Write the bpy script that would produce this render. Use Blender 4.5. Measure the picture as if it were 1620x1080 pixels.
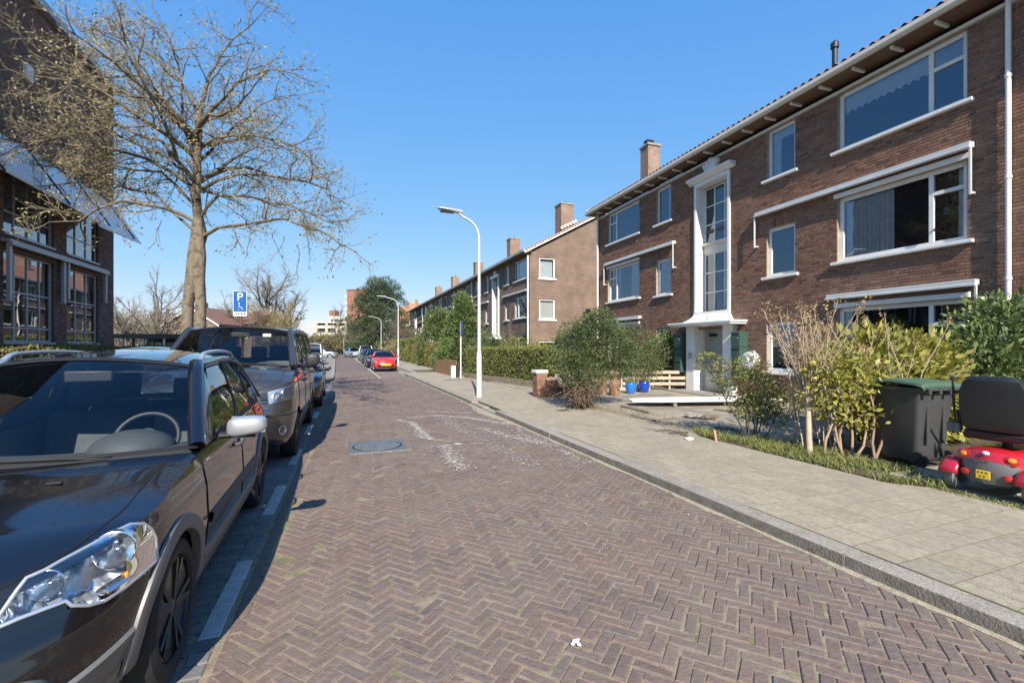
import bpy, bmesh, math, random
import numpy as np
from math import sin, cos, pi, radians, sqrt, atan2
from mathutils import Vector, Matrix

for _o in list(bpy.data.objects): bpy.data.objects.remove(_o)
SC = bpy.context.scene
COL = SC.collection
# ---------------------------------------------------------------- camera
F, CX, HY, CH = 720.0, 810.0, 548.0, 1.62        # focal length in photo pixels, principal x, horizon y, eye height
_c = bpy.data.cameras.new('camera'); CAM = bpy.data.objects.new('camera', _c); COL.objects.link(CAM)
_c.sensor_width = 36.0; _c.lens = 36.0*F/1620.0
_c.shift_y = (HY-540.0)/1620.0
_c.clip_start = 0.05; _c.clip_end = 4000
CAM.location = (0, 0, CH); CAM.rotation_euler = (pi/2, 0, 0)
SC.camera = CAM
# ---------------------------------------------------------------- sky and sun
SUN_EL = radians(36.0)
SH = Vector((-0.12, 0.993, 0)).normalized()        # where shadows fall on the ground
W = bpy.data.worlds.new('World'); SC.world = W; W.use_nodes = True
_nt = W.node_tree; _bg = _nt.nodes['Background']
_sky = _nt.nodes.new('ShaderNodeTexSky'); _sky.sky_type = 'NISHITA'; _sky.sun_disc = False
_sky.sun_elevation = SUN_EL
_sky.sun_rotation = atan2(-SH.x, -SH.y)            # measured clockwise from +Y
_sky.altitude = 0; _sky.air_density = 1.0; _sky.dust_density = 0.0; _sky.ozone_density = 2.6
# the camera's own rendering of a clear sky: each channel compressed the same way over the whole dome
_sep = _nt.nodes.new('ShaderNodeSeparateColor'); _cmb = _nt.nodes.new('ShaderNodeCombineColor'); _nt.links.new(_sky.outputs[0], _sep.inputs[0])
for _i, (_A, _g) in enumerate(((.42, .86), (.515, .50), (.74, .18))):
    _a = _nt.nodes.new('ShaderNodeMath'); _a.operation = 'MULTIPLY'; _a.inputs[1].default_value = .2122; _nt.links.new(_sep.outputs[_i], _a.inputs[0])
    _p = _nt.nodes.new('ShaderNodeMath'); _p.operation = 'POWER'; _p.inputs[1].default_value = _g; _nt.links.new(_a.outputs[0], _p.inputs[0])
    _b = _nt.nodes.new('ShaderNodeMath'); _b.operation = 'MULTIPLY'; _b.inputs[1].default_value = _A/1.516/.15; _nt.links.new(_p.outputs[0], _b.inputs[0]); _nt.links.new(_b.outputs[0], _cmb.inputs[_i])
_nt.links.new(_cmb.outputs[0], _bg.inputs[0]); _bg.inputs[1].default_value = 0.15
_sl = bpy.data.lights.new('sun', 'SUN'); SUN = bpy.data.objects.new('sun', _sl); COL.objects.link(SUN)
_sl.energy = 4.3; _sl.angle = radians(0.53); _sl.color = (1.0, 0.93, 0.82)
_d = Vector((SH.x*cos(SUN_EL), SH.y*cos(SUN_EL), -sin(SUN_EL)))
SUN.rotation_euler = _d.to_track_quat('-Z', 'Y').to_euler()
SC.view_settings.view_transform = 'Standard'; SC.view_settings.look = 'None'
SC.view_settings.gamma = 1.0; SC.view_settings.use_curve_mapping = False
SC.view_settings.exposure = 0.95
SC.render.engine = 'CYCLES'
SC.cycles.max_bounces = 8; SC.cycles.transparent_max_bounces = 24; SC.cycles.caustics_reflective = False; SC.cycles.caustics_refractive = False
SC.cycles.use_denoising = True
SC.cycles.sample_clamp_indirect = 6.0

# ---------------------------------------------------------------- street frame: s along the street, t to its right
TH = radians(20.8); CT, ST = cos(TH), sin(TH)
def st(s, t, z=0.0): return Vector((-ST*s + CT*t, CT*s + ST*t, z))
def to_st(X, Y): return (-ST*X + CT*Y, CT*X + ST*Y)
def gp(x, y, z=0.0):
    """ground point under a photo pixel, on level z"""
    Y = (CH-z)*F/(y-HY); return Vector(((x-CX)/F*Y, Y, z))
def at(x, y, Y): return Vector(((x-CX)/F*Y, Y, CH-(y-HY)/F*Y))

# ---------------------------------------------------------------- mesh helpers
class MB:
    def __init__(s): s.v=[]; s.f=[]; s.m=[]; s.t=[]
    def add(s, vs, fs, m=0, t=0.0):
        b=len(s.v); s.v.extend(tuple(p) for p in vs)
        for f in fs: s.f.append(tuple(i+b for i in f)); s.m.append(m); s.t.append(t)
        return s
    def box(s, a, b, m=0, t=0.0, M=None):
        x0,y0,z0=a; x1,y1,z1=b
        vs=[Vector(p) for p in ((x0,y0,z0),(x1,y0,z0),(x1,y1,z0),(x0,y1,z0),(x0,y0,z1),(x1,y0,z1),(x1,y1,z1),(x0,y1,z1))]
        if M is not None: vs=[M@p for p in vs]
        return s.add(vs,[(0,3,2,1),(4,5,6,7),(0,1,5,4),(1,2,6,5),(2,3,7,6),(3,0,4,7)],m,t)
    def bar(s, p, q, w, h, m=0, up=(0,0,1)):
        p=Vector(p); q=Vector(q); d=(q-p).normalized(); u=Vector(up)
        r=d.cross(u)
        if r.length<1e-4: r=d.cross(Vector((1,0,0)))
        r.normalize(); u=r.cross(d)
        vs=[]
        for e in (p,q):
            for i,j in ((-1,-1),(1,-1),(1,1),(-1,1)): vs.append(e+r*(w/2*i)+u*(h/2*j))
        return s.add(vs,[(0,1,2,3),(7,6,5,4),(0,4,5,1),(1,5,6,2),(2,6,7,3),(3,7,4,0)],m)
    def tube(s, pts, rad, n=8, m=0, caps=True, flat=1.0, t=0.0):
        pts=[Vector(p) for p in pts]; k=len(pts)
        if not hasattr(rad,'__len__'): rad=[rad]*k
        ref=None; rings=[]
        for i,p in enumerate(pts):
            d=(pts[min(i+1,k-1)]-pts[max(i-1,0)])
            if d.length<1e-9: d=Vector((0,0,1))
            d.normalize()
            if ref is None:
                ref=d.orthogonal().normalized() if abs(d.z)>.99 else d.cross(Vector((0,0,1))).normalized()
            ref=(ref-d*ref.dot(d))
            if ref.length<1e-6: ref=d.orthogonal()
            ref.normalize(); b=d.cross(ref)
            rings.append([p+(ref*cos(2*pi*j/n)+b*sin(2*pi*j/n)*flat)*rad[i] for j in range(n)])
        vs=[q for r in rings for q in r]; fs=[]
        for i in range(k-1):
            for j in range(n):
                a=i*n+j; c=i*n+(j+1)%n; fs.append((a,c,c+n,a+n))
        if caps: fs.append(tuple(range(n-1,-1,-1))); fs.append(tuple(range((k-1)*n,k*n)))
        return s.add(vs,fs,m,t)
    def lathe(s, prof, n=24, M=None, m=0, close=False):
        """prof: list of (r,z) turned about local z"""
        M=M or Matrix.Identity(4); vs=[]; fs=[]; k=len(prof)
        for r,z in prof:
            for j in range(n): vs.append(M@Vector((r*cos(2*pi*j/n), r*sin(2*pi*j/n), z)))
        for i in range(k-1):
            for j in range(n):
                a=i*n+j; c=i*n+(j+1)%n; fs.append((a,c,c+n,a+n))
        if not close:
            if prof[0][0]>1e-5: fs.append(tuple(range(n-1,-1,-1)))
            if prof[-1][0]>1e-5: fs.append(tuple(range((k-1)*n,k*n)))
        return s.add(vs,fs,m)
    def grid(s, P, m=0, flip=False, closed_u=False):
        """P[i][j] points"""
        ni=len(P); nj=len(P[0]); vs=[p for r in P for p in r]; fs=[]
        for i in range(ni-1 if not closed_u else ni):
            for j in range(nj-1):
                a=i*nj+j; b=((i+1)%ni)*nj+j
                fs.append((a,a+1,b+1,b) if flip else (a,b,b+1,a+1))
        return s.add(vs,fs,m)
    def prism(s, poly, vec, m=0):
        """planar polygon (3d points) pushed along vec"""
        n=len(poly); vec=Vector(vec); vs=[Vector(p) for p in poly]+[Vector(p)+vec for p in poly]
        fs=[tuple(range(n-1,-1,-1)),tuple(range(n,2*n))]+[(i,(i+1)%n,(i+1)%n+n,i+n) for i in range(n)]
        return s.add(vs,fs,m)
    def build(s, name, mats, parent=None, smooth=None, bevel=0, kind=None, loc=None):
        me=bpy.data.meshes.new(name); me.from_pydata(s.v,[],s.f)
        if not isinstance(mats,(list,tuple)): mats=[mats]
        for k in mats: me.materials.append(k)
        if any(s.m): me.polygons.foreach_set('material_index',s.m)
        if any(s.t):
            at_=me.attributes.new('tint','FLOAT','FACE'); at_.data.foreach_set('value',s.t)
        if smooth is not None:
            me.polygons.foreach_set('use_smooth',[True]*len(s.f))
            if smooth<179: me.set_sharp_from_angle(angle=radians(smooth))
        me.update()
        o=bpy.data.objects.new(name,me); COL.objects.link(o)
        if parent is not None: o.parent=parent
        if loc is not None: o.location=loc
        if bevel:
            b=o.modifiers.new('bevel','BEVEL'); b.width=bevel; b.segments=2; b.limit_method='ANGLE'; b.angle_limit=radians(40)
        if kind: o['kind']=kind
        return o
def np_mesh(name, V, Fq, mat, parent=None, tint=None, kind=None, smooth=False):
    """V (n,3) array, Fq (m,k) index array"""
    me=bpy.data.meshes.new(name); n=len(V); m,k=Fq.shape
    me.vertices.add(n); me.vertices.foreach_set('co',np.ascontiguousarray(V,dtype=np.float32).ravel())
    me.loops.add(m*k); me.loops.foreach_set('vertex_index',Fq.astype(np.int32).ravel())
    me.polygons.add(m); me.polygons.foreach_set('loop_start',np.arange(0,m*k,k,dtype=np.int32))
    if smooth: me.polygons.foreach_set('use_smooth',np.ones(m,dtype=bool))
    me.update(calc_edges=True)
    if tint is not None:
        a=me.attributes.new('tint','FLOAT','FACE'); a.data.foreach_set('value',np.asarray(tint,dtype=np.float32))
    me.materials.append(mat)
    o=bpy.data.objects.new(name,me); COL.objects.link(o)
    if parent is not None: o.parent=parent
    if kind: o['kind']=kind
    return o
def thing(name,label,cat,loc=(0,0,0),rz=0.0,group=None):
    o=bpy.data.objects.new(name,None); COL.objects.link(o); o.location=loc; o.rotation_euler=(0,0,rz)
    o.empty_display_size=.2
    return tag(o,label,cat,group)
def tag(o,label,cat,group=None,kind=None):
    o['label']=label; o['category']=cat
    if group: o['group']=group
    if kind: o['kind']=kind
    return o
def struct(o,label=None):
    o['kind']='structure'
    if label: o['label']=label
    return o
def copy_tree(o,parent=None):
    c=o.copy(); COL.objects.link(c); c.parent=parent
    for ch in list(o.children): copy_tree(ch,c)
    return c
def Rz(a): return Matrix.Rotation(a,4,'Z')
def Tr(*p): return Matrix.Translation(Vector(p))

# ---------------------------------------------------------------- materials
MATS={}
def pmat(name, col, rough=.6, metal=0.0, var=.12, vs=6.0, bump=0.0, bs=60.0, coat=0.0, spec=.5, col2=None, c2s=3.0, c2lo=.45, c2hi=.6, trans=0.0, sub=0.0, emit=None, world=False):
    if name in MATS: return MATS[name]
    m=bpy.data.materials.new(name); m.use_nodes=True; nt=m.node_tree; N=nt.nodes; L=nt.links
    p=N['Principled BSDF']; p.inputs['Roughness'].default_value=rough; p.inputs['Metallic'].default_value=metal
    p.inputs['Specular IOR Level'].default_value=spec; p.inputs['Coat Weight'].default_value=coat; p.inputs['Coat Roughness'].default_value=.03
    p.inputs['Base Color'].default_value=(*col,1)
    tc=N.new('ShaderNodeTexCoord')
    if world:
        g=N.new('ShaderNodeNewGeometry'); src=g.outputs['Position']
    else: src=tc.outputs['Object']
    out=None
    if col2 is not None:
        n2=N.new('ShaderNodeTexNoise'); n2.inputs['Scale'].default_value=c2s; n2.inputs['Detail'].default_value=6; L.new(src,n2.inputs['Vector'])
        r=N.new('ShaderNodeMapRange'); r.inputs[1].default_value=c2lo; r.inputs[2].default_value=c2hi; L.new(n2.outputs['Fac'],r.inputs[0])
        mx=N.new('ShaderNodeMix'); mx.data_type='RGBA'; mx.inputs[6].default_value=(*col,1); mx.inputs[7].default_value=(*col2,1); L.new(r.outputs[0],mx.inputs[0]); out=mx.outputs[2]
    if var:
        n=N.new('ShaderNodeTexNoise'); n.inputs['Scale'].default_value=vs; n.inputs['Detail'].default_value=5; L.new(src,n.inputs['Vector'])
        r=N.new('ShaderNodeMapRange'); r.inputs[1].default_value=.25; r.inputs[2].default_value=.75; r.inputs[3].default_value=1-var; r.inputs[4].default_value=1+var; L.new(n.outputs['Fac'],r.inputs[0])
        mx=N.new('ShaderNodeMix'); mx.data_type='RGBA'; mx.blend_type='MULTIPLY'; mx.inputs[0].default_value=1
        if out is None: mx.inputs[6].default_value=(*col,1)
        else: L.new(out,mx.inputs[6])
        L.new(r.outputs[0],mx.inputs[7]); out=mx.outputs[2]
    if out is not None: L.new(out,p.inputs['Base Color'])
    if bump:
        n=N.new('ShaderNodeTexNoise'); n.inputs['Scale'].default_value=bs; n.inputs['Detail'].default_value=4; L.new(src,n.inputs['Vector'])
        b=N.new('ShaderNodeBump'); b.inputs['Strength'].default_value=bump; b.inputs['Distance'].default_value=.01; L.new(n.outputs['Fac'],b.inputs['Height']); L.new(b.outputs[0],p.inputs['Normal'])
    if trans: p.inputs['Transmission Weight'].default_value=trans
    if sub:
        p.inputs['Subsurface Weight'].default_value=sub
    if emit: p.inputs['Emission Color'].default_value=(*emit[:3],1); p.inputs['Emission Strength'].default_value=emit[3]
    MATS[name]=m; return m
def tintmat(name, ramp, rough=.8, bump=.3, bs=40.0, spec=.3, var=.15, vs=12.0, translucent=0.0, stain=None, gloss_var=0):
    """colour picked from a ramp by the face attribute 'tint' plus the object's own random number"""
    m=bpy.data.materials.new(name); m.use_nodes=True; nt=m.node_tree; N=nt.nodes; L=nt.links
    p=N['Principled BSDF']; p.inputs['Roughness'].default_value=rough; p.inputs['Specular IOR Level'].default_value=spec
    a=N.new('ShaderNodeAttribute'); a.attribute_name='tint'
    oi=N.new('ShaderNodeObjectInfo')
    ad=N.new('ShaderNodeMath'); ad.operation='ADD'; L.new(a.outputs['Fac'],ad.inputs[0]); L.new(oi.outputs['Random'],ad.inputs[1])
    fr=N.new('ShaderNodeMath'); fr.operation='FRACT'; L.new(ad.outputs[0],fr.inputs[0])
    cr=N.new('ShaderNodeValToRGB'); el=cr.color_ramp.elements
    while len(el)<len(ramp): el.new(.5)
    for i,c in enumerate(ramp):
        el[i].position=i/(len(ramp)-1); el[i].color=(*c,1)
    L.new(fr.outputs[0],cr.inputs[0])
    g=N.new('ShaderNodeNewGeometry')
    n=N.new('ShaderNodeTexNoise'); n.inputs['Scale'].default_value=vs; n.inputs['Detail'].default_value=6; L.new(g.outputs['Position'],n.inputs['Vector'])
    r=N.new('ShaderNodeMapRange'); r.inputs[1].default_value=.25; r.inputs[2].default_value=.75; r.inputs[3].default_value=1-var; r.inputs[4].default_value=1+var; L.new(n.outputs['Fac'],r.inputs[0])
    mx=N.new('ShaderNodeMix'); mx.data_type='RGBA'; mx.blend_type='MULTIPLY'; mx.inputs[0].default_value=1; L.new(cr.outputs[0],mx.inputs[6]); L.new(r.outputs[0],mx.inputs[7])
    out=mx.outputs[2]
    if stain:
        n2=N.new('ShaderNodeTexNoise'); n2.inputs['Scale'].default_value=stain[1]; n2.inputs['Detail'].default_value=8; n2.inputs['Roughness'].default_value=.65; L.new(g.outputs['Position'],n2.inputs['Vector'])
        r2=N.new('ShaderNodeMapRange'); r2.inputs[1].default_value=stain[2]; r2.inputs[2].default_value=stain[3]; r2.inputs[4].default_value=stain[4]; L.new(n2.outputs['Fac'],r2.inputs[0])
        m2=N.new('ShaderNodeMix'); m2.data_type='RGBA'; L.new(r2.outputs[0],m2.inputs[0]); L.new(out,m2.inputs[6]); m2.inputs[7].default_value=(*stain[0],1); out=m2.outputs[2]
    L.new(out,p.inputs['Base Color'])
    if bump:
        nb=N.new('ShaderNodeTexNoise'); nb.inputs['Scale'].default_value=bs; nb.inputs['Detail'].default_value=5; L.new(g.outputs['Position'],nb.inputs['Vector'])
        b=N.new('ShaderNodeBump'); b.inputs['Strength'].default_value=bump; b.inputs['Distance'].default_value=.01; L.new(nb.outputs['Fac'],b.inputs['Height']); L.new(b.outputs[0],p.inputs['Normal'])
    if translucent:
        tr=N.new('ShaderNodeBsdfTranslucent'); L.new(out,tr.inputs['Color']); ms=N.new('ShaderNodeMixShader'); ms.inputs[0].default_value=translucent
        L.new(p.outputs[0],ms.inputs[1]); L.new(tr.outputs[0],ms.inputs[2]); L.new(ms.outputs[0],N['Material Output'].inputs['Surface'])
    MATS[name]=m; return m
def glassmat(name, tint=(.75,.8,.82), base=.06, rough=.0, wav=0.0, refl=(1,1,1), ior=1.5):
    m=bpy.data.materials.new(name); m.use_nodes=True; nt=m.node_tree; N=nt.nodes; L=nt.links
    N.remove(N['Principled BSDF'])
    fr=N.new('ShaderNodeFresnel'); fr.inputs[0].default_value=ior
    ma=N.new('ShaderNodeMath'); ma.operation='MULTIPLY_ADD'; ma.inputs[1].default_value=1.0-base; ma.inputs[2].default_value=base; L.new(fr.outputs[0],ma.inputs[0])
    t=N.new('ShaderNodeBsdfTransparent'); t.inputs[0].default_value=(*tint,1)
    g=N.new('ShaderNodeBsdfGlossy'); g.inputs['Roughness'].default_value=rough; g.inputs['Color'].default_value=(*refl,1)
    if wav:
        tc=N.new('ShaderNodeTexCoord'); n=N.new('ShaderNodeTexNoise'); n.inputs['Scale'].default_value=1.3; L.new(tc.outputs['Object'],n.inputs['Vector'])
        b=N.new('ShaderNodeBump'); b.inputs['Strength'].default_value=wav; b.inputs['Distance'].default_value=.02; L.new(n.outputs['Fac'],b.inputs['Height']); L.new(b.outputs[0],g.inputs['Normal'])
    ms=N.new('ShaderNodeMixShader'); L.new(ma.outputs[0],ms.inputs[0]); L.new(t.outputs[0],ms.inputs[1]); L.new(g.outputs[0],ms.inputs[2])
    L.new(ms.outputs[0],N['Material Output'].inputs['Surface'])
    MATS[name]=m; return m
def brickmat(name, c1, c2, mortar, scale=1.0, bw=.22, bh=.0625, rough=.85, bump=.4):
    """brick courses as a material, for walls too far off to tell bricks apart; wall axes from the object's own frame"""
    m=bpy.data.materials.new(name); m.use_nodes=True; nt=m.node_tree; N=nt.nodes; L=nt.links
    p=N['Principled BSDF']; p.inputs['Roughness'].default_value=rough; p.inputs['Specular IOR Level'].default_value=.2
    tc=N.new('ShaderNodeTexCoord'); sx=N.new('ShaderNodeSeparateXYZ'); L.new(tc.outputs['Object'],sx.inputs[0])
    sn=N.new('ShaderNodeSeparateXYZ'); L.new(tc.outputs['Normal'],sn.inputs[0])
    ab=N.new('ShaderNodeMath'); ab.operation='ABSOLUTE'; L.new(sn.outputs[0],ab.inputs[0])
    gt=N.new('ShaderNodeMath'); gt.operation='GREATER_THAN'; gt.inputs[1].default_value=.6; L.new(ab.outputs[0],gt.inputs[0])
    mf=N.new('ShaderNodeMix'); mf.data_type='FLOAT'; L.new(gt.outputs[0],mf.inputs[0]); L.new(sx.outputs[0],mf.inputs[2]); L.new(sx.outputs[1],mf.inputs[3])
    cb=N.new('ShaderNodeCombineXYZ'); L.new(mf.outputs[0],cb.inputs[0]); L.new(sx.outputs[2],cb.inputs[1])
    b=N.new('ShaderNodeTexBrick'); b.inputs['Scale'].default_value=scale; b.inputs['Brick Width'].default_value=bw; b.inputs['Row Height'].default_value=bh
    b.inputs['Mortar Size'].default_value=.006; b.inputs['Color1'].default_value=(*c1,1); b.inputs['Color2'].default_value=(*c2,1); b.inputs['Mortar'].default_value=(*mortar,1)
    L.new(cb.outputs[0],b.inputs['Vector'])
    n=N.new('ShaderNodeTexNoise'); n.inputs['Scale'].default_value=1.2; n.inputs['Detail'].default_value=8; L.new(tc.outputs['Object'],n.inputs['Vector'])
    r=N.new('ShaderNodeMapRange'); r.inputs[1].default_value=.3; r.inputs[2].default_value=.7; r.inputs[3].default_value=.8; r.inputs[4].default_value=1.2; L.new(n.outputs['Fac'],r.inputs[0])
    mx=N.new('ShaderNodeMix'); mx.data_type='RGBA'; mx.blend_type='MULTIPLY'; mx.inputs[0].default_value=1; L.new(b.outputs[0],mx.inputs[6]); L.new(r.outputs[0],mx.inputs[7])
    L.new(mx.outputs[2],p.inputs['Base Color'])
    bp=N.new('ShaderNodeBump'); bp.inputs['Strength'].default_value=bump; bp.inputs['Distance'].default_value=.01; bp.invert=True; L.new(b.outputs['Fac'],bp.inputs['Height']); L.new(bp.outputs[0],p.inputs['Normal'])
    MATS[name]=m; return m

M_white=pmat('white_paint',(.78,.77,.74),.45,var=.05,vs=3,bump=.05,bs=30)
M_whiteold=pmat('weathered_white_paint',(.7,.68,.63),.6,var=.12,vs=4,bump=.1,bs=40)
M_alu=pmat('grey_painted_metal',(.46,.47,.48),.45,.3,var=.06)
M_galv=pmat('light_grey_pole_paint',(.56,.56,.55),.4,.0,var=.06,vs=2)
M_dark=pmat('dark_plastic',(.022,.022,.024),.5,var=.1)
M_black=pmat('matt_black',(.01,.01,.011),.7,var=.1)
M_rubber=pmat('tyre_rubber',(.018,.018,.019),.75,var=.2,vs=20,bump=.2,bs=90)
M_chrome=pmat('chrome',(.85,.86,.88),.08,1.0,var=0)
M_silver=pmat('silver_plastic_paint',(.55,.56,.58),.28,.6,var=.03,coat=.3)
M_glass=glassmat('window_glass',(.86,.89,.9),.12,0,.05,(.78,.88,1.0))
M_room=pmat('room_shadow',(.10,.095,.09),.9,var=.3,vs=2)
M_curtain=pmat('curtain_cloth',(.8,.83,.84),.85,var=.08,bump=.2,bs=30)
M_blind=pmat('cream_blind_cloth',(.85,.83,.76),.8,var=.05)
M_soil=pmat('dark_soil',(.075,.055,.04),.95,var=.35,vs=9,bump=.8,bs=30,world=True)
M_fascia=pmat('cream_white_fascia',(.68,.65,.58),.5,var=.08,vs=2)
M_zinc=pmat('zinc_gutter',(.4,.4,.41),.5,.4,var=.15,vs=2)
# ================================================================ GROUND, ROAD, PAVEMENTS
rng=random.Random(7)
g=MB(); R=1600; n=48
g.add([(0,0,-.06)]+[(R*cos(2*pi*i/n),R*sin(2*pi*i/n),-.06) for i in range(n)],[(0,1+i,1+(i+1)%n) for i in range(n)])
GROUND=struct(g.build('ground',pmat('ground_earth',(.10,.095,.05),.95,var=.3,vs=.6,bump=.5,bs=3,col2=(.07,.1,.035),c2s=.15,world=True)))
def strip(name,mat,poly,z,thick=0.0):
    m=MB(); k=len(poly); v=[st(s,t,z) for s,t in poly]
    if thick:
        v2=[st(s,t,z-thick) for s,t in poly]
        m.add(v+v2,[tuple(range(k))]+[(i,i+k,(i+1)%k+k,(i+1)%k) for i in range(k)])
    else: m.add(v,[tuple(range(k))])
    return m.build(name,mat)
def tl(s):      # left edge of the carriageway (inner side of the parking line)
    return -.65+.0185*s if s<22 else -.243
TR=3.45
M_road=tintmat('road_clinker',[(0.154,0.111,0.093),(0.178,0.128,0.106),(0.162,0.121,0.104),(0.182,0.127,0.103),(0.14,0.105,0.092),(0.171,0.13,0.111),(0.166,0.116,0.094),(0.151,0.118,0.105),(0.187,0.138,0.116)],rough=.8,bump=.5,bs=45,var=.22,vs=26,stain=((.22,.175,.135),1.3,.45,.75,.6))
M_sand=pmat('joint_sand',(.25,.20,.135),.95,var=.3,vs=14,bump=.6,bs=70,col2=(.16,.16,.07),c2s=5,c2lo=.52,c2hi=.66,world=True)
M_roadfar=tintmat('road_clinker_far',[(0.162,0.119,0.101),(0.175,0.128,0.108)],rough=.85,bump=.5,bs=14,var=.15,vs=2,stain=((.25,.21,.18),.5,.5,.75,.5))
ROAD=struct(strip('road',M_sand,[(-8,tl(-8)),(-8,TR+.02),(32,TR+.02),(32,tl(32))],-.006))
struct(strip('road_far',M_roadfar,[(30.5,tl(32)-.3),(30.5,1.95),(70,1.95),(150,3.5),(150,-1.2),(70,-.5)],-.004),)
# --- herringbone clinker bricks, 45 degrees to the street
L_,W_=.204,.0725
def brick_mesh(l,w,h=.0,b=.006,j=.0034):
    a=l/2-j; c=w/2-j
    vs=[(-a,-c,-.02),(a,-c,-.02),(a,c,-.02),(-a,c,-.02),(-a,-c,-.005),(a,-c,-.005),(a,c,-.005),(-a,c,-.005),(-a+b,-c+b,0),(a-b,-c+b,0),(a-b,c-b,0),(-a+b,c-b,0)]
    fs=[(8,9,10,11)]+[(4+i,4+(i+1)%4,8+(i+1)%4,8+i) for i in range(4)]+[(i,(i+1)%4,4+(i+1)%4,4+i) for i in range(4)]
    return vs,fs
_bv,_bf=brick_mesh(L_,W_)
_bv=[Vector(p) for p in _bv]
ang=TH+pi/4+radians(-4)
e1=Vector((cos(ang),sin(ang))); e2=Vector((-sin(ang),cos(ang)))
cands=[]
N1=540
for i in range(-N1,N1):
    for j in range(-125,125):
        for kind in (0,1):
            bx=i*W_+j*L_; by=i*W_-j*L_
            if kind==0: c=(bx+L_/2,by+W_/2); r=0
            else: c=(bx+W_/2,by+W_+L_/2); r=pi/2
            p=e1*c[0]+e2*c[1]
            s,t=to_st(p.x,p.y)
            if s<-1.5 or s>31.5 or t<tl(s)+.1 or t>TR-.05: continue
            if p.y<.9: continue
            if abs(p.x)>p.y*1.25+.4: continue
            cands.append((p.x,p.y,r))
# manhole sits in the bricks
MH=gp(597,706); MHS=.44
cands=[c for c in cands if not (abs((Vector((c[0],c[1],0))-MH).dot(Vector((CT,ST,0))))<MHS-.02 and abs((Vector((c[0],c[1],0))-MH).dot(Vector((-ST,CT,0))))<MHS-.02)]
def depth_key(c):
    x,y,_=c
    px=CX+F*x/y; py=HY+F*CH/y
    inside=(-10<px<1630) and py<1095
    tt=to_st(x,y)[1]
    return (0 if inside and tt>tl(0)+.2 else 1, y)
cands.sort(key=depth_key)
rb=MB()
one=None
def jit():
    return Matrix.Rotation(rng.gauss(0,.032),4,'Z')@Matrix.Rotation(rng.gauss(0,.026),4,'X')@Matrix.Rotation(rng.gauss(0,.012),4,'Y')
for k,(x,y,r) in enumerate(cands):
    M=Tr(x+rng.gauss(0,.003),y+rng.gauss(0,.003),rng.gauss(0,.0026)+0)@Rz(ang+r)@jit()
    if k<300:
        if one is None:
            m=MB().add(_bv,_bf); one=m.build('brick',M_road,ROAD); o=one
        else:
            o=one.copy(); COL.objects.link(o); o.name='brick'; o.parent=ROAD
        o.matrix_local=M@Matrix.Diagonal((1+rng.gauss(-.004,.016),1+rng.gauss(-.01,.04),1,1))
    else:
        M=M@Matrix.Diagonal((1+rng.gauss(-.004,.016),1+rng.gauss(-.01,.04),1,1))
        rb.add([M@p for p in _bv],_bf[:5] if y>5 else _bf,0,rng.random())
rb.build('brick_field',M_road,ROAD,kind='stuff')
# --- long border course left of the carriageway and the parking bay
M_bay=tintmat('grey_concrete_block',[(.13,.125,.12),(.17,.165,.155),(.15,.14,.13),(.19,.18,.17)],rough=.9,bump=.4,bs=60,var=.2,vs=9)
BAY=struct(strip('parking_bay',M_sand,[(-8,-3.2),(-8,tl(-8)),(22,tl(22)),(22,-3.2)],-.014))
bm=MB(); singles=[]
def block(s,t,ls,lt,z=0,b=.006,j=.004,tilt=1.0):
    a=ls/2-j; c=lt/2-j
    P=[(-a,-c,-.02),(a,-c,-.02),(a,c,-.02),(-a,c,-.02),(-a,-c,-.005),(a,-c,-.005),(a,c,-.005),(-a,c,-.005),(-a+b,-c+b,0),(a-b,-c+b,0),(a-b,c-b,0),(-a+b,c-b,0)]
    tl_=rng.gauss(0,.01)*tilt; tt_=rng.gauss(0,.012)*tilt
    return [st(s+p[0],t+p[1],z+p[2]+p[0]*tl_+p[1]*tt_) for p in P]
_ff=[(8,11,10,9)]+[(4+i,8+i,8+(i+1)%4,4+(i+1)%4) for i in range(4)]+[(i,4+i,4+(i+1)%4,(i+1)%4) for i in range(4)]
s=-1.0; row=0
while s<21.6:
    tt=tl(s)-.17
    off=.1 if row%2 else 0
    q=tt-.1+off*.5
    k=0
    while q>-3.0:
        if -.1<s<16 and q>-1.3 and len(singles)<280: singles.append((s,q,.105,.21))
        else: bm.add(block(s,q,.105,.21,rng.gauss(0,.0015)),_ff,0,rng.random())
        q-=.21
    s+=.105; row+=1
for sg in singles:
    MB().add(block(*sg,rng.gauss(0,.0015)),_ff).build('paving_block',M_bay,BAY)
bm.build('block_field',M_bay,BAY,kind='stuff')
M_whiteblock=tintmat('white_marking_block',[(0.363,0.356,0.343),(0.436,0.429,0.409),(0.396,0.383,0.363)],rough=.8,bump=.4,bs=60,var=.2,vs=14)
border=MB()
s=-1.0
while s<21.5:
    d=(s-2.72)%2.06
    white=d<1.0
    if white and s<14:
        MB().add(block(s+.165,tl(s)-.085,.33,.115,.003),_ff).build('white_marking_block',M_whiteblock,BAY)
    else:
        m_=M_whiteblock if white else M_bay
        for q in range(3 if not white else 1):
            w=.33 if white else .11
            MB().add(block(s+w/2+q*w,tl(s)-.085,w,.115,.001),_ff).build('white_marking_block' if white else 'border_block',m_,BAY)
    # stretcher course of clinkers next to the line
    for q in range(2): MB() if False else border.add(block(s+.083+.165*q,tl(s)+.048,.165,.085,rng.gauss(0,.0015)),_ff,0,rng.random())
    s+=.33
border.build('border_course',M_road,ROAD,kind='stuff')
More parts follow.
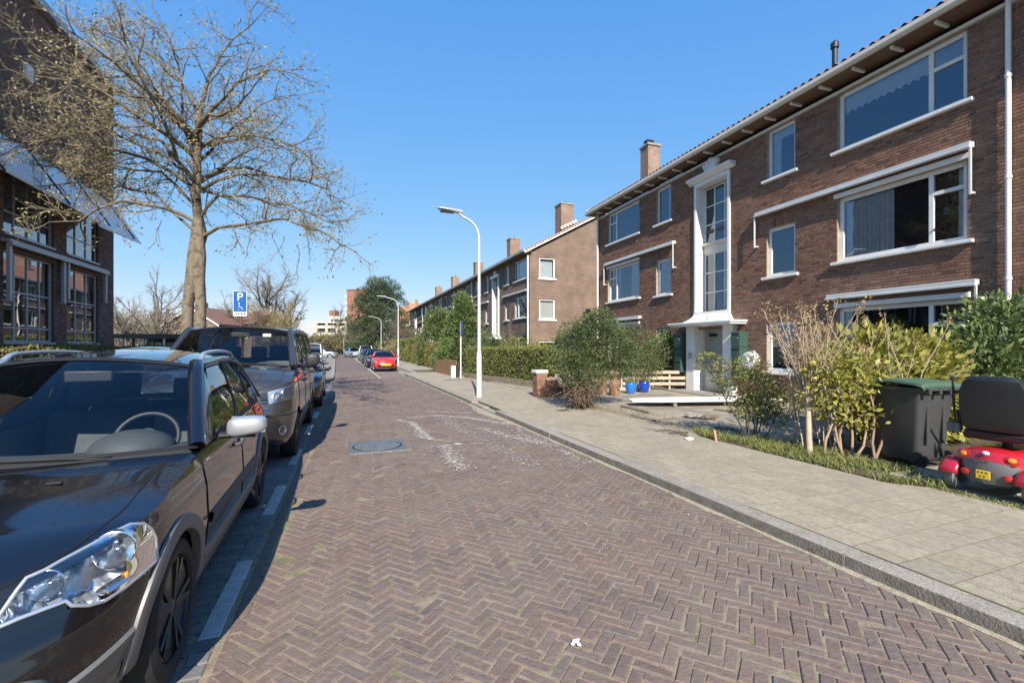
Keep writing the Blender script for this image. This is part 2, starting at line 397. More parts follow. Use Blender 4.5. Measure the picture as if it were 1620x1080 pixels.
# right-hand gutter course
gut=MB(); s=-1.5
while s<24:
    gut.add(block(s+.1,TR-.055,.2,.09,rng.gauss(0,.002)-.004),_ff,0,rng.random()); s+=.2
gut.build('gutter_course',M_road,ROAD,kind='stuff')
ds=MB(); P_=[]; s=-1.5
while s<25:
    w=.02+.045*abs(sin(s*2.1)+.6*sin(s*5.3+1)+.4*sin(s*13.))*.6+(.25*math.exp(-((s-10.6)/1.2)**2)); P_.append([st(s,TR-w,-.001),st(s,TR-w*.4,.006),st(s,TR+.012,.009)]); s+=.07
ds.grid(P_,flip=True); tag(ds.build('drift_sand',pmat('kerbside_sand',(.33,.28,.2),.95,var=.3,vs=25,bump=.6,bs=90,world=True)),'pale sand drifted along the foot of the right kerb','sand',kind='stuff')
# --- kerb stones on the right
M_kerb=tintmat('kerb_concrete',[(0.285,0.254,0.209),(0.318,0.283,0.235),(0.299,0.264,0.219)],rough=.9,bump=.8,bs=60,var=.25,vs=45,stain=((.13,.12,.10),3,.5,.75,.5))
M_kerbface=pmat('kerb_shaded_grimy_face',(.155,.138,.112),.95,var=.35,vs=12,bump=.8,bs=60,world=True)  # upright kerb face: its shade is put into the colour, together with grime
KERB=struct(strip('kerb',pmat('kerb_bed',(.2,.19,.17),.95,world=True),[(-6,TR+.01),(-6,TR+.19),(26,TR+.19),(26,TR+.01)],.03,.1))
def kerb_stone(s0,s1,t0,t1,z,b=.018):
    a=.004; s0+=a; s1-=a
    prof=[(t0,-.05),(t0+.012,z-b),(t0+.012+b*.3,z-b*.3),(t0+.012+b,z),(t1,z),(t1,-.05)]
    P=[[st(q,t,zz) for t,zz in prof] for q in (s0,s1)]
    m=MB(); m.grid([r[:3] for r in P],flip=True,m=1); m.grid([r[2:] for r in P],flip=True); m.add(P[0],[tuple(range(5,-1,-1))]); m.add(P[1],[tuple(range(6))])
    return m
s=-1.75
while s<25.5:
    low=.035 if 9.6<s<10.6 else (.06 if 10.5<s<11.6 else .10)
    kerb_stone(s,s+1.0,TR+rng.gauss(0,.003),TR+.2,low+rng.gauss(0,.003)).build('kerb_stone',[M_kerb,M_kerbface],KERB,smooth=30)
    s+=1.0
# curved end of the pavement where the far parking bay begins
for k in range(5):
    a0=k*pi/10; a1=(k+1)*pi/10
    P=[]
    for a in (a0,a1):
        c=(25.2,TR+.2)      # swing away from the road
        P.append([st(c[0]+sin(a)*r,TR+.75-cos(a)*r,z) for r,z in ((.75,-.05),(.735,.09),(.72,.1),(.55,.1),(.55,-.05))])
    m=MB(); m.grid(P); m.build('kerb_stone',M_kerb,KERB)
struct(strip('far_kerb',M_kerb,[(26,TR+.62),(26,TR+.8),(120,TR+.8),(120,TR+.62)],.10,.2))
# --- pavement slabs
M_kerbface=pmat('kerb_shaded_grimy_face',(.155,.138,.112),.95,var=.35,vs=12,bump=.8,bs=60,world=True)
M_slab=tintmat('pavement_slab',[(0.302,0.255,0.185),(0.343,0.291,0.213),(0.316,0.269,0.203),(0.362,0.305,0.225),(0.288,0.247,0.188)],rough=.92,bump=.5,bs=80,var=.22,vs=24,stain=((.23,.2,.15),2.2,.5,.75,.5))
PAVE=struct(strip('pavement',pmat('slab_joint_dirt',(.085,.072,.052),.95,var=.3,vs=20,col2=(.1,.12,.04),c2s=4,world=True),[(-8,TR+.19),(-8,6.05),(30,6.05),(30,TR+.9),(26.2,TR+.9),(25,TR+.19)],.0986,.1))
TS=.302; sl=MB(); cs=[]
i=0; s=-1.6
while s<27:
    off=0 if i%2 else -.5
    k=off
    while True:
        t0=TR+.2+k*TS; t1=t0+TS
        t0=max(t0,TR+.203); 
        if t0>5.95: break
        t1=min(t1,6.0)
        if t1-t0>.05: cs.append((s+TS/2,(t0+t1)/2,TS,t1-t0))
        k+=1
    s+=TS; i+=1
def pk(c):
    p=st(c[0],c[1],.1)
    if p.y<.6: return 999
    px=CX+F*p.x/p.y; py=HY+F*(CH-.1)/p.y
    return p.y if (px<1640 and py<1100) else 900
cs.sort(key=pk)
for k,c in enumerate(cs):
    if k<300 and pk(c)<800:
        MB().add(block(*c,.1+rng.gauss(0,.0004),.001,.0028,.04),_ff).build('paving_slab',M_slab,PAVE)
    else: sl.add(block(*c,.1+rng.gauss(0,.0004),.001,.0028,.04),_ff,0,rng.random())
sl.build('slab_field',M_slab,PAVE,kind='stuff')
struct(strip('pavement_far',pmat('far_pavement',(.32,.28,.22),.92,var=.15,vs=1.5,bump=.3,bs=6,world=True),[(27,TR+.8),(27,6.1),(120,6.1),(120,TR+.8)],.096,.1))
struct(strip('far_bay',pmat('far_bay_blocks',(.26,.225,.185),.92,var=.15,vs=3,bump=.4,bs=14,world=True),[(24,1.95),(25.6,3.5),(26,TR+.62),(110,TR+.62),(110,1.95)],-.002))
m=MB(); s=24.2
while s<75:
    m.add([st(a,b,.004) for a,b in ((s,1.93),(s,2.03),(s+.98,2.03),(s+.98,1.93))],[(0,3,2,1)]); s+=1.0
m.build('bay_line',M_whiteblock,bpy.data.objects['far_bay'])
# left pavement beyond the parked cars and beyond the bay
struct(strip('left_pavement',pmat('left_pavement_slabs',(.24,.22,.19),.92,var=.15,vs=2,bump=.3,bs=12,world=True),[(-8,-6.4),(-8,-3.2),(21.5,-3.2),(22.6,-.45),(24,-.28),(150,-1.3),(150,-6.4)],.09,.12))
for (a,b,c,d) in ((-8,-3.2,21.5,-3.2),):
    m=MB(); 
k=0; s=0.0
while s<21:
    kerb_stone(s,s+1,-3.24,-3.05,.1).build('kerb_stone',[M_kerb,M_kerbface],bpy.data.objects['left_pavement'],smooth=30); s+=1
pts=[(21.6,-3.0),(21.9,-1.5),(22.3,-.7),(23.0,-.32),(24,-.25),(26,-.23),(30,-.25),(40,-.3),(60,-.45)]
for a,b in zip(pts,pts[1:]):
    A=st(*a); B=st(*b); d=(B-A).normalized(); nn=Vector((-d.y,d.x,0))*.16
    m=MB(); m.add([A+Vector((0,0,-.04)),B+Vector((0,0,-.04)),B+Vector((0,0,.104)),A+Vector((0,0,.104)),A+nn+Vector((0,0,.104)),B+nn+Vector((0,0,.104))],[(0,1,2,3),(3,2,5,4)])
    m.build('kerb_stone',M_kerb,bpy.data.objects['left_pavement'])
# front gardens (right) and green strip (left)
M_yard=pmat('yard_sand_and_tiles',(.32,.275,.205),.95,var=.22,vs=5,bump=.6,bs=25,col2=(.22,.195,.155),c2s=1.3,c2lo=.48,c2hi=.62,world=True)
struct(strip('front_yard',M_yard,[(5.3,6.02),(5.3,12.6),(19,13.2),(19,6.02)],.094,.1))
struct(strip('garden_soil',M_soil,[(-8,6.02),(-8,12.6),(5.28,12.6),(5.28,6.02)],.085,.1))
struct(strip('garden_lawn',pmat('rough_lawn',(.07,.10,.03),.95,var=.35,vs=6,bump=.8,bs=20,col2=(.14,.12,.06),c2s=2,world=True),[(19.05,6.1),(19.05,14),(90,14),(90,6.12)],.085,.1))
struct(strip('school_verge',pmat('verge_earth',(.09,.085,.045),.95,var=.3,vs=5,bump=.8,bs=15,world=True),[(-8,-8.4),(-8,-6.42),(40,-6.42),(40,-8.4)],.085,.1))
# --- manhole cover
mh=thing('manhole_cover','round iron manhole cover in a square frame set in the clinkers','manhole',MH,TH)
M_iron=pmat('cast_iron',(.19,.195,.2),.55,.5,var=.25,vs=12,bump=.3,bs=60)
m=MB(); q=MHS
m.box((-q,-q,-.03),(q,q,.014)); m.build('frame',M_iron,mh,bevel=.004)
m=MB(); m.lathe([(.385,.0142),(.385,.0165),(.37,.017),(.37,.0145),(.36,.0145)],40,close=True); m.build('ring',M_black,mh)
m=MB(); m.lathe([(.36,.006),(.36,.0205),(0,.0205)],40); cv=m.build('lid',M_iron,mh)
m=MB()
for i in range(-7,8):
    x=i*.047; h=sqrt(max(0,.34**2-x*x))
    k=int(h*2/.07)
    for j in range(k):
        y0=-h+2*h*j/k+.008; y1=-h+2*h*(j+1)/k-.008
        m.box((x-.014,y0,.0205),(x+.014,y1,.027))
m.build('tread_pattern',M_iron,cv,kind='stuff')
# --- white plaster dust trails on the road, litter
M_dust=pmat('plaster_dust',(.58,.54,.49),.95,var=.15,vs=30,world=True)
dm=MB()
def trail(pix,n,w,smin=.003,smax=.011):
    n=int(n*2.6); smin*=.6; smax=min(smax,.010)
    P=[gp(*p) for p in pix]
    seg=[(b-a).length for a,b in zip(P,P[1:])]; tot=sum(seg)
    for _ in range(n):
        q=rng.random()*tot
        for a,b,l in zip(P,P[1:],seg):
            if q<=l: break
            q-=l
        p=a.lerp(b,min(1,q/l)); d=(b-a).normalized(); nn=Vector((-d.y,d.x,0))
        o=rng.gauss(0,w)
        if rng.random()<.3: o*=2.2
        p=p+nn*o; r=rng.uniform(smin,smax)*(1.6 if rng.random()<.15 else 1)
        ec=Vector((cos(ang),sin(ang),0)); es=Vector((-sin(ang),cos(ang),0))
        if rng.random()<.5: ec,es=es,ec
        k=5; vs=[p+ec*(r*2.2*cos(6.283*i/k)*rng.uniform(.5,1.2))+es*(r*.8*sin(6.283*i/k)*rng.uniform(.5,1.2)) for i in range(k)]
        tt=to_st(p.x,p.y)[1]
        for v in vs: v.z=.0165+rng.uniform(0,.002)
        dm.add(vs,[tuple(range(k))])
trail([(627,665),(655,672),(672,695)],260,.05)
trail([(645,662),(690,658),(740,662),(780,668),(800,672)],420,.06)
trail([(668,652),(745,654)],160,.015)
trail([(650,668),(668,685),(684,697)],200,.035)
trail([(700,662),(735,685),(755,695),(790,712),(850,738)],300,.09,.003,.012)
trail([(755,677),(800,690),(860,703)],330,.06)
trail([(705,705),(710,720),(722,735),(738,746)],260,.06,.003,.014)
trail([(800,668),(830,690),(870,706),(930,735)],220,.06,.003,.014)
trail([(660,690),(688,697),(704,698)],60,.02)
trail([(720,703),(730,704)],50,.02,.006,.016)
trail([(600,640),(900,900)],200,.9,.002,.006)
DUST=dm.build('plaster_dust',M_dust); tag(DUST,'white plaster dust trails smeared over the clinker road','dust',kind='stuff')
pt=MB(); c=gp(912,1022); c.z=.02
for a,dx,dy in ((.3,.0,.02),(1.9,.012,-.012),(4.1,-.02,-.005)):
    vs=[c+Vector((dx,dy,.003))+Vector((.022*cos(a)*cos(q)-.011*sin(a)*sin(q),.022*sin(a)*cos(q)+.011*cos(a)*sin(q),.004*cos(2*q))) for q in [i*pi/4 for i in range(8)]]
    pt.add(vs+[p+Vector((0,0,-.002)) for p in vs],[tuple(range(8)),tuple(range(15,7,-1))])
tag(pt.build('fallen_petal',pmat('petal_white',(.8,.78,.76),.6,var=.05)),'small white fallen blossom petals lying on the clinker road','petal')
# ================================================================ BUILDINGS
M_brickA=tintmat('brown_facade_brick',[(0.153,0.076,0.05),(0.26,0.129,0.081),(0.207,0.112,0.078),(0.322,0.172,0.114),(0.115,0.062,0.046),(0.246,0.138,0.096),(0.19,0.089,0.056),(0.29,0.143,0.087),(0.17,0.095,0.069)],rough=.85,bump=.5,bs=60,var=.2,vs=15,stain=((.3,.25,.2),.9,.52,.8,.3))
M_mortar=pmat('facade_mortar',(.34,.285,.225),.95,var=.2,vs=6,bump=.4,bs=80)
M_brickB=brickmat('far_brown_brick',(.215,.145,.108),(.16,.105,.08),(.25,.2,.16))
M_brickL=tintmat('dark_school_brick',[(0.136,0.083,0.066),(0.225,0.13,0.095),(0.171,0.114,0.094),(0.286,0.17,0.121),(0.109,0.076,0.066)],rough=.85,bump=.5,bs=60,var=.2,vs=15)
M_brickL2=brickmat('dark_school_brick_far',(.1,.065,.055),(.075,.05,.045),(.12,.1,.09))
M_tile=pmat('roof_tile_brown',(.19,.10,.075),.8,var=.25,vs=5,bump=.3,bs=30)
M_tilered=pmat('roof_tile_orange',(.52,.19,.09),.8,var=.2,vs=3,bump=.4,bs=8)
M_soffit=pmat('soffit_board_brown',(.17,.105,.07),.7,var=.2,vs=4)
M_green=pmat('green_mailbox_paint',(.04,.085,.065),.4,var=.08,coat=.2)
M_doorgrey=pmat('door_grey_paint',(.5,.49,.45),.5,var=.06)
M_cream=pmat('cream_door_panel',(.6,.57,.48),.55,var=.05)
def cells(a0,a1,z0,z1,ops):
    A=sorted({a0,a1,*[q for o in ops for q in o[:2] if a0<q<a1]}); Z=sorted({z0,z1,*[q for o in ops for q in o[2:4] if z0<q<z1]})
    for i in range(len(A)-1):
        for j in range(len(Z)-1):
            am=(A[i]+A[i+1])/2; zm=(Z[j]+Z[j+1])/2
            if not any(o[0]<am<o[1] and o[2]<zm<o[3] for o in ops): yield A[i],A[i+1],Z[j],Z[j+1]
def wall_sheet(mb,a0,a1,z0,z1,ops,x=0.0,depth=.3,m=0):
    for p,q,r,s in cells(a0,a1,z0,z1,ops): mb.add([(x,p,r),(x,p,s),(x,q,s),(x,q,r)],[(0,1,2,3)],m)
    for o in ops:
        p,q,r,s=o[:4]; d=x+depth
        mb.add([(x,p,r),(x,q,r),(x,q,s),(x,p,s),(d,p,r),(d,q,r),(d,q,s),(d,p,s)],[(0,1,5,4),(1,2,6,5),(2,3,7,6),(3,0,4,7)],m)
def brick_face(a0,a1,z0,z1,x=0.0,h=.012):
    j=.0062
    p,q,r,s=a0+j,a1-j,z0+j,z1-j; b=.003
    return [(x,p,r),(x,q,r),(x,q,s),(x,p,s),(x-h,p+b,r+b),(x-h,q-b,r+b),(x-h,q-b,s-b),(x-h,p+b,s-b)]
_bff=[(4,7,6,5),(0,4,5,1),(1,5,6,2),(2,6,7,3),(3,7,4,0)]
def brick_courses(bld,mat,a0,a1,z0,z1,ops,singles,key,seed=1,BL=.22,BH=.0655,soldier=()):
    R=random.Random(seed); out=[]; zc=z0; row=0
    while zc+BH<=z1+1e-6:
        blk=sorted([(o[0],o[1]) for o in ops if o[2]<zc+BH*.75 and o[3]>zc+BH*.25]+[(o[0],o[1]) for o in soldier if o[2]<=zc+BH*.5<o[3]])
        iv=[]; p=a0
        for b in blk:
            if b[0]>p: iv.append((p,b[0]))
            p=max(p,b[1])
        if p<a1: iv.append((p,a1))
        for (p,q) in iv:
            x=p; first=True
            while x<q-.02:
                l=BL if R.random()<.62 else BL/2
                if first: l=[BL,BL/2,BL*.75][row%3] if p==a0 or True else l
                first=False
                e=min(x+l,q)
                if q-e<.05: e=q
                out.append((x,e,zc,zc+BH)); x=e
        zc+=BH; row+=1
    for o in soldier:
        x=o[0]
        while x<o[1]-.03:
            e=min(x+.0635,o[1]); out.append((x,e,o[2],o[3])); x=e
    out.sort(key=key)
    fm=MB(); one=None; n=0
    for k,c in enumerate(out):
        full=abs((c[1]-c[0])-BL)<1e-4 and abs(c[3]-c[2]-BH)<1e-4
        if n<singles and full and key(c)<1e5:
            if one is None:
                one=MB().add(brick_face(0,BL,0,BH),_bff).build('brick',mat,bld); o=one
            else: o=one.copy(); COL.objects.link(o); o.name='brick'; o.parent=bld
            o.location=(R.gauss(0,.0012),c[0],c[2]); n+=1
        else: fm.add(brick_face(*c,0,.012+R.gauss(0,.0015)),_bff,0,R.random())
    fm.build('brickwork',mat,bld,kind='stuff')
def window(bld,a0,a1,z0,z1,x=.08,fw=.075,mull=(),trans=(),sill=.1,mat=None,glass=None,name='window',sillmat=None,sillw=.12,pane=True,casement=True,fd=.07):
    """frame with its panes; mull: a positions of uprights; trans: (a0,a1,z) rails"""
    mat=mat or M_white; m=MB()
    m.box((x,a0,z0),(x+fd,a0+fw,z1)); m.box((x,a1-fw,z0),(x+fd,a1,z1)); m.box((x,a0+fw,z0),(x+fd,a1-fw,z0+fw)); m.box((x,a0+fw,z1-fw),(x+fd,a1-fw,z1))
    for q in mull: m.box((x-.002,q-fw*.45,z0+fw),(x+fd-.002,q+fw*.45,z1-fw))
    for p,q,z in trans: m.box((x-.004,p,z-fw*.4),(x+fd-.004,q,z+fw*.4))
    w=m.build(name,mat,bld,bevel=.006)
    ed=[a0]+sorted(mull)+[a1]
    if pane:
        for i in range(len(ed)-1):
            p,q=ed[i]+.03,ed[i+1]-.03
            zs=[z0+.03]+sorted(t[2] for t in trans if t[0]-.05<=(p+q)/2<=t[1]+.05)+[z1-.03]
            for j in range(len(zs)-1):
                g=MB(); g.add([(x+.03,p,zs[j]),(x+.03,q,zs[j]),(x+.03,q,zs[j+1]),(x+.03,p,zs[j+1])],[(0,3,2,1)])
                g.build('pane',glass or M_glass,w)
    if sill:
        g=MB(); g.box((-sill,a0-sillw,z0-.075),(x+.03,a1+sillw,z0-.002)); g.build('sill',sillmat or M_white,w,bevel=.012)
    return w
def curtain(w,x,a0,a1,z0,z1,mat=None,fold=.1,name='curtain',sc=0):
    m=MB(); n=max(8,int((a1-a0)/fold*6)); P=[]
    for i in range(n+1):
        a=a0+(a1-a0)*i/n; d=.035*sin(2*pi*(a-a0)/fold+1.3*sin(a*7))
        zb=z0+ (sc*abs(sin(pi*(a-a0)/.16)) if sc else 0)
        P.append([(x+(d if not sc else 0),a,zb),(x+(d*.8 if not sc else 0),a,(zb+z1)/2),(x+(d*.6 if not sc else 0),a,z1)])
    m.grid(P); return m.build(name,mat or M_curtain,w,smooth=60)
# ---------------------------------------------------------------- the near apartment block
P0=Vector((8.7,8.7,0)); B1A=math.atan(.34)
B1=thing('apartment_building','three storey brown brick apartment block with tall white stairwell window above its door','building',P0,B1A)
AC=6.58; HW=7.51; A1=AC+HW; A0=-8.5; ZT=7.78
def mir(a,b): return (2*AC-b,2*AC-a)
big=[(0,2.48),mir(0,2.48)]; small=[(3.61,4.49),mir(3.61,4.49)]
far_big=[(-4.4,-1.9)]
ops=[]
for a in big+far_big: ops+=[(*a,6.33,7.71),(*a,3.66,5.2),(*a,.92,2.55)]
for a in small: ops+=[(*a,6.33,7.71),(*a,3.58,4.95),(*a,.92,2.3)]
stair=(5.83,7.36,2.3,7.12); ops.append(stair)
door=(5.95,7.3,.1,2.2); ops.append(door)
m=MB(); wall_sheet(m,A0,A1,.0,ZT,ops)
m.add([(0,A1,0),(0,A1,ZT),(9,A1,ZT),(4.5,A1,ZT+2.4),(9,A1,0)],[(0,1,3,2,4)])
m.add([(9,A0,0),(9,A0,ZT),(9,A1,ZT),(9,A1,0)],[(0,1,2,3)])
m.add([(0,A0,0),(0,A0,ZT),(4.5,A0,ZT+2.4),(9,A0,ZT),(9,A0,0)],[(4,3,2,1,0)])
m.build('wall',M_mortar,B1)
sold=[(3.55,4.55,4.95,5.16),(3.55,4.55,2.3,2.51)]
def k1(c):
    y=8.7+.9468*c[0]; x=8.7-.3219*c[0]
    if y<1: return 1e9
    px=CX+F*x/y; py=HY-F*((c[2])-CH)/y
    return y if (px<1615 and -5<py<470) else 1e6+y
brick_courses(B1,M_brickA,A0,A1,.1,ZT-.03,ops,300,k1,3,soldier=sold)
# inside: floors and a back wall
m=MB()
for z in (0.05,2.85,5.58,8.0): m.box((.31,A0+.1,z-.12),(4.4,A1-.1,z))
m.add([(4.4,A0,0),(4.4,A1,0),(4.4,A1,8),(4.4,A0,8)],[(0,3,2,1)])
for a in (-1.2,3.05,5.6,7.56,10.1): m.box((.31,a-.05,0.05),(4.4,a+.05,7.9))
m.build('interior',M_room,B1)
def bigwin(a,z0,z1,flip):
    q=a[0]+.62 if not flip else a[1]-.62
    tr=[(a[0],q,z1-.48)] if not flip else [(q,a[1],z1-.48)]
    return window(B1,a[0],a[1],z0,z1,mull=[q],trans=tr,fw=.095)
wins={}
for i,a in enumerate(big+far_big):
    fl=(i==1)
    for k,(z0,z1) in enumerate(((.92,2.55),(3.66,5.2),(6.33,7.71))):
        wins[('b',i,k)]=bigwin(a,z0,z1,fl)
for i,a in enumerate(small):
    for k,(z0,z1) in enumerate(((.92,2.3),(3.58,4.95),(6.33,7.71))):
        wins[('s',i,k)]=window(B1,a[0],a[1],z0,z1,fw=.09)
curtain(wins['b',0,2],.17,.1,2.4,7.22,7.66,M_blind,sc=.06,name='blind')
curtain(wins['b',0,2],.17,.05,.55,7.3,7.66,M_blind,sc=.05,name='blind')
curtain(wins['b',0,1],.17,1.35,2.4,3.7,5.1)
curtain(wins['b',0,1],.17,.05,.2,3.7,5.1)
curtain(wins['s',0,2],.17,3.68,4.42,7.38,7.66,M_blind,sc=.05,name='blind')
curtain(wins['s',0,2],.17,4.15,4.42,6.38,7.6)
curtain(wins['b',1,1],.17,10.75,11.5,3.7,5.1); curtain(wins['b',1,1],.17,12.3,12.55,3.7,5.1)
curtain(wins['s',1,1],.17,8.75,9.5,3.62,4.9); curtain(wins['s',1,2],.17,8.75,9.0,6.38,7.66)
curtain(wins['b',1,2],.17,10.75,10.95,6.38,7.66)
for a in big:
    for z in (5.2,2.55):
        m=MB(); m.box((-.06,a[0]-.06,z+.003),(.07,a[1]+.06,z+.11)); m.build('window_head',M_white,B1,bevel=.01)
# roller-awning cassettes
M_awn=pmat('awning_housing',(.62,.62,.6),.45,.2,var=.08,vs=3)
def awning(a0,a1,z,arms=(1,1),al=.95):
    m=MB(); m.box((-.16,a0,z-.05),(-.005,a1,z+.06)); m.box((-.19,a0-.01,z-.075),(-.13,a1+.01,z-.02))
    w=m.build('awning',M_awn,B1,bevel=.012)
    for k,a in ((0,a0),(1,a1)):
        if arms[k]:
            g=MB(); g.box((-.17,a-.018,z-al),(-.13,a+.018,z-.05)); g.box((-.13,a-.018,z-al+.02),(-.002,a+.018,z-al+.06)); g.build('arm',M_awn,w,bevel=.004)
awning(-.12,4.78,5.42); awning(*mir(-.12,4.78),5.42); awning(-.2,2.66,2.82,(1,0),.4); awning(*mir(-.2,2.66),2.82,(0,0))
for a in (far_big[0],): awning(a[0]-.2,a[1]+.2,5.42,(0,0))
# stairwell bay
m=MB()
sp=stair; xo=-.07
m.box((xo,sp[0]-.02,2.25),(.42,sp[0]+.08,7.16)); m.box((xo,sp[1]-.08,2.25),(.42,sp[1]+.02,7.16)); m.box((xo,sp[0]+.08,7.04),(.42,sp[1]-.08,7.16))
sr=m.build('stair_window_surround',M_white,B1,bevel=.008)
m=MB(); m.prism([(-.26,sp[0]-.22,7.34),(-.24,sp[0]-.22,7.27),(-.14,sp[0]-.22,7.22),(-.1,sp[0]-.22,7.165),(-.005,sp[0]-.22,7.165),(-.005,sp[0]-.22,7.34)],(0,sp[1]-sp[0]+.44,0)); m.build('cornice',M_white,B1,bevel=.006)
m=MB()
for dx,w0,w1,h,off in ((0,.11,.13,.42,0),(.16,.10,.12,.36,.11),(-.16,.10,.12,.36,-.11),(.3,.07,.1,.3,.2),(-.3,.07,.1,.3,-.2)):
    c=AC+dx*.62; off*=.55; h*=1.05; m.prism([(-.13,c-w0/2,7.342),(-.13,c+w0/2,7.342),(-.13,c+w1/2+off,7.342+h),(-.13,c-w1/2+off,7.342+h)],(.12,0,0))
m.build('keystone_ornament',M_white,B1,bevel=.006,kind='stuff')
def gridwin(z0,z1):
    a0,a1=sp[0]+.09,sp[1]-.09
    return window(B1,a0,a1,z0,z1,x=.3,fw=.045,mull=[a0+(a1-a0)*k/3 for k in (1,2)],trans=[(a0,a1,z0+(z1-z0)*k/3) for k in (1,2)],sill=0,fd=.05)
gridwin(5.12,7.0); gridwin(2.78,4.78)
m=MB(); m.box((.27,sp[0]+.085,4.782),(.41,sp[1]-.085,5.118)); m.box((.16,sp[0]+.085,5.05),(.268,sp[1]-.085,5.11)); m.build('spandrel_panel',M_whiteold,B1,bevel=.006)
# flared apron over the canopy
P=[]
for k in range(9):
    u=k/8; x=-.07-.40*(1-u)**2.2; w=.16*(1-u)**2.2; z=2.42+.36*u
    P.append([(.29,sp[0]-.02-w,z),(x,sp[0]-.02-w,z),(x,sp[1]+.02+w,z),(.29,sp[1]+.02+w,z)])
m=MB(); m.grid(P); m.build('apron',M_whiteold,B1,smooth=50)
m=MB(); m.tube([(-.3,6.5,2.52),(-.42,6.3,2.62)],.018,8); m.build('bracket_lamp',M_alu,B1)
m=MB(); m.box((-.62,5.2,2.3),(.0,8.0,2.4)); m.box((-.66,5.16,2.36),(-.002,8.04,2.418)); m.build('canopy',M_white,B1,bevel=.01)
m=MB(); m.lathe([(.0,2.27),(.1,2.27),(.12,2.3)],20,Tr(-.3,6.6,0)); m.build('canopy_lamp',pmat('opal_glass',(.85,.84,.8),.3,var=0),B1,smooth=40)
for a0,a1 in ((7.22,7.62),(5.55,5.95)):
    m=MB(); m.box((-.2,a0,.1),(.3,a1,2.298)); m.build('pilaster',M_white,B1,bevel=.01)
w=window(B1,5.96,7.21,.12,2.28,x=.2,fw=.06,mull=[6.35],trans=[(5.95,7.25,.78)],sill=0,mat=M_doorgrey,name='door',pane=False)
for p,q in ((6.02,6.32),(6.38,7.15)):
    g=MB(); g.add([(.23,p,.8),(.23,q,.8),(.23,q,2.22),(.23,p,2.22)],[(0,3,2,1)]); g.build('pane',pmat('frosted_door_glass',(.30,.32,.31),.18,var=.15,vs=2),w)
    g=MB(); g.box((.215,p,.18),(.25,q,.76)); g.build('panel',M_cream,w,bevel=.01)
m=MB(); m.box((.18,6.62,1.95),(.199,6.95,2.05)); m.build('number_plate',M_black,w)
m=MB(); m.tube([(.19,7.1,.95),(.12,7.1,.95),(.12,7.0,.95)],.012,8); m.build('handle',M_chrome,w)
m=MB(); m.box((-.215,7.3,1.2),(-.201,7.5,1.42)); m.build('doorbell_panel',M_alu,B1,bevel=.003)
m=MB(); m.box((-.9,5.4,.05),(.2,7.8,.135)); m.build('doorstep',M_kerb,B1,bevel=.01)
# wall-top board, soffit, rafter ends, gutter
m=MB(); m.box((-.03,A0,7.735),(.02,A1,7.80)); m.build('wall_top_board',M_white,B1,bevel=.005)
m=MB(); m.box((-.44,A0,7.95),(.2,A1+.3,7.99)); m.build('soffit',M_soffit,B1)
a=A0+.2; one=None
while a<A1:
    if one is None: mm=MB(); mm.box((-.41,-.032,7.885),(-.034,.032,7.948)); one=o=mm.build('rafter_end',M_whiteold,B1,bevel=.008)
    else: o=one.copy(); COL.objects.link(o); o.name='rafter_end'; o.parent=B1
    o.location=(0,a,0); a+=.78
m=MB(); m.prism([(-.56,A0,8.10),(-.56,A0,8.01),(-.52,A0,7.965),(-.42,A0,7.965),(-.42,A0,8.02),(-.44,A0,8.10)],(0,A1+.32-A0,0)); m.build('gutter',M_fascia,B1,bevel=.006)
# pantile roof
P=[]; rows=9
na=int((A1+.3-A0)/.2)*6
for r in range(rows*2+1):
    k=r//2; xx=-.56+.62*k if r%2==0 else -.56+.62*(k+1); 
    z=8.10+(xx+.56)*.5332+(.03 if r%2==0 else -.0)
    if r==rows*2: break
    P.append([(xx,A0+(A1+.3-A0)*i/na,z+.032*cos(2*pi*i/6)) for i in range(na+1)])
m=MB(); m.grid(P); m.add([(4.9,A0,10.98),(4.9,A1+.3,10.98),(9.4,A1+.3,8.1),(9.4,A0,8.1)],[(0,1,2,3)])
m.build('roof',M_tile,B1,smooth=50)
m=MB(); m.prism([(-.5,A1+.28,8.02),(4.8,A1+.28,10.85),(4.8,A1+.28,11.05),(-.5,A1+.28,8.22)],(0,.04,0)); m.build('bargeboard',M_white,B1)
# downpipes, chimney, roof vent
def pipe(bld,x,a,z0,z1,r=.05,mat=None):
    m=MB(); m.tube([(x,a,z0),(x,a,z1)],r,12)
    for z in (1.0,2.8,4.6,6.4):
        m.lathe([(r+.012,z),(r+.012,z+.05)],12,Tr(x,a,0))
    return m.build('downpipe',mat or M_white,bld,smooth=40)
pipe(B1,-.09,-.62,.1,7.95,.04); pipe(B1,-.09,A1-.12,.1,7.95,.045)
CH1=thing('chimney','tall brown brick chimney with black flue cap on the block with the stairwell window','chimney',P0,B1A)
M_chim=brickmat('chimney_brick',(.26,.175,.13),(.19,.125,.095),(.34,.28,.23))
def chimney(parent,x,a,z0,z1,w=.45,d=.45,pots=True):
    m=MB(); m.box((x-d,a-w,z0),(x+d,a+w,z1)); m.build('stack',M_chim,parent)
    m=MB(); m.box((x-d-.05,a-w-.05,z1),(x+d+.05,a+w+.05,z1+.1)); m.build('cap',pmat('concrete_cap',(.3,.27,.24),.9),parent,bevel=.01)
    if pots:
        for k in (-.22,.05,.25):
            m=MB(); m.tube([(x,a+k,z1+.1),(x,a+k,z1+.24)],.08,10); m.build('flue',M_black,parent)
chimney(CH1,2.3,13.15,9.2,11.15,.31,.33,False)
m=MB(); m.box((2.1,13.1,11.25),(2.5,13.4,11.55)); m.build('flue',M_black,CH1,bevel=.03)
m=MB(); m.tube([(2.2,12.9,11.25),(2.2,12.9,11.4)],.07,10); m.build('flue',M_black,CH1)
VT=thing('roof_vent','small black flue pipe poking above the brown tiled roof edge','vent',P0,B1A)
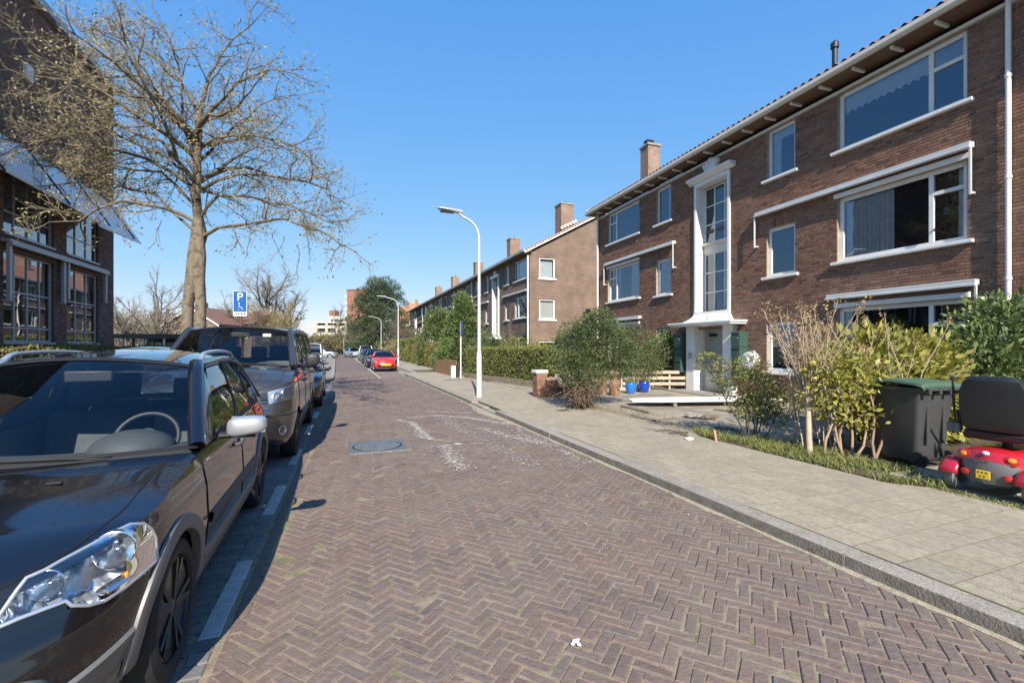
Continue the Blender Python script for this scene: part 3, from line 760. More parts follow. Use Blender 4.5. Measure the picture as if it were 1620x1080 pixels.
def rv(a,x,z0,z1,r): 
    m=MB(); m.tube([(x,a,z0),(x,a,z1)],r,12); m.build('pipe',M_dark,VT,smooth=40); m=MB(); m.lathe([(r*1.5,z1-.06),(r*1.5,z1+.06),(r*.6,z1+.12)],12,Tr(x,a,0)); m.build('cowl',M_dark,VT,smooth=40)
rv(2.62,.1,8.3,9.02,.06)
# house-wall fittings
def mailboxes(a,side):
    t=thing('mailbox_stack','stack of three green metal mailboxes '+side,'mailbox',P0,B1A,None)
    for k in range(3):
        z=.72+k*.45
        m=MB(); m.box((-.34,a-.17,z),(-.015,a+.17,z+.44)); b=m.build('mailbox',M_green,t,bevel=.01)
        g=MB(); g.box((-.348,a-.13,z+.34),(-.342,a+.13,z+.38)); g.build('slot',M_black,b)
        g=MB(); g.tube([(-.34,a-.1,z+.25),(-.352,a-.1,z+.25)],.018,8); g.build('lock',M_chrome,b)
mailboxes(7.9,'left of the entrance door, beside the ivy hedge'); mailboxes(5.3,'right of the entrance door, beside the white hose reel')
hr=thing('hose_reel','round white plastic garden hose reel fixed to the brick wall','hose reel',P0,B1A)
m=MB(); Mh=Tr(-.12,4.95,1.22)@Matrix.Rotation(-pi/2,4,'Y')
m.lathe([(.0,.14),(.06,.14),(.07,.12),(.22,.12),(.24,.1),(.24,.07),(.16,.05),(.16,-.05),(.24,-.07),(.24,-.1),(.1,-.11)],28,Mh); m.build('drum',M_whiteold,hr,smooth=40)
m=MB(); m.tube([Mh@Vector((.17*cos(q),.17*sin(q),.045*sin(q*.3))) for q in [i*.25 for i in range(130)]],.012,6); m.build('hose',pmat('grey_green_hose',(.4,.5,.45),.5),hr,smooth=60)
m=MB(); m.box((-.1,4.86,.95),(-.012,5.04,1.5)); m.build('bracket',M_alu,hr,bevel=.01)

# ---------------------------------------------------------------- the long block behind
Q0=Vector((1.19,30.5,0)); B2A=math.atan(.374)
B2=thing('apartment_block','long brown brick apartment row with lit gable end and white framed windows','building',Q0,B2A)
E2=8.06; LEN=58.; UN=14.25; RX=5.6
ops2=[]; gl2=glassmat('far_window_glass',(.82,.86,.88),.2,0,0,(.85,.92,1.0))
nu=4
for u in range(nu):
    y0=u*UN
    for (p,q) in ((.5,2.9),(11.35,13.75)):
        for z in ((.95,2.5),(3.62,5.15),(6.3,7.72)): ops2.append((y0+p,y0+q,*z,'b',p<5))
    for (p,q) in ((4.1,5.0),(9.25,10.15)):
        for z in ((.95,2.3),(3.6,4.95),(6.3,7.72)): ops2.append((y0+p,y0+q,*z,'s',True))
    ops2.append((y0+6.35,y0+7.9,2.3,7.1,'t',True))
m=MB(); wall_sheet(m,0,LEN,0,E2-.1,ops2)
gops=[(.69,1.87,6.24,7.65),(.69,1.87,3.46,4.83),(.69,1.87,.9,2.0)]
# gable wall at y=0, facing the camera; axes x and z
G=[]
for p,q,r,s in cells(0,RX*2,0,E2-.1,gops): G.append([(p,0,r),(q,0,r),(q,0,s),(p,0,s)])
for q in G: m.add(q,[(0,1,2,3)])
m.add([(0,0,E2-.1),(RX*2,0,E2-.1),(RX,0,E2-.1+RX*.535)],[(0,1,2)])
for o in gops:
    p,q,r,s=o; d=.12
    m.add([(p,0,r),(q,0,r),(q,0,s),(p,0,s),(p,d,r),(q,d,r),(q,d,s),(p,d,s)],[(0,4,5,1),(1,5,6,2),(2,6,7,3),(3,7,4,0)])
m.add([(RX*2,0,0),(RX*2,LEN,0),(RX*2,LEN,E2),(RX*2,0,E2)],[(0,1,2,3)])
m.add([(0,LEN,0),(RX*2,LEN,0),(RX*2,LEN,E2),(RX,LEN,E2+RX*.535),(0,LEN,E2)],[(4,3,2,1,0)])
m.build('wall',M_brickB,B2)
m=MB()
for z in (0.05,2.85,5.58,8.0): m.box((.31,.35,z-.1),(4.4,LEN-.3,z))
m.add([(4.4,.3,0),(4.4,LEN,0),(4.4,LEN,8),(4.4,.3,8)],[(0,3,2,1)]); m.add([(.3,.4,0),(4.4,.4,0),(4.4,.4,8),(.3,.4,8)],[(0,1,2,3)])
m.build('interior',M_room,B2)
R2=random.Random(5)
for o in ops2:
    a0,a1,z0,z1,k,fl=o
    if k=='b':
        q=a0+.62 if not fl else a1-.62
        w=window(B2,a0,a1,z0,z1,fw=.09,mull=[q],sill=.1,glass=gl2)
    elif k=='s': w=window(B2,a0,a1,z0,z1,fw=.09,sill=.1,glass=gl2)
    else:
        m=MB(); m.box((-.1,a0-.05,2.3),(.3,a0+.1,7.2)); m.box((-.1,a1-.1,2.3),(.3,a1+.05,7.2)); m.box((-.2,a0-.2,7.2),(.3,a1+.2,7.4)); m.box((-.5,a0-.5,2.2),(.1,a1+.5,2.4)); m.box((-.15,AC*0+(a0+a1)/2-.15,7.4),(-.01,(a0+a1)/2+.15,7.75)); m.build('stair_window_surround',M_white,B2)
        w=window(B2,a0+.1,a1-.1,2.5,7.1,x=.2,fw=.06,mull=[a0+.55,a1-.55],trans=[(a0,a1,z) for z in (3.3,4.1,4.9,5.7,6.5)],sill=0,glass=gl2)
    if k!='t' and R2.random()<.6:
        aa=a0+.1; curtain(w,.26,aa,aa+(a1-a0)*R2.uniform(.15,.9),z0+.05,z1-.05,M_curtain if R2.random()<.5 else M_blind,fold=.15)
for (p,q,r,s) in gops:
    m=MB(); x=.06; f=.09
    m.box((p,x,r),(p+f,x+.06,s)); m.box((q-f,x,r),(q,x+.06,s)); m.box((p+f,x,r),(q-f,x+.06,r+f)); m.box((p+f,x,s-f),(q-f,x+.06,s))
    w=m.build('window',M_white,B2)
    g=MB(); g.add([(p,x+.03,r),(q,x+.03,r),(q,x+.03,s),(p,x+.03,s)],[(0,1,2,3)]); g.build('pane',gl2,w)
    g=MB(); g.box((p-.1,-.08,r-.1),(q+.1,x+.02,r-.003)); g.build('sill',M_white,w)
    g=MB()
    if r>6:
        P=[[(p+.1+(q-p-.2)*i/40,.25+.03*sin(i*1.2),z) for z in (r,s)] for i in range(41)]; g.grid(P); g.build('curtain',M_curtain,w)
    elif r>3:
        for i in range(9): g.box((p+.05,.2,r+.14*i+.02),(q-.05,.22,r+.14*i+.15))
        g.build('blind',M_blind,w,kind='stuff')
sl_=.535
m=MB(); m.add([(-.45,-.25,E2-.05),(-.45,LEN+.2,E2-.05),(RX,LEN+.2,E2-.05+(RX+.45)*sl_),(RX,-.25,E2-.05+(RX+.45)*sl_)],[(0,3,2,1)])
m.add([(RX*2+.45,-.25,E2-.05),(RX*2+.45,LEN+.2,E2-.05),(RX,LEN+.2,E2-.05+(RX+.45)*sl_),(RX,-.25,E2-.05+(RX+.45)*sl_)],[(0,1,2,3)])
# raised pantile rolls along the verge that show against the sky
for k in range(29):
    x=-.4+k*.2; z=E2-.05+(x+.45)*sl_
    m.box((x,-.27,z-.02),(x+.17,.0,z+.06))
m.build('roof',pmat('roof_tile_red_brown',(.36,.16,.10),.8,var=.25,vs=4,bump=.4,bs=20),B2)
for s_ in (0,1):
    X=lambda x: x if s_==0 else RX*2-x
    m=MB(); m.prism([(X(-.45),-.23,E2-.24),(X(RX),-.23,E2-.24+(RX+.45)*sl_),(X(RX),-.23,E2-.03+(RX+.45)*sl_),(X(-.45),-.23,E2-.03)],(0,.05,0)); m.build('bargeboard',M_white,B2)
m=MB(); m.box((-.58,-.25,E2-.14),(-.42,LEN+.2,E2+.02)); m.build('gutter',M_zinc,B2)
m=MB(); m.box((-.42,-.2,E2-.13),(.1,LEN,E2-.101)); m.build('soffit',M_soffit,B2)
for u in range(nu+1): pipe(B2,-.09,max(.12,u*UN-.1) if u else .12,.1,E2-.15,.055)
m=MB(); m.tube([(5.25,-.08,.1),(5.25,-.08,10.6)],.055,10); m.build('downpipe',M_white,B2)
for u in range(nu):
    for (p,q,z) in ((.3,5.2,5.45),(9.05,13.95,5.45),(.3,3.1,2.75),(11.2,13.95,2.75)):
        if R2.random()<.75:
            m=MB(); m.box((-.17,u*UN+p,z-.06),(-.004,u*UN+q,z+.06)); m.build('awning',M_awn,B2)
C2=[]
for i,(y,x) in enumerate(((1.5,3.35),(12.6,3.6),(24.5,3.6),(36.5,3.6),(48.5,3.6))):
    ch=thing('chimney',['brown brick chimney above the lit gable end','second brick chimney from the lit gable end','third brick chimney from the lit gable end','fourth brick chimney from the lit gable end','last brick chimney at the far end of the long row'][i],'chimney',Q0,B2A,'chimneys along the long row')
    zt=8.0+(x+.45)*sl_; chimney(ch,x,y,zt-.6,11.8 if i<2 else 11.6,.5,.5)
    if i==0:
        m=MB()
        for k in range(6): m.box((x-.55+k*.22,y-.62,zt-.05+k*.115),(x-.4+k*.22,y-.505,zt+.12+k*.115))
        m.build('flashing',M_white,ch,kind='stuff')
# ---------------------------------------------------------------- school on the left
SL=thing('school_building','tall dark brick building with grid windows and white shade sails behind bare tree','building',st(21.5,-8.0),TH)
ZL=11.4
lops=[(-6.06,-3.86,1.74,4.1),(-3.18,-1.18,1.74,4.1),(-6.06,-3.86,4.56,6.3),(-3.18,-1.18,4.56,6.3),(-9.0,-6.75,1.74,4.1),(-9.0,-6.75,4.56,6.3)]
# its facade looks to +x (towards the street): build in a mirrored sense
m=MB()
for p,q,r,s in cells(-13,0,0,ZL,lops): m.add([(0,p,r),(0,q,r),(0,q,s),(0,p,s)],[(0,1,2,3)])
for p,q,r,s in lops:
    d=-.3; m.add([(0,p,r),(0,q,r),(0,q,s),(0,p,s),(d,p,r),(d,q,r),(d,q,s),(d,p,s)],[(0,4,5,1),(1,5,6,2),(2,6,7,3),(3,7,4,0)])
m.add([(0,0,0),(-12,0,0),(-12,0,ZL),(-6,0,ZL+5),(0,0,ZL)],[(0,1,2,3,4)]); m.add([(-12,0,0),(-12,-13,0),(-12,-13,ZL),(-12,0,ZL)],[(0,1,2,3)]); m.add([(0,-13,0),(-12,-13,0),(-12,-13,ZL),(-6,-13,ZL+5),(0,-13,ZL)],[(4,3,2,1,0)])
m.build('wall',pmat('dark_mortar',(.13,.11,.1),.95,var=.2,vs=6),SL)
LB=bpy.data.objects.new('brick_skin',None)
def kL(c):
    p=st(21.5+c[0],-8.0); px=CX+F*p.x/p.y; py=HY-F*(c[2]-CH)/p.y
    return p.y if (-5<px and -5<py<550) else 1e6+p.y
def face_flip(c,x=0,h=.012): return [(-q[0],q[1],q[2]) for q in brick_face(*c,x,h)]
_old=brick_face
def brick_face(a0,a1,z0,z1,x=0.0,h=.012): return [(-q[0],q[1],q[2]) for q in _old(a0,a1,z0,z1,x,h)]
_of=_bff; _bff=[tuple(reversed(f)) for f in _of]
bpy.data.objects.remove(LB)
brick_courses(SL,M_brickL,-9.5,0,.1,ZL-.05,lops,300,kL,9)
brick_face=_old; _bff=_of
m=MB()
for z in (1.2,4.4,6.9): m.box((-5,-9.4,z-.12),(-.31,-.3,z))
m.add([(-5,-9.4,0),(-5,-.3,0),(-5,-.3,7),(-5,-9.4,7)],[(0,1,2,3)]); m.box((-5,-.4,0),(-.31,-.3,7))
m.build('interior',pmat('school_room',(.36,.32,.27),.9,var=.3,vs=2),SL)
gls=glassmat('school_glass',(.6,.64,.66),.26,0,.06,(.95,.95,.95))
for p,q,r,s in lops:
    n=4 if q-p>2.05 else 3
    m=MB(); x=-.12; f=.05
    def fr(a,b): m.box(a,b)
    fr((x,p,r),(x+.06,p+f,s)); fr((x,q-f,r),(x+.06,q,s)); fr((x,p+f,r),(x+.06,q-f,r+f)); fr((x,p+f,s-f),(x+.06,q-f,s))
    mu=[p+(q-p)*k/n for k in range(1,n)]
    for k in mu: fr((x-.002,k-.022,r+f),(x+.056,k+.022,s-f))
    trz=[r+(s-r)*k for k in ((.16,.56) if r<4 else (.33,))]
    for z in trz: fr((x-.004,p+f,z-.022),(x+.052,q-f,z+.022))
    w=m.build('window',M_alu,SL,bevel=.004)
    ed=[p]+mu+[q]; zz=[r]+trz+[s]
    for i in range(n):
        for j in range(len(zz)-1):
            g=MB(); g.add([(x+.03,ed[i]+.01,zz[j]+.01),(x+.03,ed[i+1]-.01,zz[j]+.01),(x+.03,ed[i+1]-.01,zz[j+1]-.01),(x+.03,ed[i]+.01,zz[j+1]-.01)],[(0,1,2,3)]); g.build('pane',gls,w)
    g=MB(); g.box((x,p-.02,r-.06),(.05,q+.02,r-.003)); g.build('sill',M_alu,w)
    if r<4: curtain(w,-.32,q-.75,q-.2,r,s-.1,M_blind)
    else: curtain(w,-.3,p+.1,q-.1,r+.05,r+.6,M_curtain)
# sun-blind rail with drop boxes
m=MB(); m.box((.02,-6.2,4.28),(.22,-.95,4.36)); m.box((.18,-6.2,4.2),(.26,-.95,4.3)); m.build('blind_rail',M_alu,SL,bevel=.01)
m=MB(); m.box((.005,-6.1,4.102),(.04,-1.1,4.2)); m.build('lintel_board',M_soffit,SL)
for a,l in ((-6.1,1.5),(-3.65,1.35),(-3.42,1.2),(-1.0,1.1)):
    m=MB(); m.box((.1,a-.05,4.28-l),(.18,a+.05,4.28)); m.box((.004,a-.04,4.28-l),(.1,a+.04,4.2-l+.12)); m.build('blind_arm',M_alu,SL,bevel=.006)
m=MB(); m.box((-.05,-13,ZL-.2),(.12,.12,ZL-.08)); m.box((.1,-13,ZL-.22),(.22,.14,ZL)); m.build('eave',M_zinc,SL)
m=MB(); m.add([(.2,-13,ZL),(.2,.15,ZL),(-6,.15,ZL+5),(-6,-13,ZL+5)],[(0,1,2,3)]); m.add([(-12.6,-13,ZL),(-12.6,.35,ZL),(-6,.35,ZL+5),(-6,-13,ZL+5)],[(3,2,1,0)]); m.build('roof',M_tile,SL)
m=MB(); m.box((.014,-5.35,8.85),(.12,-5.05,9.3)); m.build('alarm_box',M_whiteold,SL,bevel=.02)
# white shade sails along the facade: a sloping membrane on dark struts
M_sail=pmat('sail_membrane',(.92,.87,.82),.6,var=.04,vs=2)
SAIL=thing('shade_sail','white stretched membrane sun sail over the grid windows of the dark brick building','sail',st(21.5,-8.0),TH)
def quadpatch(A,B,C,D,n=8,sag=.12):
    P=[]
    for i in range(n+1):
        u=i/n; r=[]
        for j in range(n+1):
            v=j/n
            p=Vector(A)*(1-u)*(1-v)+Vector(B)*u*(1-v)+Vector(C)*u*v+Vector(D)*(1-u)*v
            p.z-=sag*16*u*(1-u)*v*(1-v)*.25; r.append(p)
        P.append(r)
    return P
SP=[]
def sailpart(A,B,C,D,sag=.1):
    m=MB(); m.grid(quadpatch(A,B,C,D,8,sag)); o=m.build('membrane',M_sail,SAIL,smooth=80)
    sd=o.modifiers.new('thick','SOLIDIFY'); sd.thickness=.012
sailpart((.08,-9.5,6.95),(.08,-3.5,6.95),(1.1,-3.75,5.42),(1.1,-9.5,5.5))
sailpart((.08,-3.4,7.0),(.08,-.02,6.9),(1.12,-.75,5.42),(1.1,-3.9,5.3),.06)
for a in (-8.2,-5.6,-3.3,-1.4):
    m=MB(); m.tube([(.03,a-.3,7.35),(1.14,a,5.48)],.025,8); m.build('strut',M_dark,SAIL)
# ================================================================ CARS
# car frame: nose at y=0, tail at y=L, x to the car's own left, z up
def lerp_tab(tab,x):
    if x<=tab[0][0]: return tab[0][1]
    for (a,b),(c,d) in zip(tab,tab[1:]):
        if x<=c:
            u=(x-a)/(c-a); u=u*u*(3-2*u)*.35+u*.65; return b+(d-b)*u
    return tab[-1][1]
def cpaint(name,col,metal=.0,rough=.25,flake=.02):
    m=pmat(name,col,rough,metal,var=flake,vs=3,coat=1.0,spec=.5); return m
M_carglass=glassmat('car_glass',(.9,.93,.92),.015,0,0,(1,1,1),1.38)
M_carglass2=glassmat('car_side_glass',(.55,.6,.6),.14,0,0,(1,1,1))
M_seat=pmat('dark_seat_cloth',(.085,.088,.092),.9,var=.15,vs=20)
M_trim=pmat('grey_cabin_plastic',(.22,.23,.23),.7,var=.06)
M_dash=pmat('dark_dashboard',(.06,.065,.068),.65,var=.08)
M_lens=glassmat('lamp_lens',(.95,.97,1.0),.06,0,0,(1,1,1))
M_refl=pmat('lamp_reflector',(.78,.79,.8),.16,1.0,var=0)
M_bezel=pmat('lamp_silver_bezel',(.68,.7,.72),.3,.75,var=.03)
M_amber=pmat('amber_lens',(.8,.28,.03),.2,var=0,coat=.5)
M_redlens=pmat('red_lens',(.5,.02,.015),.2,var=.03,coat=.6)
M_seam=pmat('panel_gap',(.004,.004,.004),.9,var=0)
M_clad=pmat('grey_cladding',(.17,.165,.16),.5,.25,var=.06,vs=6)
M_rimdark=pmat('black_alloy',(.016,.016,.017),.3,.5,var=.05,coat=.3)
M_rimsilver=pmat('silver_alloy',(.45,.46,.47),.3,.8,var=.05)
M_plate=pmat('yellow_number_plate',(.75,.5,.03),.5,var=.03)
class Body:
    def __init__(s,P):
        s.P=P
    def plan(s,tau):
        P=s.P; n=P.get('n',2.7); HW=P['HW']; L=P['L']; cf=P['cf']; cr=P['cr']
        if tau<1:
            th=tau*pi/2; x=HW*max(0,sin(th))**(2/n); y=cf*(1-max(0,cos(th))**(2/n))
        elif tau<=2: y=cf+(L-cr-cf)*(tau-1); x=HW
        else:
            th=(3-tau)*pi/2; n2=P.get('nr',4.0); x=HW*max(0,sin(th))**(2/n2); y=L-cr*(1-max(0,cos(th))**(2/n2))
        x*=1-P.get('taper',.035)*((y-L*.5)/(L*.5))**2
        return x,y
    def nrm(s,tau):
        e=.004; a=s.plan(max(0,tau-e)); b=s.plan(min(3,tau+e)); dx,dy=b[0]-a[0],b[1]-a[1]; l=math.hypot(dx,dy) or 1
        return dy/l,-dx/l
    def tau_y(s,y):
        P=s.P; n=P.get('n',2.7); cf=P['cf']; cr=P['cr']; L=P['L']
        if y<cf: return math.acos(max(0,1-y/cf)**(n/2))/(pi/2)
        if y<=L-cr: return 1+(y-cf)/(L-cr-cf)
        return 3-math.acos(max(0,1-(L-y)/cr)**(P.get('nr',4.0)/2))/(pi/2)
    def B(s,tau,z,off=0,side=1):
        P=s.P; x,y=s.plan(tau); nx,ny=s.nrm(tau)
        f=max(0,-ny)**1.5; r=max(0,ny)**1.5
        ins=lerp_tab(P['ins_side'],z)*(1-f-r)+lerp_tab(P['ins_front'],z)*f+lerp_tab(P['ins_rear'],z)*r
        d=off-ins
        return Vector((side*max(0,(x+nx*d)),y+ny*d,z))
    def z1(s,y): return lerp_tab(s.P['zsh'],y)
    def z0(s,y):
        P=s.P; z=lerp_tab(P['zsill'],y)
        for yw in (P['yf'],P['yr']):
            d=abs(y-yw)
            if d<P['Ra']: z=max(z,P['R']+sqrt(P['Ra']**2-d*d))
        return z
    def taus(s,res=1.0):
        P=s.P; t=[i/int(26*res) for i in range(int(26*res))]
        n=int(40*res); t+=[1+i/n for i in range(n+1)]; m=int(14*res); t+=[2+i/m for i in range(1,m+1)]
        for yw in (P['yf'],P['yr']):
            for k in range(0,25): t.append(s.tau_y(yw+P['Ra']*.9999*cos(pi*k/24)))
        t=sorted(t); out=[t[0]]
        for q in t[1:]:
            if q-out[-1]>1e-3: out.append(q)
        return out
def tube_on(bd,pts,r,off=0,side=1,n=5):
    return [bd.B(t,z,off,side) for t,z in pts]
def make_wheel(parent,x,y,R,w,side,rim,spokes=5,twin=True,rr=.7):
    m=MB(); ax=Tr(x,y,R)@Matrix.Rotation(side*pi/2,4,'Y')       # local +z points outwards
    pr=[(R*rr,-w/2),(R*.9,-w/2),(R*.975,-w*.42),(R,-w*.3),(R,w*.3),(R*.975,w*.42),(R*.9,w*.49),(R*rr+.012,w*.47),(R*rr,w*.40),(R*rr,-w/2)]
    m.lathe(pr,36,ax,close=True); ty=m.build('wheel',M_rubber,parent,smooth=35)
    m=MB(); m.lathe([(R*rr,w*.38),(R*rr*.95,w*.42),(R*rr*.93,w*.3),(R*rr*.9,w*.05),(0,w*.0)],36,ax)
    for k in range(spokes):
        for d in ((-.16,.16) if twin else (0,)):
            a=2*pi*k/spokes+.3
            p=ax@Vector((R*.1*cos(a),R*.1*sin(a),w*.33)); q=ax@Vector((R*rr*.94*cos(a+d),R*rr*.94*sin(a+d),w*.37))
            m.bar(p,q,.028 if twin else .05,.03,up=tuple((ax.to_3x3()@Vector((0,0,1)))))
    m.lathe([(R*.17,w*.25),(R*.17,w*.37),(R*.12,w*.40),(0,w*.40)],20,ax)
    r_=m.build('rim',rim,ty,smooth=35,kind=None)
    return ty
def seat(parent,x,y,z,mat=None):
    m=MB(); m.box((x-.25,y-.28,z),(x+.25,y+.25,z+.16)); 
    T=Tr(x,y+.24,z+.12)@Matrix.Rotation(radians(-16),4,'X'); m.box((-.25,-.07,0),(.25,.09,.56),M=T)
    o=m.build('seat',mat or M_seat,parent,bevel=.05,smooth=50)
    g=MB(); T2=T@Tr(0,.0,.58); g.box((-.13,-.05,.03),(.13,.06,.24),M=T2); g.box((-.06,-.01,-.04),(-.045,.01,.04),M=T2); g.box((.045,-.01,-.04),(.06,.01,.04),M=T2)
    g.build('headrest',mat or M_seat,o,bevel=.045,smooth=50)
def car(name,label,P,loc,rz,paint,group=None,detail=1,hole=None):
    """hole: function(world point)->bool marking skin left open for a headlight"""
    root=thing(name,label,'van' if P.get('van') else 'car',loc,rz,group)
    bd=Body(P); L=P['L']; HW=P['HW']; res=P.get('res',1.0)
    T=bd.taus(res); M=int(22*res)
    # body skin, one mesh, both sides
    m=MB()
    WM=Tr(*loc)@Rz(rz)
    for side in (1,-1):
        g=[]
        for t in T:
            x,y=bd.plan(t); z0,z1=bd.z0(y),bd.z1(y)
            g.append([bd.B(t,z0+(z1-z0)*k/M,0,side) for k in range(M+1)])
        vs=[p for r in g for p in r]; nj=M+1; fs=[]
        for i in range(len(g)-1):
            for j in range(M):
                a=i*nj+j; b=a+nj; f=(a,b,b+1,a+1) if side>0 else (a,a+1,b+1,b)
                if hole is not None:
                    c=sum((vs[q] for q in f),Vector())/4
                    if side<0: c=Vector((-c.x,c.y,c.z))
                    if hole(WM@c): continue
                fs.append(f)
        m.add(vs,fs)
    # bonnet: rows across the car at constant y
    yc=P['yc']; rows=[]; nr=int(34*res); nc=int(20*res)
    for i in range(nr+1):
        u=i/nr; tau=bd.tau_y(yc)*u
        e=bd.B(tau,bd.z1(bd.plan(tau)[1]))
        zc=lerp_tab(P['zhood'],bd.plan(tau)[1])
        row=[]
        for j in range(-nc,nc+1):
            v=j/nc; row.append(Vector((e.x*v,e.y-P.get('hbow',.0)*(1-v*v)*u,e.z+(zc-e.z)*(1-abs(v)**2.6))))
        rows.append(row)
    m.grid(rows)
    body=m.build('body',paint,root,smooth=38)
    # hood seam
    if detail:
        for side in (1,-1):
            q=MB(); pts=[]
            for i in range(3,nr+1):
                v=side*P.get('seam',.86); r=rows[i]; k=(v*nc+nc); j=int(k); fr=k-j
                p=r[j].lerp(r[min(j+1,2*nc)],fr); pts.append(p+Vector((0,0,.0005)))
            q.tube(pts,.0035,5); q.build('panel_seam',M_seam,body)
    # ---- greenhouse
    A0,A1,D1,D0=[Vector(P[k]) for k in ('A0','A1','D1','D0')]
    zr=P['zroof']      # (front centre, middle, rear centre)
    wb=P['wbow']; wt=P['wbowt']
    nsv=int(16*res); nsh=int(24*res)
    def wsp(u,v):     # windscreen: u across -1..1, v bottom to top
        b=Vector((A0.x*u,A0.y-wb*(1-u*u),A0.z+P.get('wz',.03)*(1-u*u))); t=Vector((A1.x*u,A1.y-wt*(1-u*u),A1.z+(zr[0]-A1.z)*(1-u*u)))
        p=b.lerp(t,v); p.y-=.03*4*v*(1-v); p.z+=.02*4*v*(1-v); return p
    g=MB(); g.grid([[wsp(-1+2*i/nsh,j/nsv) for j in range(nsv+1)] for i in range(nsh+1)])
    ws=g.build('windscreen',M_carglass,root,smooth=80)
    # black screen border
    g=MB()
    for rng_ in (([-.985+1.97*i/nsh for i in range(nsh+1)],0.0,.035),([-.985+1.97*i/nsh for i in range(nsh+1)],.955,1.0)):
        g.grid([[wsp(u,v)+Vector((0,-.003,.003)) for v in (rng_[1],rng_[2])] for u in rng_[0]])
    for u0,u1 in ((-1,-.955),(.955,1)): g.grid([[wsp(u0+(u1-u0)*i/2,v/10)+Vector((0,-.003,.003)) for v in range(11)] for i in range(3)])
    g.build('screen_border',M_black,ws,smooth=80)
    # roof
    def rp(u,v):       # u across, v front to rear
        f=A1.lerp(D1,v); ys=f.y-(wt*(1-v)**2-P.get('rbow',.06)*v*v)*(1-u*u)
        side_z=f.z+P.get('rarch',.04)*4*v*(1-v)
        zc=zr[0]*(1-v)*(1-2*v)+4*v*(1-v)*zr[1]+v*(2*v-1)*zr[2] if True else 0
        x=(f.x+P.get('rbulge',.015)*4*v*(1-v))*u
        return Vector((x,ys,side_z+(zc-side_z)*(1-abs(u)**2.4)))
    g=MB(); g.grid([[rp(-1+2*i/nsh,j/16) for j in range(17)] for i in range(nsh+1)]); rf=g.build('roof',paint,root,smooth=60)
    # rear window and tailgate upper half
    def hp(u,v):
        t=Vector((D1.x*u,D1.y+P.get('rbow',.06)*(1-u*u),D1.z+(zr[2]-D1.z)*(1-abs(u)**2.4))); b=Vector((D0.x*u,D0.y+P.get('rbow2',.1)*(1-u*u),D0.z))
        return b.lerp(t,v)
    g=MB(); g.grid([[hp(-1+2*i/12,j/6) for j in range(7)] for i in range(13)],flip=True); hb=g.build('rear_window',M_carglass2,root,smooth=80)
    g=MB()
    for u0,u1,v0,v1 in ((-1,-.86,0,1),(.86,1,0,1),(-.86,.86,0,.14),(-.86,.86,.86,1)): g.grid([[hp(u0+(u1-u0)*i/6,v0+(v1-v0)*j/4)+Vector((0,.006,.002)) for j in range(5)] for i in range(7)],flip=True)
    g.build('tailgate_frame',paint,hb,smooth=60)
    # deck from body shoulder to rear window base
    g=MB(); rr=[]
    for i in range(9):
        t=bd.tau_y(D0.y-.05)+(3-bd.tau_y(D0.y-.05))*i/8; p=bd.B(min(t,3),bd.z1(bd.plan(min(t,3))[1])); rr.append(p)
    for side in (1,-1):
        g.grid([[Vector((side*p.x,p.y,p.z)),Vector((side*min(p.x,D0.x)*.9,min(p.y-.06,D0.y+.1),p.z+.01))] for p in rr],flip=side<0)
    g.build('tailgate_ledge',paint,root,smooth=60)
    # sides: belt line to roof line
    def belt(y):
        t=bd.tau_y(y); return bd.B(t,bd.z1(y))
    ns=int(48*res)
    def sp_(u,v,side,off=0):
        yb=A0.y+(D0.y-A0.y)*u; b=belt(yb); k=min(1,u/.06)
        b=A0.lerp(b,k) if u<.06 else b
        if u>.94: b=b.lerp(D0,(u-.94)/.06)
        vv=min(1,max(0,u)); f=A1.lerp(D1,vv); t=rp(1,vv)
        p=b.lerp(t,v); p.x+=P.get('bulge',.02)*4*v*(1-v)+off; p.x*=side; return p
    wins=P['wins']      # list of (u0,u1) glazed stretches
    for side in (1,-1):
        # solid bits between
        ed=[0]+[q for w in wins for q in w]+[1]
        for k in range(0,len(ed),2):
            g=MB()
            u0,u1=ed[k],ed[k+1]
            if u1-u0<1e-3: continue
            nn=max(2,int((u1-u0)*ns)); g.grid([[sp_(u0+(u1-u0)*i/nn,j/8,side) for j in range(9)] for i in range(nn+1)],flip=side<0,m=0 if (k==0 or k==len(ed)-2) else 1)
            g.build('pillar',[paint,M_black],root,smooth=50)
        vb,vt=P.get('vb',.05),P.get('vt',.93)
        for (u0,u1) in wins:
            nn=max(3,int((u1-u0)*ns)); g=MB(); g.grid([[sp_(u0+(u1-u0)*i/nn,vb+(vt-vb)*j/8,side,-.004) for j in range(9)] for i in range(nn+1)],flip=side<0)
            gw=g.build('side_window',M_carglass2,root,smooth=80)
            g=MB(); g.grid([[sp_(u0+(u1-u0)*i/nn,vt+(1-vt)*j/2,side) for j in range(3)] for i in range(nn+1)],flip=side<0,m=0); g.grid([[sp_(u0+(u1-u0)*i/nn,vb*j/2,side,.002) for j in range(3)] for i in range(nn+1)],flip=side<0,m=1)
            lo=[sp_(u0+(u1-u0)*i/nn,vb,side,.002) for i in range(nn+1)]; hi=[sp_(u0+(u1-u0)*i/nn,vt,side,.002) for i in range(nn+1)]
            g.tube(lo,.007,5,1); g.tube(hi,.008,5,1); g.tube([lo[0],hi[0]],.008,5,1); g.tube([lo[-1],hi[-1]],.008,5,1)
            g.build('window_frame',[paint,M_black],gw,smooth=50)
        # A pillar and roof rail bead
        g=MB(); pts=[A0.lerp(A1,k/8)+Vector((-.004,-.03*4*(k/8)*(1-k/8)*.5,.01)) for k in range(9)]+[rp(1,v/12) for v in range(1,13)]+[D1.lerp(D0,k/5) for k in range(1,6)]
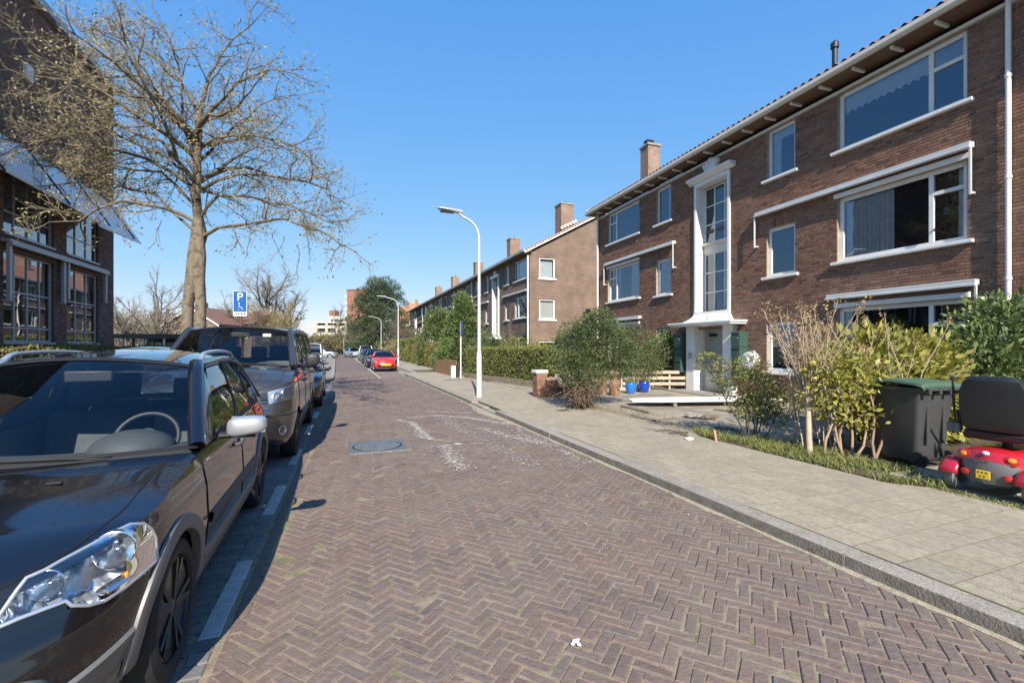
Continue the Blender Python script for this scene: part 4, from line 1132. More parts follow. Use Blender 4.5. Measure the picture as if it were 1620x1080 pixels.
        g.tube([Vector((side*p.x,p.y,p.z)) for p in pts],[P.get('pil',.042)]*9+[P.get('pil2',.03)]*17,10,flat=.9); g.build('roof_side',paint,root,smooth=80)
        # door gaps
        if detail:
            for y in P['doors']:
                q=MB(); t=bd.tau_y(y); z0=bd.z0(y)+.02; z1=bd.z1(y); q.tube([bd.B(bd.tau_y(y+P.get('dcurve',.05)*((k/12)-.5)**2*4*(.5)),z0+(z1-z0)*k/12,.0012,side) for k in range(13)],.0045,5); q.build('door_gap',M_seam,body)
            q=MB(); ya,yb=P['doors'][0],P['doors'][-1]; zz=P['zsill'][-1][1]+.1
            # handles
            for y in P['handles']:
                q=MB(); t=bd.tau_y(y); z=bd.z1(y)-P.get('hdrop',.13)
                pts=[bd.B(bd.tau_y(y+d),z,o,side) for d,o in ((-.1,.0),(-.09,.03),(0,.038),(.09,.03),(.1,.0))]
                q.tube(pts,.014,8); q.build('door_handle',P.get('hmat',paint),root,smooth=60)
    # ---- underside, cabin
    g=MB(); g.box((-HW+.22,.28,.2),(HW-.22,L-.25,.5)); g.box((-HW+.1,P['yf']+P['Ra']+.06,.2),(HW-.1,P['yr']-P['Ra']-.06,.32)); g.build('underbody',M_black,root)
    g=MB()
    for yw in (P['yf'],P['yr']):
        for sd in (1,-1):
            n_=14; P_=[]
            for k in range(n_+1):
                a=pi*k/n_; P_.append([(sd*(HW-.06),yw+cos(a)*(P['Ra']-.004),P['R']+sin(a)*(P['Ra']-.004)),(sd*(HW-.34),yw+cos(a)*(P['Ra']-.004),P['R']+sin(a)*(P['Ra']-.004))])
            g.grid(P_,flip=sd<0); g.add([p[1] for p in P_],[tuple(range(n_+1))])
    g.build('wheel_well',M_black,root)
    zb=P['zbelt']
    if detail:
        g=MB(); xi=HW-.15
        g.grid([[Vector((xi*u,A0.y-wb*(1-u*u)*.8+.06+d,zb-.05+(.02 if k==1 else 0)-(.28 if k==3 else 0))) for k,d in ((0,0),(1,.25),(2,.5),(3,.56))] for u in [-1+i/8 for i in range(17)]])
        db=g.build('dashboard',M_dash,root,smooth=60)
        g=MB(); cx,cyy,cz=P['wheelpos']; g.lathe([(.23*sin(q),zb-.05+.13*cos(q)*1.0) for q in [pi/2*(1-k/8) for k in range(9)]],20,Tr(cx,A0.y+.28,0)@Matrix.Diagonal((1,.9,1,1))); g.build('instrument_hood',M_dash,db,smooth=60)
        g=MB(); Mw=Tr(cx,cyy,cz)@Matrix.Rotation(radians(62),4,'X'); g.tube([Mw@Vector((.185*cos(q),.185*sin(q),0)) for q in [2*pi*i/36 for i in range(37)]],.016,8,caps=False)
        g.lathe([(.07,-.02),(.07,.02),(0,.03)],16,Mw)
        for a in (-.1,pi+.1,-pi/2): g.bar(Mw@Vector((.05*cos(a),.05*sin(a),0)),Mw@Vector((.18*cos(a),.18*sin(a),0)),.04,.02)
        g.build('steering_wheel',M_dark,root,smooth=50)
        for (x,y,z) in P['seats']: seat(root,x,y,z)
        g=MB(); g.box((-HW+.12,A0.y+.1,.32),(HW-.12,D0.y-.1,.36)); g.build('cabin_floor',M_dark,root)
        for sd in (1,-1):
            g=MB(); g.grid([[sp_(u/10,0,sd,-.05)+Vector((0,0,-d)) for d in (0.03,.5)] for u in range(1,10)],flip=sd>0); g.build('door_lining',M_trim,root)
        g=MB(); g.grid([[rp(u/4*.94,v/6)+Vector((0,.0,-.04)) for v in range(7)] for u in range(-4,5)],flip=True); g.build('headlining',M_trim,root)
        g=MB(); g.box((-.13,-.02,-.04),(.13,.02,.04),M=Tr(0,A1.y-wt+.06,zr[0]-.13)@Rz(.12)); g.bar((0,A1.y-wt+.06,zr[0]-.1),(0,A1.y-wt+.03,zr[0]-.03),.03,.03); g.build('rear_view_mirror',M_dark,root,bevel=.012,smooth=40)
    else:
        g=MB(); g.box((-HW+.2,A0.y+.35,.4),(HW-.2,D0.y-.3,zb-.02)); g.build('cabin',M_seat,root)
    # wheels
    for yw in (P['yf'],P['yr']):
        for sd in (1,-1): make_wheel(root,sd*(HW-P.get('wi',.125)),yw,P['R'],P.get('tw',.205),sd,P['rim'],P.get('spokes',5),P.get('twin',True),P.get('rr',.72))
    root['_']=0; del root['_']
    return root,bd,dict(ws=wsp,rp=rp,sp=sp_,hp=hp,rows=rows,nc=nc,nr=nr)
def patch_on(bd,t0,t1,zlo,zhi,off,side,n=10,mm=6,dome=0):
    P=[]
    for i in range(n+1):
        u=i/n; t=t0+(t1-t0)*u; a,b=zlo(u),zhi(u)
        P.append([bd.B(t,a+(b-a)*j/mm,off+dome*4*u*(1-u)*4*(j/mm)*(1-j/mm),side) for j in range(mm+1)])
    return P
def lamp_patch(root,bd,t0,t1,zlo,zhi,side,name='headlight',mat=None,lens=True):
    g=MB(); g.grid(patch_on(bd,t0,t1,zlo,zhi,.004,side),flip=side<0); h=g.build(name,mat or M_bezel,root,smooth=60)
    if lens:
        g=MB(); g.grid(patch_on(bd,t0,t1,zlo,zhi,.008,side,dome=.015),flip=side<0); g.build('lens',M_lens,h,smooth=80)
    return h
def bowl(parent,c,d,r,depth=.05,name='reflector',mat=None,M=None):
    d=Vector(d).normalized(); q=d.to_track_quat('Z','Y').to_matrix().to_4x4(); M=Tr(*c)@q
    g=MB(); g.lathe([(r*1.03,-depth*1.1),(r*1.06,-.01),(r*1.06,.002),(r,.004),(r*.97,-.006),(r*.86,-depth*.35),(r*.62,-depth*.7),(r*.3,-depth*.95),(r*.12,-depth)],28,M); o=g.build(name,mat or M_refl,parent,smooth=50)
    g=MB(); g.lathe([(r*.14,-depth),(r*.14,-depth*.45),(0,-depth*.35)],12,M); g.build('bulb',M_chrome,o,smooth=50)
    return o
def mirror_(root,c,side,paint,w=.23,h=.15,d=.13,stalk=None):
    c=Vector(c); g=MB(); P_=[]
    # rounded shell: superellipsoid squeezed at the outer end
    for i in range(13):
        a=-pi/2+pi*i/12; row=[]
        for j in range(20):
            b=2*pi*j/20; ca=abs(cos(a))**.55; cb=(abs(cos(b))**.6)*(1 if cos(b)>=0 else -1); sb=(abs(sin(b))**.6)*(1 if sin(b)>=0 else -1); sa=(abs(sin(a))**.7)*(1 if sin(a)>=0 else -1)
            xx=w/2*sa; k=1-.22*(sa*.5+.5)
            row.append((c.x+side*xx,c.y+d/2*ca*cb*(1 if cb<0 else .5),c.z+h/2*ca*sb*k+.01*sa))
        row.append(row[0]); P_.append(row)
    g.grid(P_,flip=side<0); o=g.build('wing_mirror',paint,root,smooth=60)
    g=MB(); g.grid([[ (c.x+side*w/2*.85*u,c.y+d/4+.004,c.z+h/2*.8*v) for v in (-1,1)] for u in (-1,1)]); g.build('mirror_glass',M_chrome,o)
    if stalk:
        g=MB(); g.tube([Vector(stalk),c+Vector((-side*w*.42,0,-h*.4)),c+Vector((side*w*.2,0,-h*.45))],[.035,.03,.022],8,flat=.7); g.build('mirror_arm',M_dark,o,smooth=60)
    return o
# ---------------------------------------------------------------- black estate-like hatchback in front
BK=cpaint('black_car_paint',(.005,.005,.0065),0,.18)
PB=dict(L=4.2,HW=.88,cf=.80,cr=.5,n=2.6,yf=.88,yr=3.46,R=.325,Ra=.375,yc=1.42,res=1.6,taper=.03,hbow=.24,
 zsill=[(0,.24),(.5,.24),(1,.26),(4.2,.28)],
 zsh=[(0,.70),(.12,.745),(.3,.80),(.6,.875),(.9,.925),(1.3,.975),(1.6,.99),(2.4,1.0),(3.4,1.03),(4.2,1.05)],
 zhood=[(0,.71),(.12,.775),(.3,.84),(.6,.905),(1.0,.97),(1.42,1.01)],
 ins_side=[(.2,.09),(.32,.035),(.42,.018),(.6,.0),(.78,.008),(.9,.03),(1.0,.065),(1.1,.1)],
 ins_front=[(.2,.12),(.3,.05),(.42,.005),(.5,.0),(.58,.03),(.66,.085),(.76,.17),(.9,.3)],
 ins_rear=[(.2,.1),(.3,.03),(.45,0),(.7,.03),(1.05,.1)],
 A0=(.785,1.52,.985),A1=(.61,2.2,1.475),D1=(.56,3.82,1.46),D0=(.74,4.06,1.05),zroof=(1.545,1.6,1.54),wbow=.33,wbowt=.13,wz=.03,
 wins=[(.10,.40),(.435,.70),(.735,.87)],doors=[1.36,2.42,3.35],handles=[2.28,3.2],zbelt=1.0,
 wheelpos=(.36,2.02,.98),seats=[(.36,2.62,.42),(-.36,2.62,.42),(.4,3.35,.44),(-.4,3.35,.44)],rim=M_rimdark,rr=.74,tw=.21,pil=.05,pil2=.032,hmat=M_clad)
HLP=[(-40,1003),(0,972),(10,958),(28,932),(42,914),(70,902),(95,888),(140,864),(180,842),(205,830),(226,828),(238,836),(245,850),(247,884),(243,889),(222,908),(195,930),(165,950),(140,957),(112,957),(103,950),(70,963),(30,978),(0,991),(-40,1012)]
def inpoly(x,y,P):
    r=False; n=len(P)
    for i in range(n):
        x0,y0=P[i]; x1,y1=P[(i+1)%n]
        if (y0>y)!=(y1>y) and x<(x1-x0)*(y-y0)/(y1-y0)+x0: r=not r
    return r
def pxy(p): return CX+F*p.x/p.y, HY-F*(p.z-CH)/p.y
def hole_black(p):
    if p.y<.3 or p.y>3: return False
    x,y=pxy(p); return inpoly(x,y,HLP)
BLOC=st(1.84,-1.61); 
BC,bb,bx=car('black_car','black hatchback with grey wheel arch cladding, silver mirror and silver roof rails',PB,BLOC,TH,BK,hole=hole_black)
# headlight traced on the body skin: rays from the eye meet the skin, then the shape is mirrored for the other side
WM=Tr(*BLOC)@Rz(TH); WI=WM.inverted()
from mathutils.bvhtree import BVHTree
_T=bb.taus(1.2); _g=[[bb.B(t,bb.z0(bb.plan(t)[1])+(bb.z1(bb.plan(t)[1])-bb.z0(bb.plan(t)[1]))*k/24) for k in range(25)] for t in _T]
_v=[p for r in _g for p in r]; _f=[(i*25+j,(i+1)*25+j,(i+1)*25+j+1,i*25+j+1) for i in range(len(_g)-1) for j in range(24)]
_bv0=len(_v); _rw=bx['rows']; _nj=len(_rw[0]); _v+=[p for r in _rw for p in r]; _f+=[(_bv0+i*_nj+j,_bv0+(i+1)*_nj+j,_bv0+(i+1)*_nj+j+1,_bv0+i*_nj+j+1) for i in range(len(_rw)-1) for j in range(_nj-1)]
bvh=BVHTree.FromPolygons(_v,_f)
eye=WI@Vector((0,0,CH))
def skin(x,y):
    d=(WI.to_3x3()@Vector(((x-CX)/F,1,-(y-HY)/F))).normalized()
    h=bvh.ray_cast(eye,d); 
    if h[0] is None: 
        h=bvh.find_nearest(eye+d*2.2)
    nn=h[1]; nn=nn if nn.dot(d)<0 else -nn
    return h[0],nn
def mx(p,sd): return Vector((sd*p.x,p.y,p.z))
OUT=[skin(*p) for p in HLP]
for sd in (1,-1):
    # inner housing: grid filled inside the outline, pushed in
    pts={}; g=MB(); st_=6
    P_=[p for p in HLP]
    cells_=[]
    for gx in range(-42,252,st_):
        for gy in range(824,1016,st_):
            if inpoly(gx+st_/2,gy+st_/2,HLP) : cells_.append((gx,gy))
    def vtx(x,y,off):
        k=(x,y)
        if k not in pts:
            p,n=skin(x,y); pts[k]=(p,n)
        p,n=pts[k]; return p+n*off
    idx={}; vs=[]; fs=[]
    def vi(x,y):
        if (x,y) not in idx:
            dmin=min(math.hypot(x-q[0],y-q[1]) for q in HLP); dp=-min(.10,.004+.0042*dmin)
            idx[(x,y)]=len(vs); vs.append(mx(vtx(x,y,dp),sd))
        return idx[(x,y)]
    for (x,y) in cells_:
        a,b,c,d=vi(x,y),vi(x+st_,y),vi(x+st_,y+st_),vi(x,y+st_); fs.append((a,b,c,d) if sd>0 else (d,c,b,a))
    g.add(vs,fs); hl=g.build('headlight',M_bezel,BC,smooth=70)
    g=MB(); idx={}; vs=[]; fs=[]
    def vl(x,y):
        if (x,y) not in idx:
            idx[(x,y)]=len(vs); vs.append(mx(vtx(x,y,.006),sd))
        return idx[(x,y)]
    for (x,y) in cells_:
        a,b,c,d=vl(x,y),vl(x+st_,y),vl(x+st_,y+st_),vl(x,y+st_); fs.append((a,b,c,d) if sd>0 else (d,c,b,a))
    g.add(vs,fs); g.build('lens',M_lens,hl,smooth=80)
    g=MB(); g.tube([mx(p+n*.003,sd) for p,n in OUT]+[mx(OUT[0][0]+OUT[0][1]*.003,sd)],.0075,8,caps=False); g.build('lamp_rim',M_bezel,hl,smooth=80)
    for (cx_,cy_,rp_,dep) in ((188,868,.073,.07),(75,924,.052,.055)):
        p,n=skin(cx_,cy_); dirn=Vector((.10,-1,.02)); c=p-n*.028
        bowl(hl,mx(c,sd),mx(dirn,sd),rp_,dep)
    # lower indicator chamber and its amber bulb
    p,n=skin(165,935); q,_=skin(222,897)
    g=MB(); g.tube([mx(p-n*.012,sd),mx(p.lerp(q,.5)-n*.012,sd),mx(q-n*.012,sd)],[.028,.03,.012],10,flat=.5); g.build('indicator',M_refl,hl,smooth=60)
    p,n=skin(199,908); g=MB(); g.lathe([(.011,-.012),(.013,0),(.007,.012),(0,.014)],12,Tr(*mx(p-n*.0,sd))); g.build('amber_bulb',M_amber,hl,smooth=60)
    p,n=skin(120,905)
# grey arch cladding and sill
for sd in (1,-1):
    for yw in (PB['yf'],PB['yr']):
        P_=[]; R0=PB['Ra']
        a0=math.asin(max(-1,(.30-PB['R'])/R0))
        for k in range(41):
            a=-.12+(pi+.24)*k/40
            row=[]
            for rr_,of in ((R0-.012,-.03),(R0-.012,.012),(R0+.0,.018),(R0+.04,.02),(R0+.062,.014),(R0+.066,.001)):
                y=yw+cos(a)*rr_; z=PB['R']+sin(a)*rr_; z=max(z,.22)
                row.append(bb.B(bb.tau_y(y),z,of,sd))
            P_.append(row)
        g=MB(); g.grid(P_,flip=sd<0); g.build('wheel_arch_trim',M_clad,BC,smooth=50)
    g=MB(); ya,yb=PB['yf']+PB['Ra']+.04,PB['yr']-PB['Ra']-.04
    g.grid([[bb.B(bb.tau_y(ya+(yb-ya)*i/20),z,of,sd) for z,of in ((.24,.0),(.26,.02),(.40,.022),(.43,.016),(.435,.001))] for i in range(21)],flip=sd<0); g.build('sill_trim',M_clad,BC,smooth=50)
    g=MB(); ya,yb=1.42,3.02
    g.grid([[bb.B(bb.tau_y(ya+(yb-ya)*i/20),z,of,sd) for z,of in ((.545,.001),(.55,.014),(.60,.016),(.61,.001))] for i in range(21)],flip=sd<0); g.build('door_moulding',M_dark,BC,smooth=50)
    # grey lower bumper corner
    g=MB(); t1=bb.tau_y(PB['yf']-PB['Ra']-.03)
    g.grid([[bb.B(.0+t1*(.42+.58*i/16),z,of,sd) for z,of in ((.2,-.01),(.25,.01),(.36+.10*(i/16)**1.2,.014),(.375+.10*(i/16)**1.2,.001))] for i in range(17)],flip=sd<0); g.build('bumper_trim',M_clad,BC,smooth=50)
    # fog lamp surround
    c_t=bb.tau_y(.12); P_=[]
    for k in range(25):
        a=2*pi*k/24; row=[]
        for rr_,of in ((1.25,.0),(1.2,.02),(.9,.024),(.72,.014),(.70,-.01)):
            row.append(bb.B(c_t+.115*rr_*cos(a),.405+.085*rr_*sin(a),of,sd))
        P_.append(row)
    g=MB(); g.grid(P_,flip=sd<0); fs_=g.build('fog_lamp',M_clad,BC,smooth=50)
    c=bb.B(c_t,.405,.0,sd); nn=bb.nrm(c_t); bowl(fs_,c,(sd*nn[0]*.5,nn[1],0),.055,.03)
    # roof rails
    g=MB(); rpf=bx['rp']; pts=[]
    for k in range(25):
        v=.10+.86*k/24; p=rpf(.96*sd,v); lift=.062*min(1,k/2.2,(24-k)/2.2); pts.append(p+Vector((0,0,lift)))
    pts=[rpf(.96*sd,.095)]+pts+[rpf(.96*sd,.965)]
    g.tube(pts,[.024]*3+[.019]*21+[.024]*3,8,flat=.8); g.build('roof_rail',M_silver,BC,smooth=60)
    mirror_(BC,(sd*1.0,1.86,1.06),sd,M_silver,.25,.155,.16,(sd*.83,1.86,1.0))
    # wiper
    g=MB(); w=bx['ws']; u0=.55 if sd>0 else -.1; pts=[w(u0+d,.0+.05*abs(d))+Vector((0,-.012,.014)) for d in [-.75*k/10 for k in range(11)]]
    pts=[p for p in pts if abs(p.x)<.75]; g.tube(pts,.008,6); g.tube([pts[0]+Vector((0,-.03,-.01)),pts[len(pts)//2]+Vector((0,0,.01))],.007,6); g.build('wiper',M_black,BC,smooth=60)
    g=MB(); rw=bx['rows'][int(bx['nr']*.92)]; k=int(bx['nc']*(1+.45*sd)); p=rw[k]; g.box((p.x-.03,p.y-.01,p.z),(p.x+.03,p.y+.01,p.z+.012)); g.build('washer_jet',M_black,BC,bevel=.004)
# grille slats and front plate between the lamps
g=MB(); g.grid(patch_on(bb,-.0,.30,lambda u:.54,lambda u:.66-.02*u,.004,1),flip=False); g.grid(patch_on(bb,0,.30,lambda u:.54,lambda u:.66-.02*u,.004,-1),flip=True); gr=g.build('grille',M_black,BC)
for k in range(3):
    g=MB(); z=.56+.035*k; g.tube([bb.B(.28-.28*i/8,z,.01,1) for i in range(9)]+[bb.B(.28*i/8,z,.01,-1) for i in range(1,9)],.008,6); g.build('grille_bar',M_dark,gr)
g=MB(); g.grid([[bb.B(abs(u)*.12,z,.012,1 if u>=0 else -1) for z in (.40,.51)] for u in [-1+i/6 for i in range(13)]]); g.build('number_plate',M_plate,BC)
# ---------------------------------------------------------------- grey van
GY=cpaint('grey_metallic_paint',(.105,.098,.095),.75,.34)
PV=dict(van=1,L=5.15,HW=.95,cf=.62,cr=.3,n=3.0,nr=6,yf=.93,yr=4.0,R=.335,Ra=.405,yc=.98,res=1.2,taper=.02,hbow=.25,dcurve=0,
 zsill=[(0,.30),(.5,.30),(1,.32),(5.2,.34)],
 zsh=[(0,1.02),(.15,1.06),(.4,1.14),(.8,1.24),(1.1,1.28),(1.6,1.27),(5.2,1.27)],
 zhood=[(0,1.03),(.15,1.10),(.4,1.20),(.98,1.33)],
 ins_side=[(.28,.09),(.4,.03),(.6,.0),(.9,.0),(1.1,.02),(1.3,.06)],
 ins_front=[(.28,.12),(.38,.02),(.5,.0),(.75,.01),(.85,.05),(1.0,.10),(1.2,.2)],
 ins_rear=[(.3,.05),(.5,0),(1.3,.03)],
 A0=(.85,1.12,1.30),A1=(.73,1.92,1.875),D1=(.74,4.95,1.89),D0=(.86,5.05,1.28),zroof=(1.945,1.985,1.96),wbow=.30,wbowt=.10,wz=.05,
 wins=[(.075,.24),(.275,.58),(.615,.93)],doors=[1.06,2.12,3.3],handles=[2.0,2.3],zbelt=1.3,hdrop=.22,
 wheelpos=(.42,1.72,1.2),seats=[(.45,2.2,.72),(-.45,2.2,.72),(.45,3.15,.7),(-.45,3.15,.7),(.0,3.15,.7)],rim=M_rimdark,rr=.7,tw=.22,pil=.05,pil2=.04,bulge=.03,vb=.03,vt=.9)
VC,vb_,vx=car('grey_van','dark grey passenger van with sloped bonnet parked behind the black hatchback',PV,st(6.62,-1.52),TH-radians(.6),GY)
for sd in (1,-1):
    h=lamp_patch(VC,vb_,.42,.90,lambda u:.86+.05*u,lambda u:1.02+.08*u,sd)
    for t,z,r in ((.55,.945,.06),(.72,.98,.072)):
        c=vb_.B(t,z,.012,sd); n=vb_.nrm(t); bowl(h,c,(sd*n[0],n[1],.15),r,.02)
    g=MB(); g.grid(patch_on(vb_,.50,.72,lambda u:.44,lambda u:.56,.004,sd),flip=sd<0); fl=g.build('fog_lamp',GY,VC)
    c=vb_.B(.6,.5,.012,sd); n=vb_.nrm(.6); bowl(fl,c,(sd*n[0],n[1],0),.058,.02)
    mirror_(VC,(sd*1.1,1.55,1.40),sd,M_dark,.22,.25,.14,(sd*.9,1.5,1.32))
    g=MB(); g.tube([vb_.B(t/20*1.0,.70,.003,sd) for t in range(21)],.006,5); g.build('bumper_seam',M_seam,VC)
    g=MB(); g.tube([vb_.B(t/20*1.0,.80,.006,sd) for t in range(9)],.01,6); g.build('bumper_strip',M_chrome,VC)
    g=MB(); ya,yb=1.4,3.5; g.grid([[vb_.B(vb_.tau_y(ya+(yb-ya)*i/20),z,of,sd) for z,of in ((.545,.001),(.55,.012),(.62,.014),(.63,.001))] for i in range(21)],flip=sd<0); g.build('door_moulding',GY,VC,smooth=50)
    g=MB(); w=vx['ws']; pts=[w((.6 if sd>0 else -.05)-.07*k,.02)+Vector((0,-.012,.014)) for k in range(10)]; g.tube(pts,.009,6); g.build('wiper',M_black,VC)
g=MB(); g.grid(patch_on(vb_,0,.40,lambda u:.86,lambda u:1.0,.004,1)); g.grid(patch_on(vb_,0,.40,lambda u:.86,lambda u:1.0,.004,-1),flip=True); gr=g.build('grille',M_black,VC)
for k in range(3):
    g=MB(); z=.885+.04*k; g.tube([vb_.B(.39-.39*i/8,z,.01,1) for i in range(9)]+[vb_.B(.39*i/8,z,.01,-1) for i in range(1,9)],.007,6); g.build('grille_bar',M_chrome if k!=1 else M_dark,gr)
g=MB(); g.grid([[vb_.B(abs(u)*.22,z,.012,1 if u>=0 else -1) for z in (.56,.67)] for u in [-1+i/6 for i in range(13)]]); g.build('number_plate',M_plate,VC)
g=MB(); g.box((.34,1.75,1.78),(.46,1.752,1.83)); g.build('screen_sticker',M_white,VC)
# ---------------------------------------------------------------- ordinary cars further off
def plain(L=4.0,H=1.47,HW=.85,k=1.0,**kw):
    d=dict(L=L,HW=HW,cf=.7,cr=.5,n=2.7,yf=.8*L/4,yr=L-.72*L/4,R=.31,Ra=.36,yc=1.2*L/4,res=.6,taper=.03,hbow=.2,
     zsill=[(0,.22),(L,.26)],zsh=[(0,.66),(.15,.72),(.5,.82),(1.0,.90),(1.4,.94),(L,.99)],zhood=[(0,.67),(.15,.76),(.5,.87),(1.2,.96)],
     ins_side=PB['ins_side'],ins_front=PB['ins_front'],ins_rear=PB['ins_rear'],
     A0=(HW*.88,1.33*L/4,.95),A1=(HW*.68,2.0*L/4,H-.11),D1=(HW*.64,L-.5,H-.13),D0=(HW*.84,L-.15,.99),zroof=(H-.04,H,H-.06),wbow=.28,wbowt=.1,
     wins=[(.1,.45),(.49,.83)],doors=[1.2*L/4,2.3*L/4],handles=[2.15*L/4],zbelt=.95,wheelpos=(.34,1.75*L/4,.93),seats=[(.33,2.2*L/4,.38),(-.33,2.2*L/4,.38)],rim=M_rimsilver,tw=.19)
    d.update(kw); return d
def plain_car(name,label,loc,rz,paint,group=None,plate=True,detail=0,**kw):
    P=plain(**kw); c,b,x=car(name,label,P,loc,rz,paint,group,detail=detail)
    for sd in (1,-1):
        h=lamp_patch(c,b,.5,.86,lambda u:.54+.09*u,lambda u:.66+.10*u,sd)
        lamp_patch(c,b,2.45,2.02,lambda u:.62,lambda u:.92,sd,'tail_light',M_redlens,False)
        mirror_(c,(sd*(P['HW']+.09),P['A0'][1]+.25,.99),sd,kw.get('mir',paint) if False else paint,.18,.13,.1,(sd*(P['HW']-.08),P['A0'][1]+.25,.93))
    g=MB(); g.grid(patch_on(b,0,.42,lambda u:.30,lambda u:.42,.004,1)); g.grid(patch_on(b,0,.42,lambda u:.30,lambda u:.42,.004,-1),flip=True); g.build('grille',M_black,c)
    if plate:
        g=MB(); g.grid([[b.B(abs(u)*.2,z,.012,1 if u>=0 else -1) for z in (.40,.51)] for u in [-1+i/6 for i in range(13)]]); g.build('number_plate',M_plate,c)
    return c
RED=cpaint('red_car_paint',(.55,.025,.02),0,.3); NAVY=cpaint('navy_car_paint',(.012,.018,.04),.3,.3); DGREY=cpaint('dark_grey_car_paint',(.05,.05,.052),.6,.35)
SILV=cpaint('silver_car_paint',(.5,.52,.55),.7,.35); WHT=cpaint('white_car_paint',(.8,.8,.79),0,.3); LBLUE=cpaint('pale_blue_car_paint',(.35,.45,.55),.5,.35)
plain_car('grey_hatchback','dark grey hatchback with black mirror parked behind the grey van',st(12.55,-1.25),TH,DGREY,detail=1,L=4.1,H=1.45,HW=.86)
rc=plain_car('red_car','small bright red hatchback with yellow number plate parked nose out in the right bay',st(30.0,2.80),TH,RED,L=3.4,H=1.36,HW=.77,R=.27,Ra=.31)
plain_car('dark_blue_car','dark navy car parked right behind the small red hatchback',st(35.0,2.72),TH,NAVY,L=4.1,H=1.42)
plain_car('black_parked_car','blackish car parked behind the dark navy car in the right bay',st(41,2.75),TH,cpaint('black_paint_plain',(.012,.012,.014),0,.3),L=4.2,H=1.42)
plain_car('pale_blue_car','pale blue car standing in the right bay under the pines',st(48,2.85),TH,LBLUE,L=4.1,H=1.42)
plain_car('white_camper','white car with high roof in the right bay under the pines',st(55,3.0),TH,WHT,L=4.6,H=1.75,HW=.9)
plain_car('silver_car','silver car parked across the far end of the street beside the lamp post',at(535,562,62)-Vector((0,0,at(535,562,62).z)),TH+radians(75),SILV,L=4.3,H=1.6)
plain_car('silver_blue_car','silver blue car parked across the far end of the street beside the right bay',at(568,562,66)-Vector((0,0,at(568,562,66).z)),TH+radians(20),LBLUE,L=4.2,H=1.45)
plain_car('white_delivery_van','white delivery van parked beyond the grey cars on the left side of the street',st(40,-2.2),TH,WHT,L=4.6,H=1.9,HW=.92,A0=(.8,1.25,1.05),A1=(.72,1.95,1.75),D1=(.74,4.4,1.8),D0=(.84,4.5,1.05),wins=[(.08,.3)],zroof=(1.84,1.9,1.86))
plain_car('white_far_car','small white car parked beyond the white delivery van',st(50,-2.4),TH,WHT,L=4.0,H=1.45)
plain_car('dark_parked_car','dark car parked on the far side of the hedge beside the bicycle shed',st(13.2,-4.9),TH+radians(3),cpaint('charcoal_paint',(.03,.03,.033),.3,.3),L=4.3,H=1.62,HW=.88)
# ================================================================ PLANTS
NR=np.random.default_rng(11)
def unit(a): return a/np.maximum(1e-9,np.linalg.norm(a,axis=-1,keepdims=True))
def leaf_cloud(name,pos,size,mat,parent,aspect=.45,outward=None,up=.2,droop=0.0,jit=.35,curl=.25,kind='stuff'):
    n=len(pos); d=NR.normal(size=(n,3))
    if outward is not None: d=unit(d)*.75+outward*1.0
    d[:,2]+=up-droop; d=unit(d)
    s=unit(np.cross(d,unit(NR.normal(size=(n,3)))))
    nn=np.cross(d,s)
    L=(size*(1+jit*NR.uniform(-1,1,size=n)))[:,None]; Wd=L*aspect
    base=pos; mid=pos+d*L*.5+nn*L*curl*.3; tip=pos+d*L
    V=np.stack([base,mid+s*Wd*.5,tip,mid-s*Wd*.5],axis=1).reshape(-1,3)
    Fq=np.arange(n*4).reshape(n,4)
    o=np_mesh(name,V,Fq,mat,parent,tint=NR.random(n),kind=kind); return o
def blob_points(n,blobs,shell=.45,gap=0.0,gs=1.5):
    """points spread through ellipsoids, thicker towards the outside; returns positions and outward directions"""
    wts=np.array([b[1][0]*b[1][1]*b[1][2] for b in blobs])**.75; wts/=wts.sum()
    P=[];O=[]
    k=0
    while k<n:
        m=int((n-k)*1.6)+50
        ix=NR.choice(len(blobs),size=m,p=wts); c=np.array([b[0] for b in blobs])[ix]; r=np.array([b[1] for b in blobs])[ix]
        d=unit(NR.normal(size=(m,3))); rad=NR.random(m)**(1/3.*(1-shell)+.02)
        q=c+d*r*rad[:,None]*(1+.12*NR.normal(size=(m,1)))
        if gap>0:
            f=np.sin(q[:,0]*gs*2.1+1.3*np.sin(q[:,2]*gs*1.7))*np.sin(q[:,1]*gs*2.3+q[:,2]*gs)*np.sin(q[:,2]*gs*2.7+q[:,0])
            ok=f>-gap*0+(-1+gap*1.0)*NR.random(m)-.0
            keep=(f+NR.normal(size=m)*.15)>(-.6+gap)
            q=q[keep]; d=d[keep]
        ok=q[:,2]>.02; q=q[ok]; d=d[ok]
        P.append(q);O.append(d); k+=len(q)
    return np.concatenate(P)[:n],np.concatenate(O)[:n]
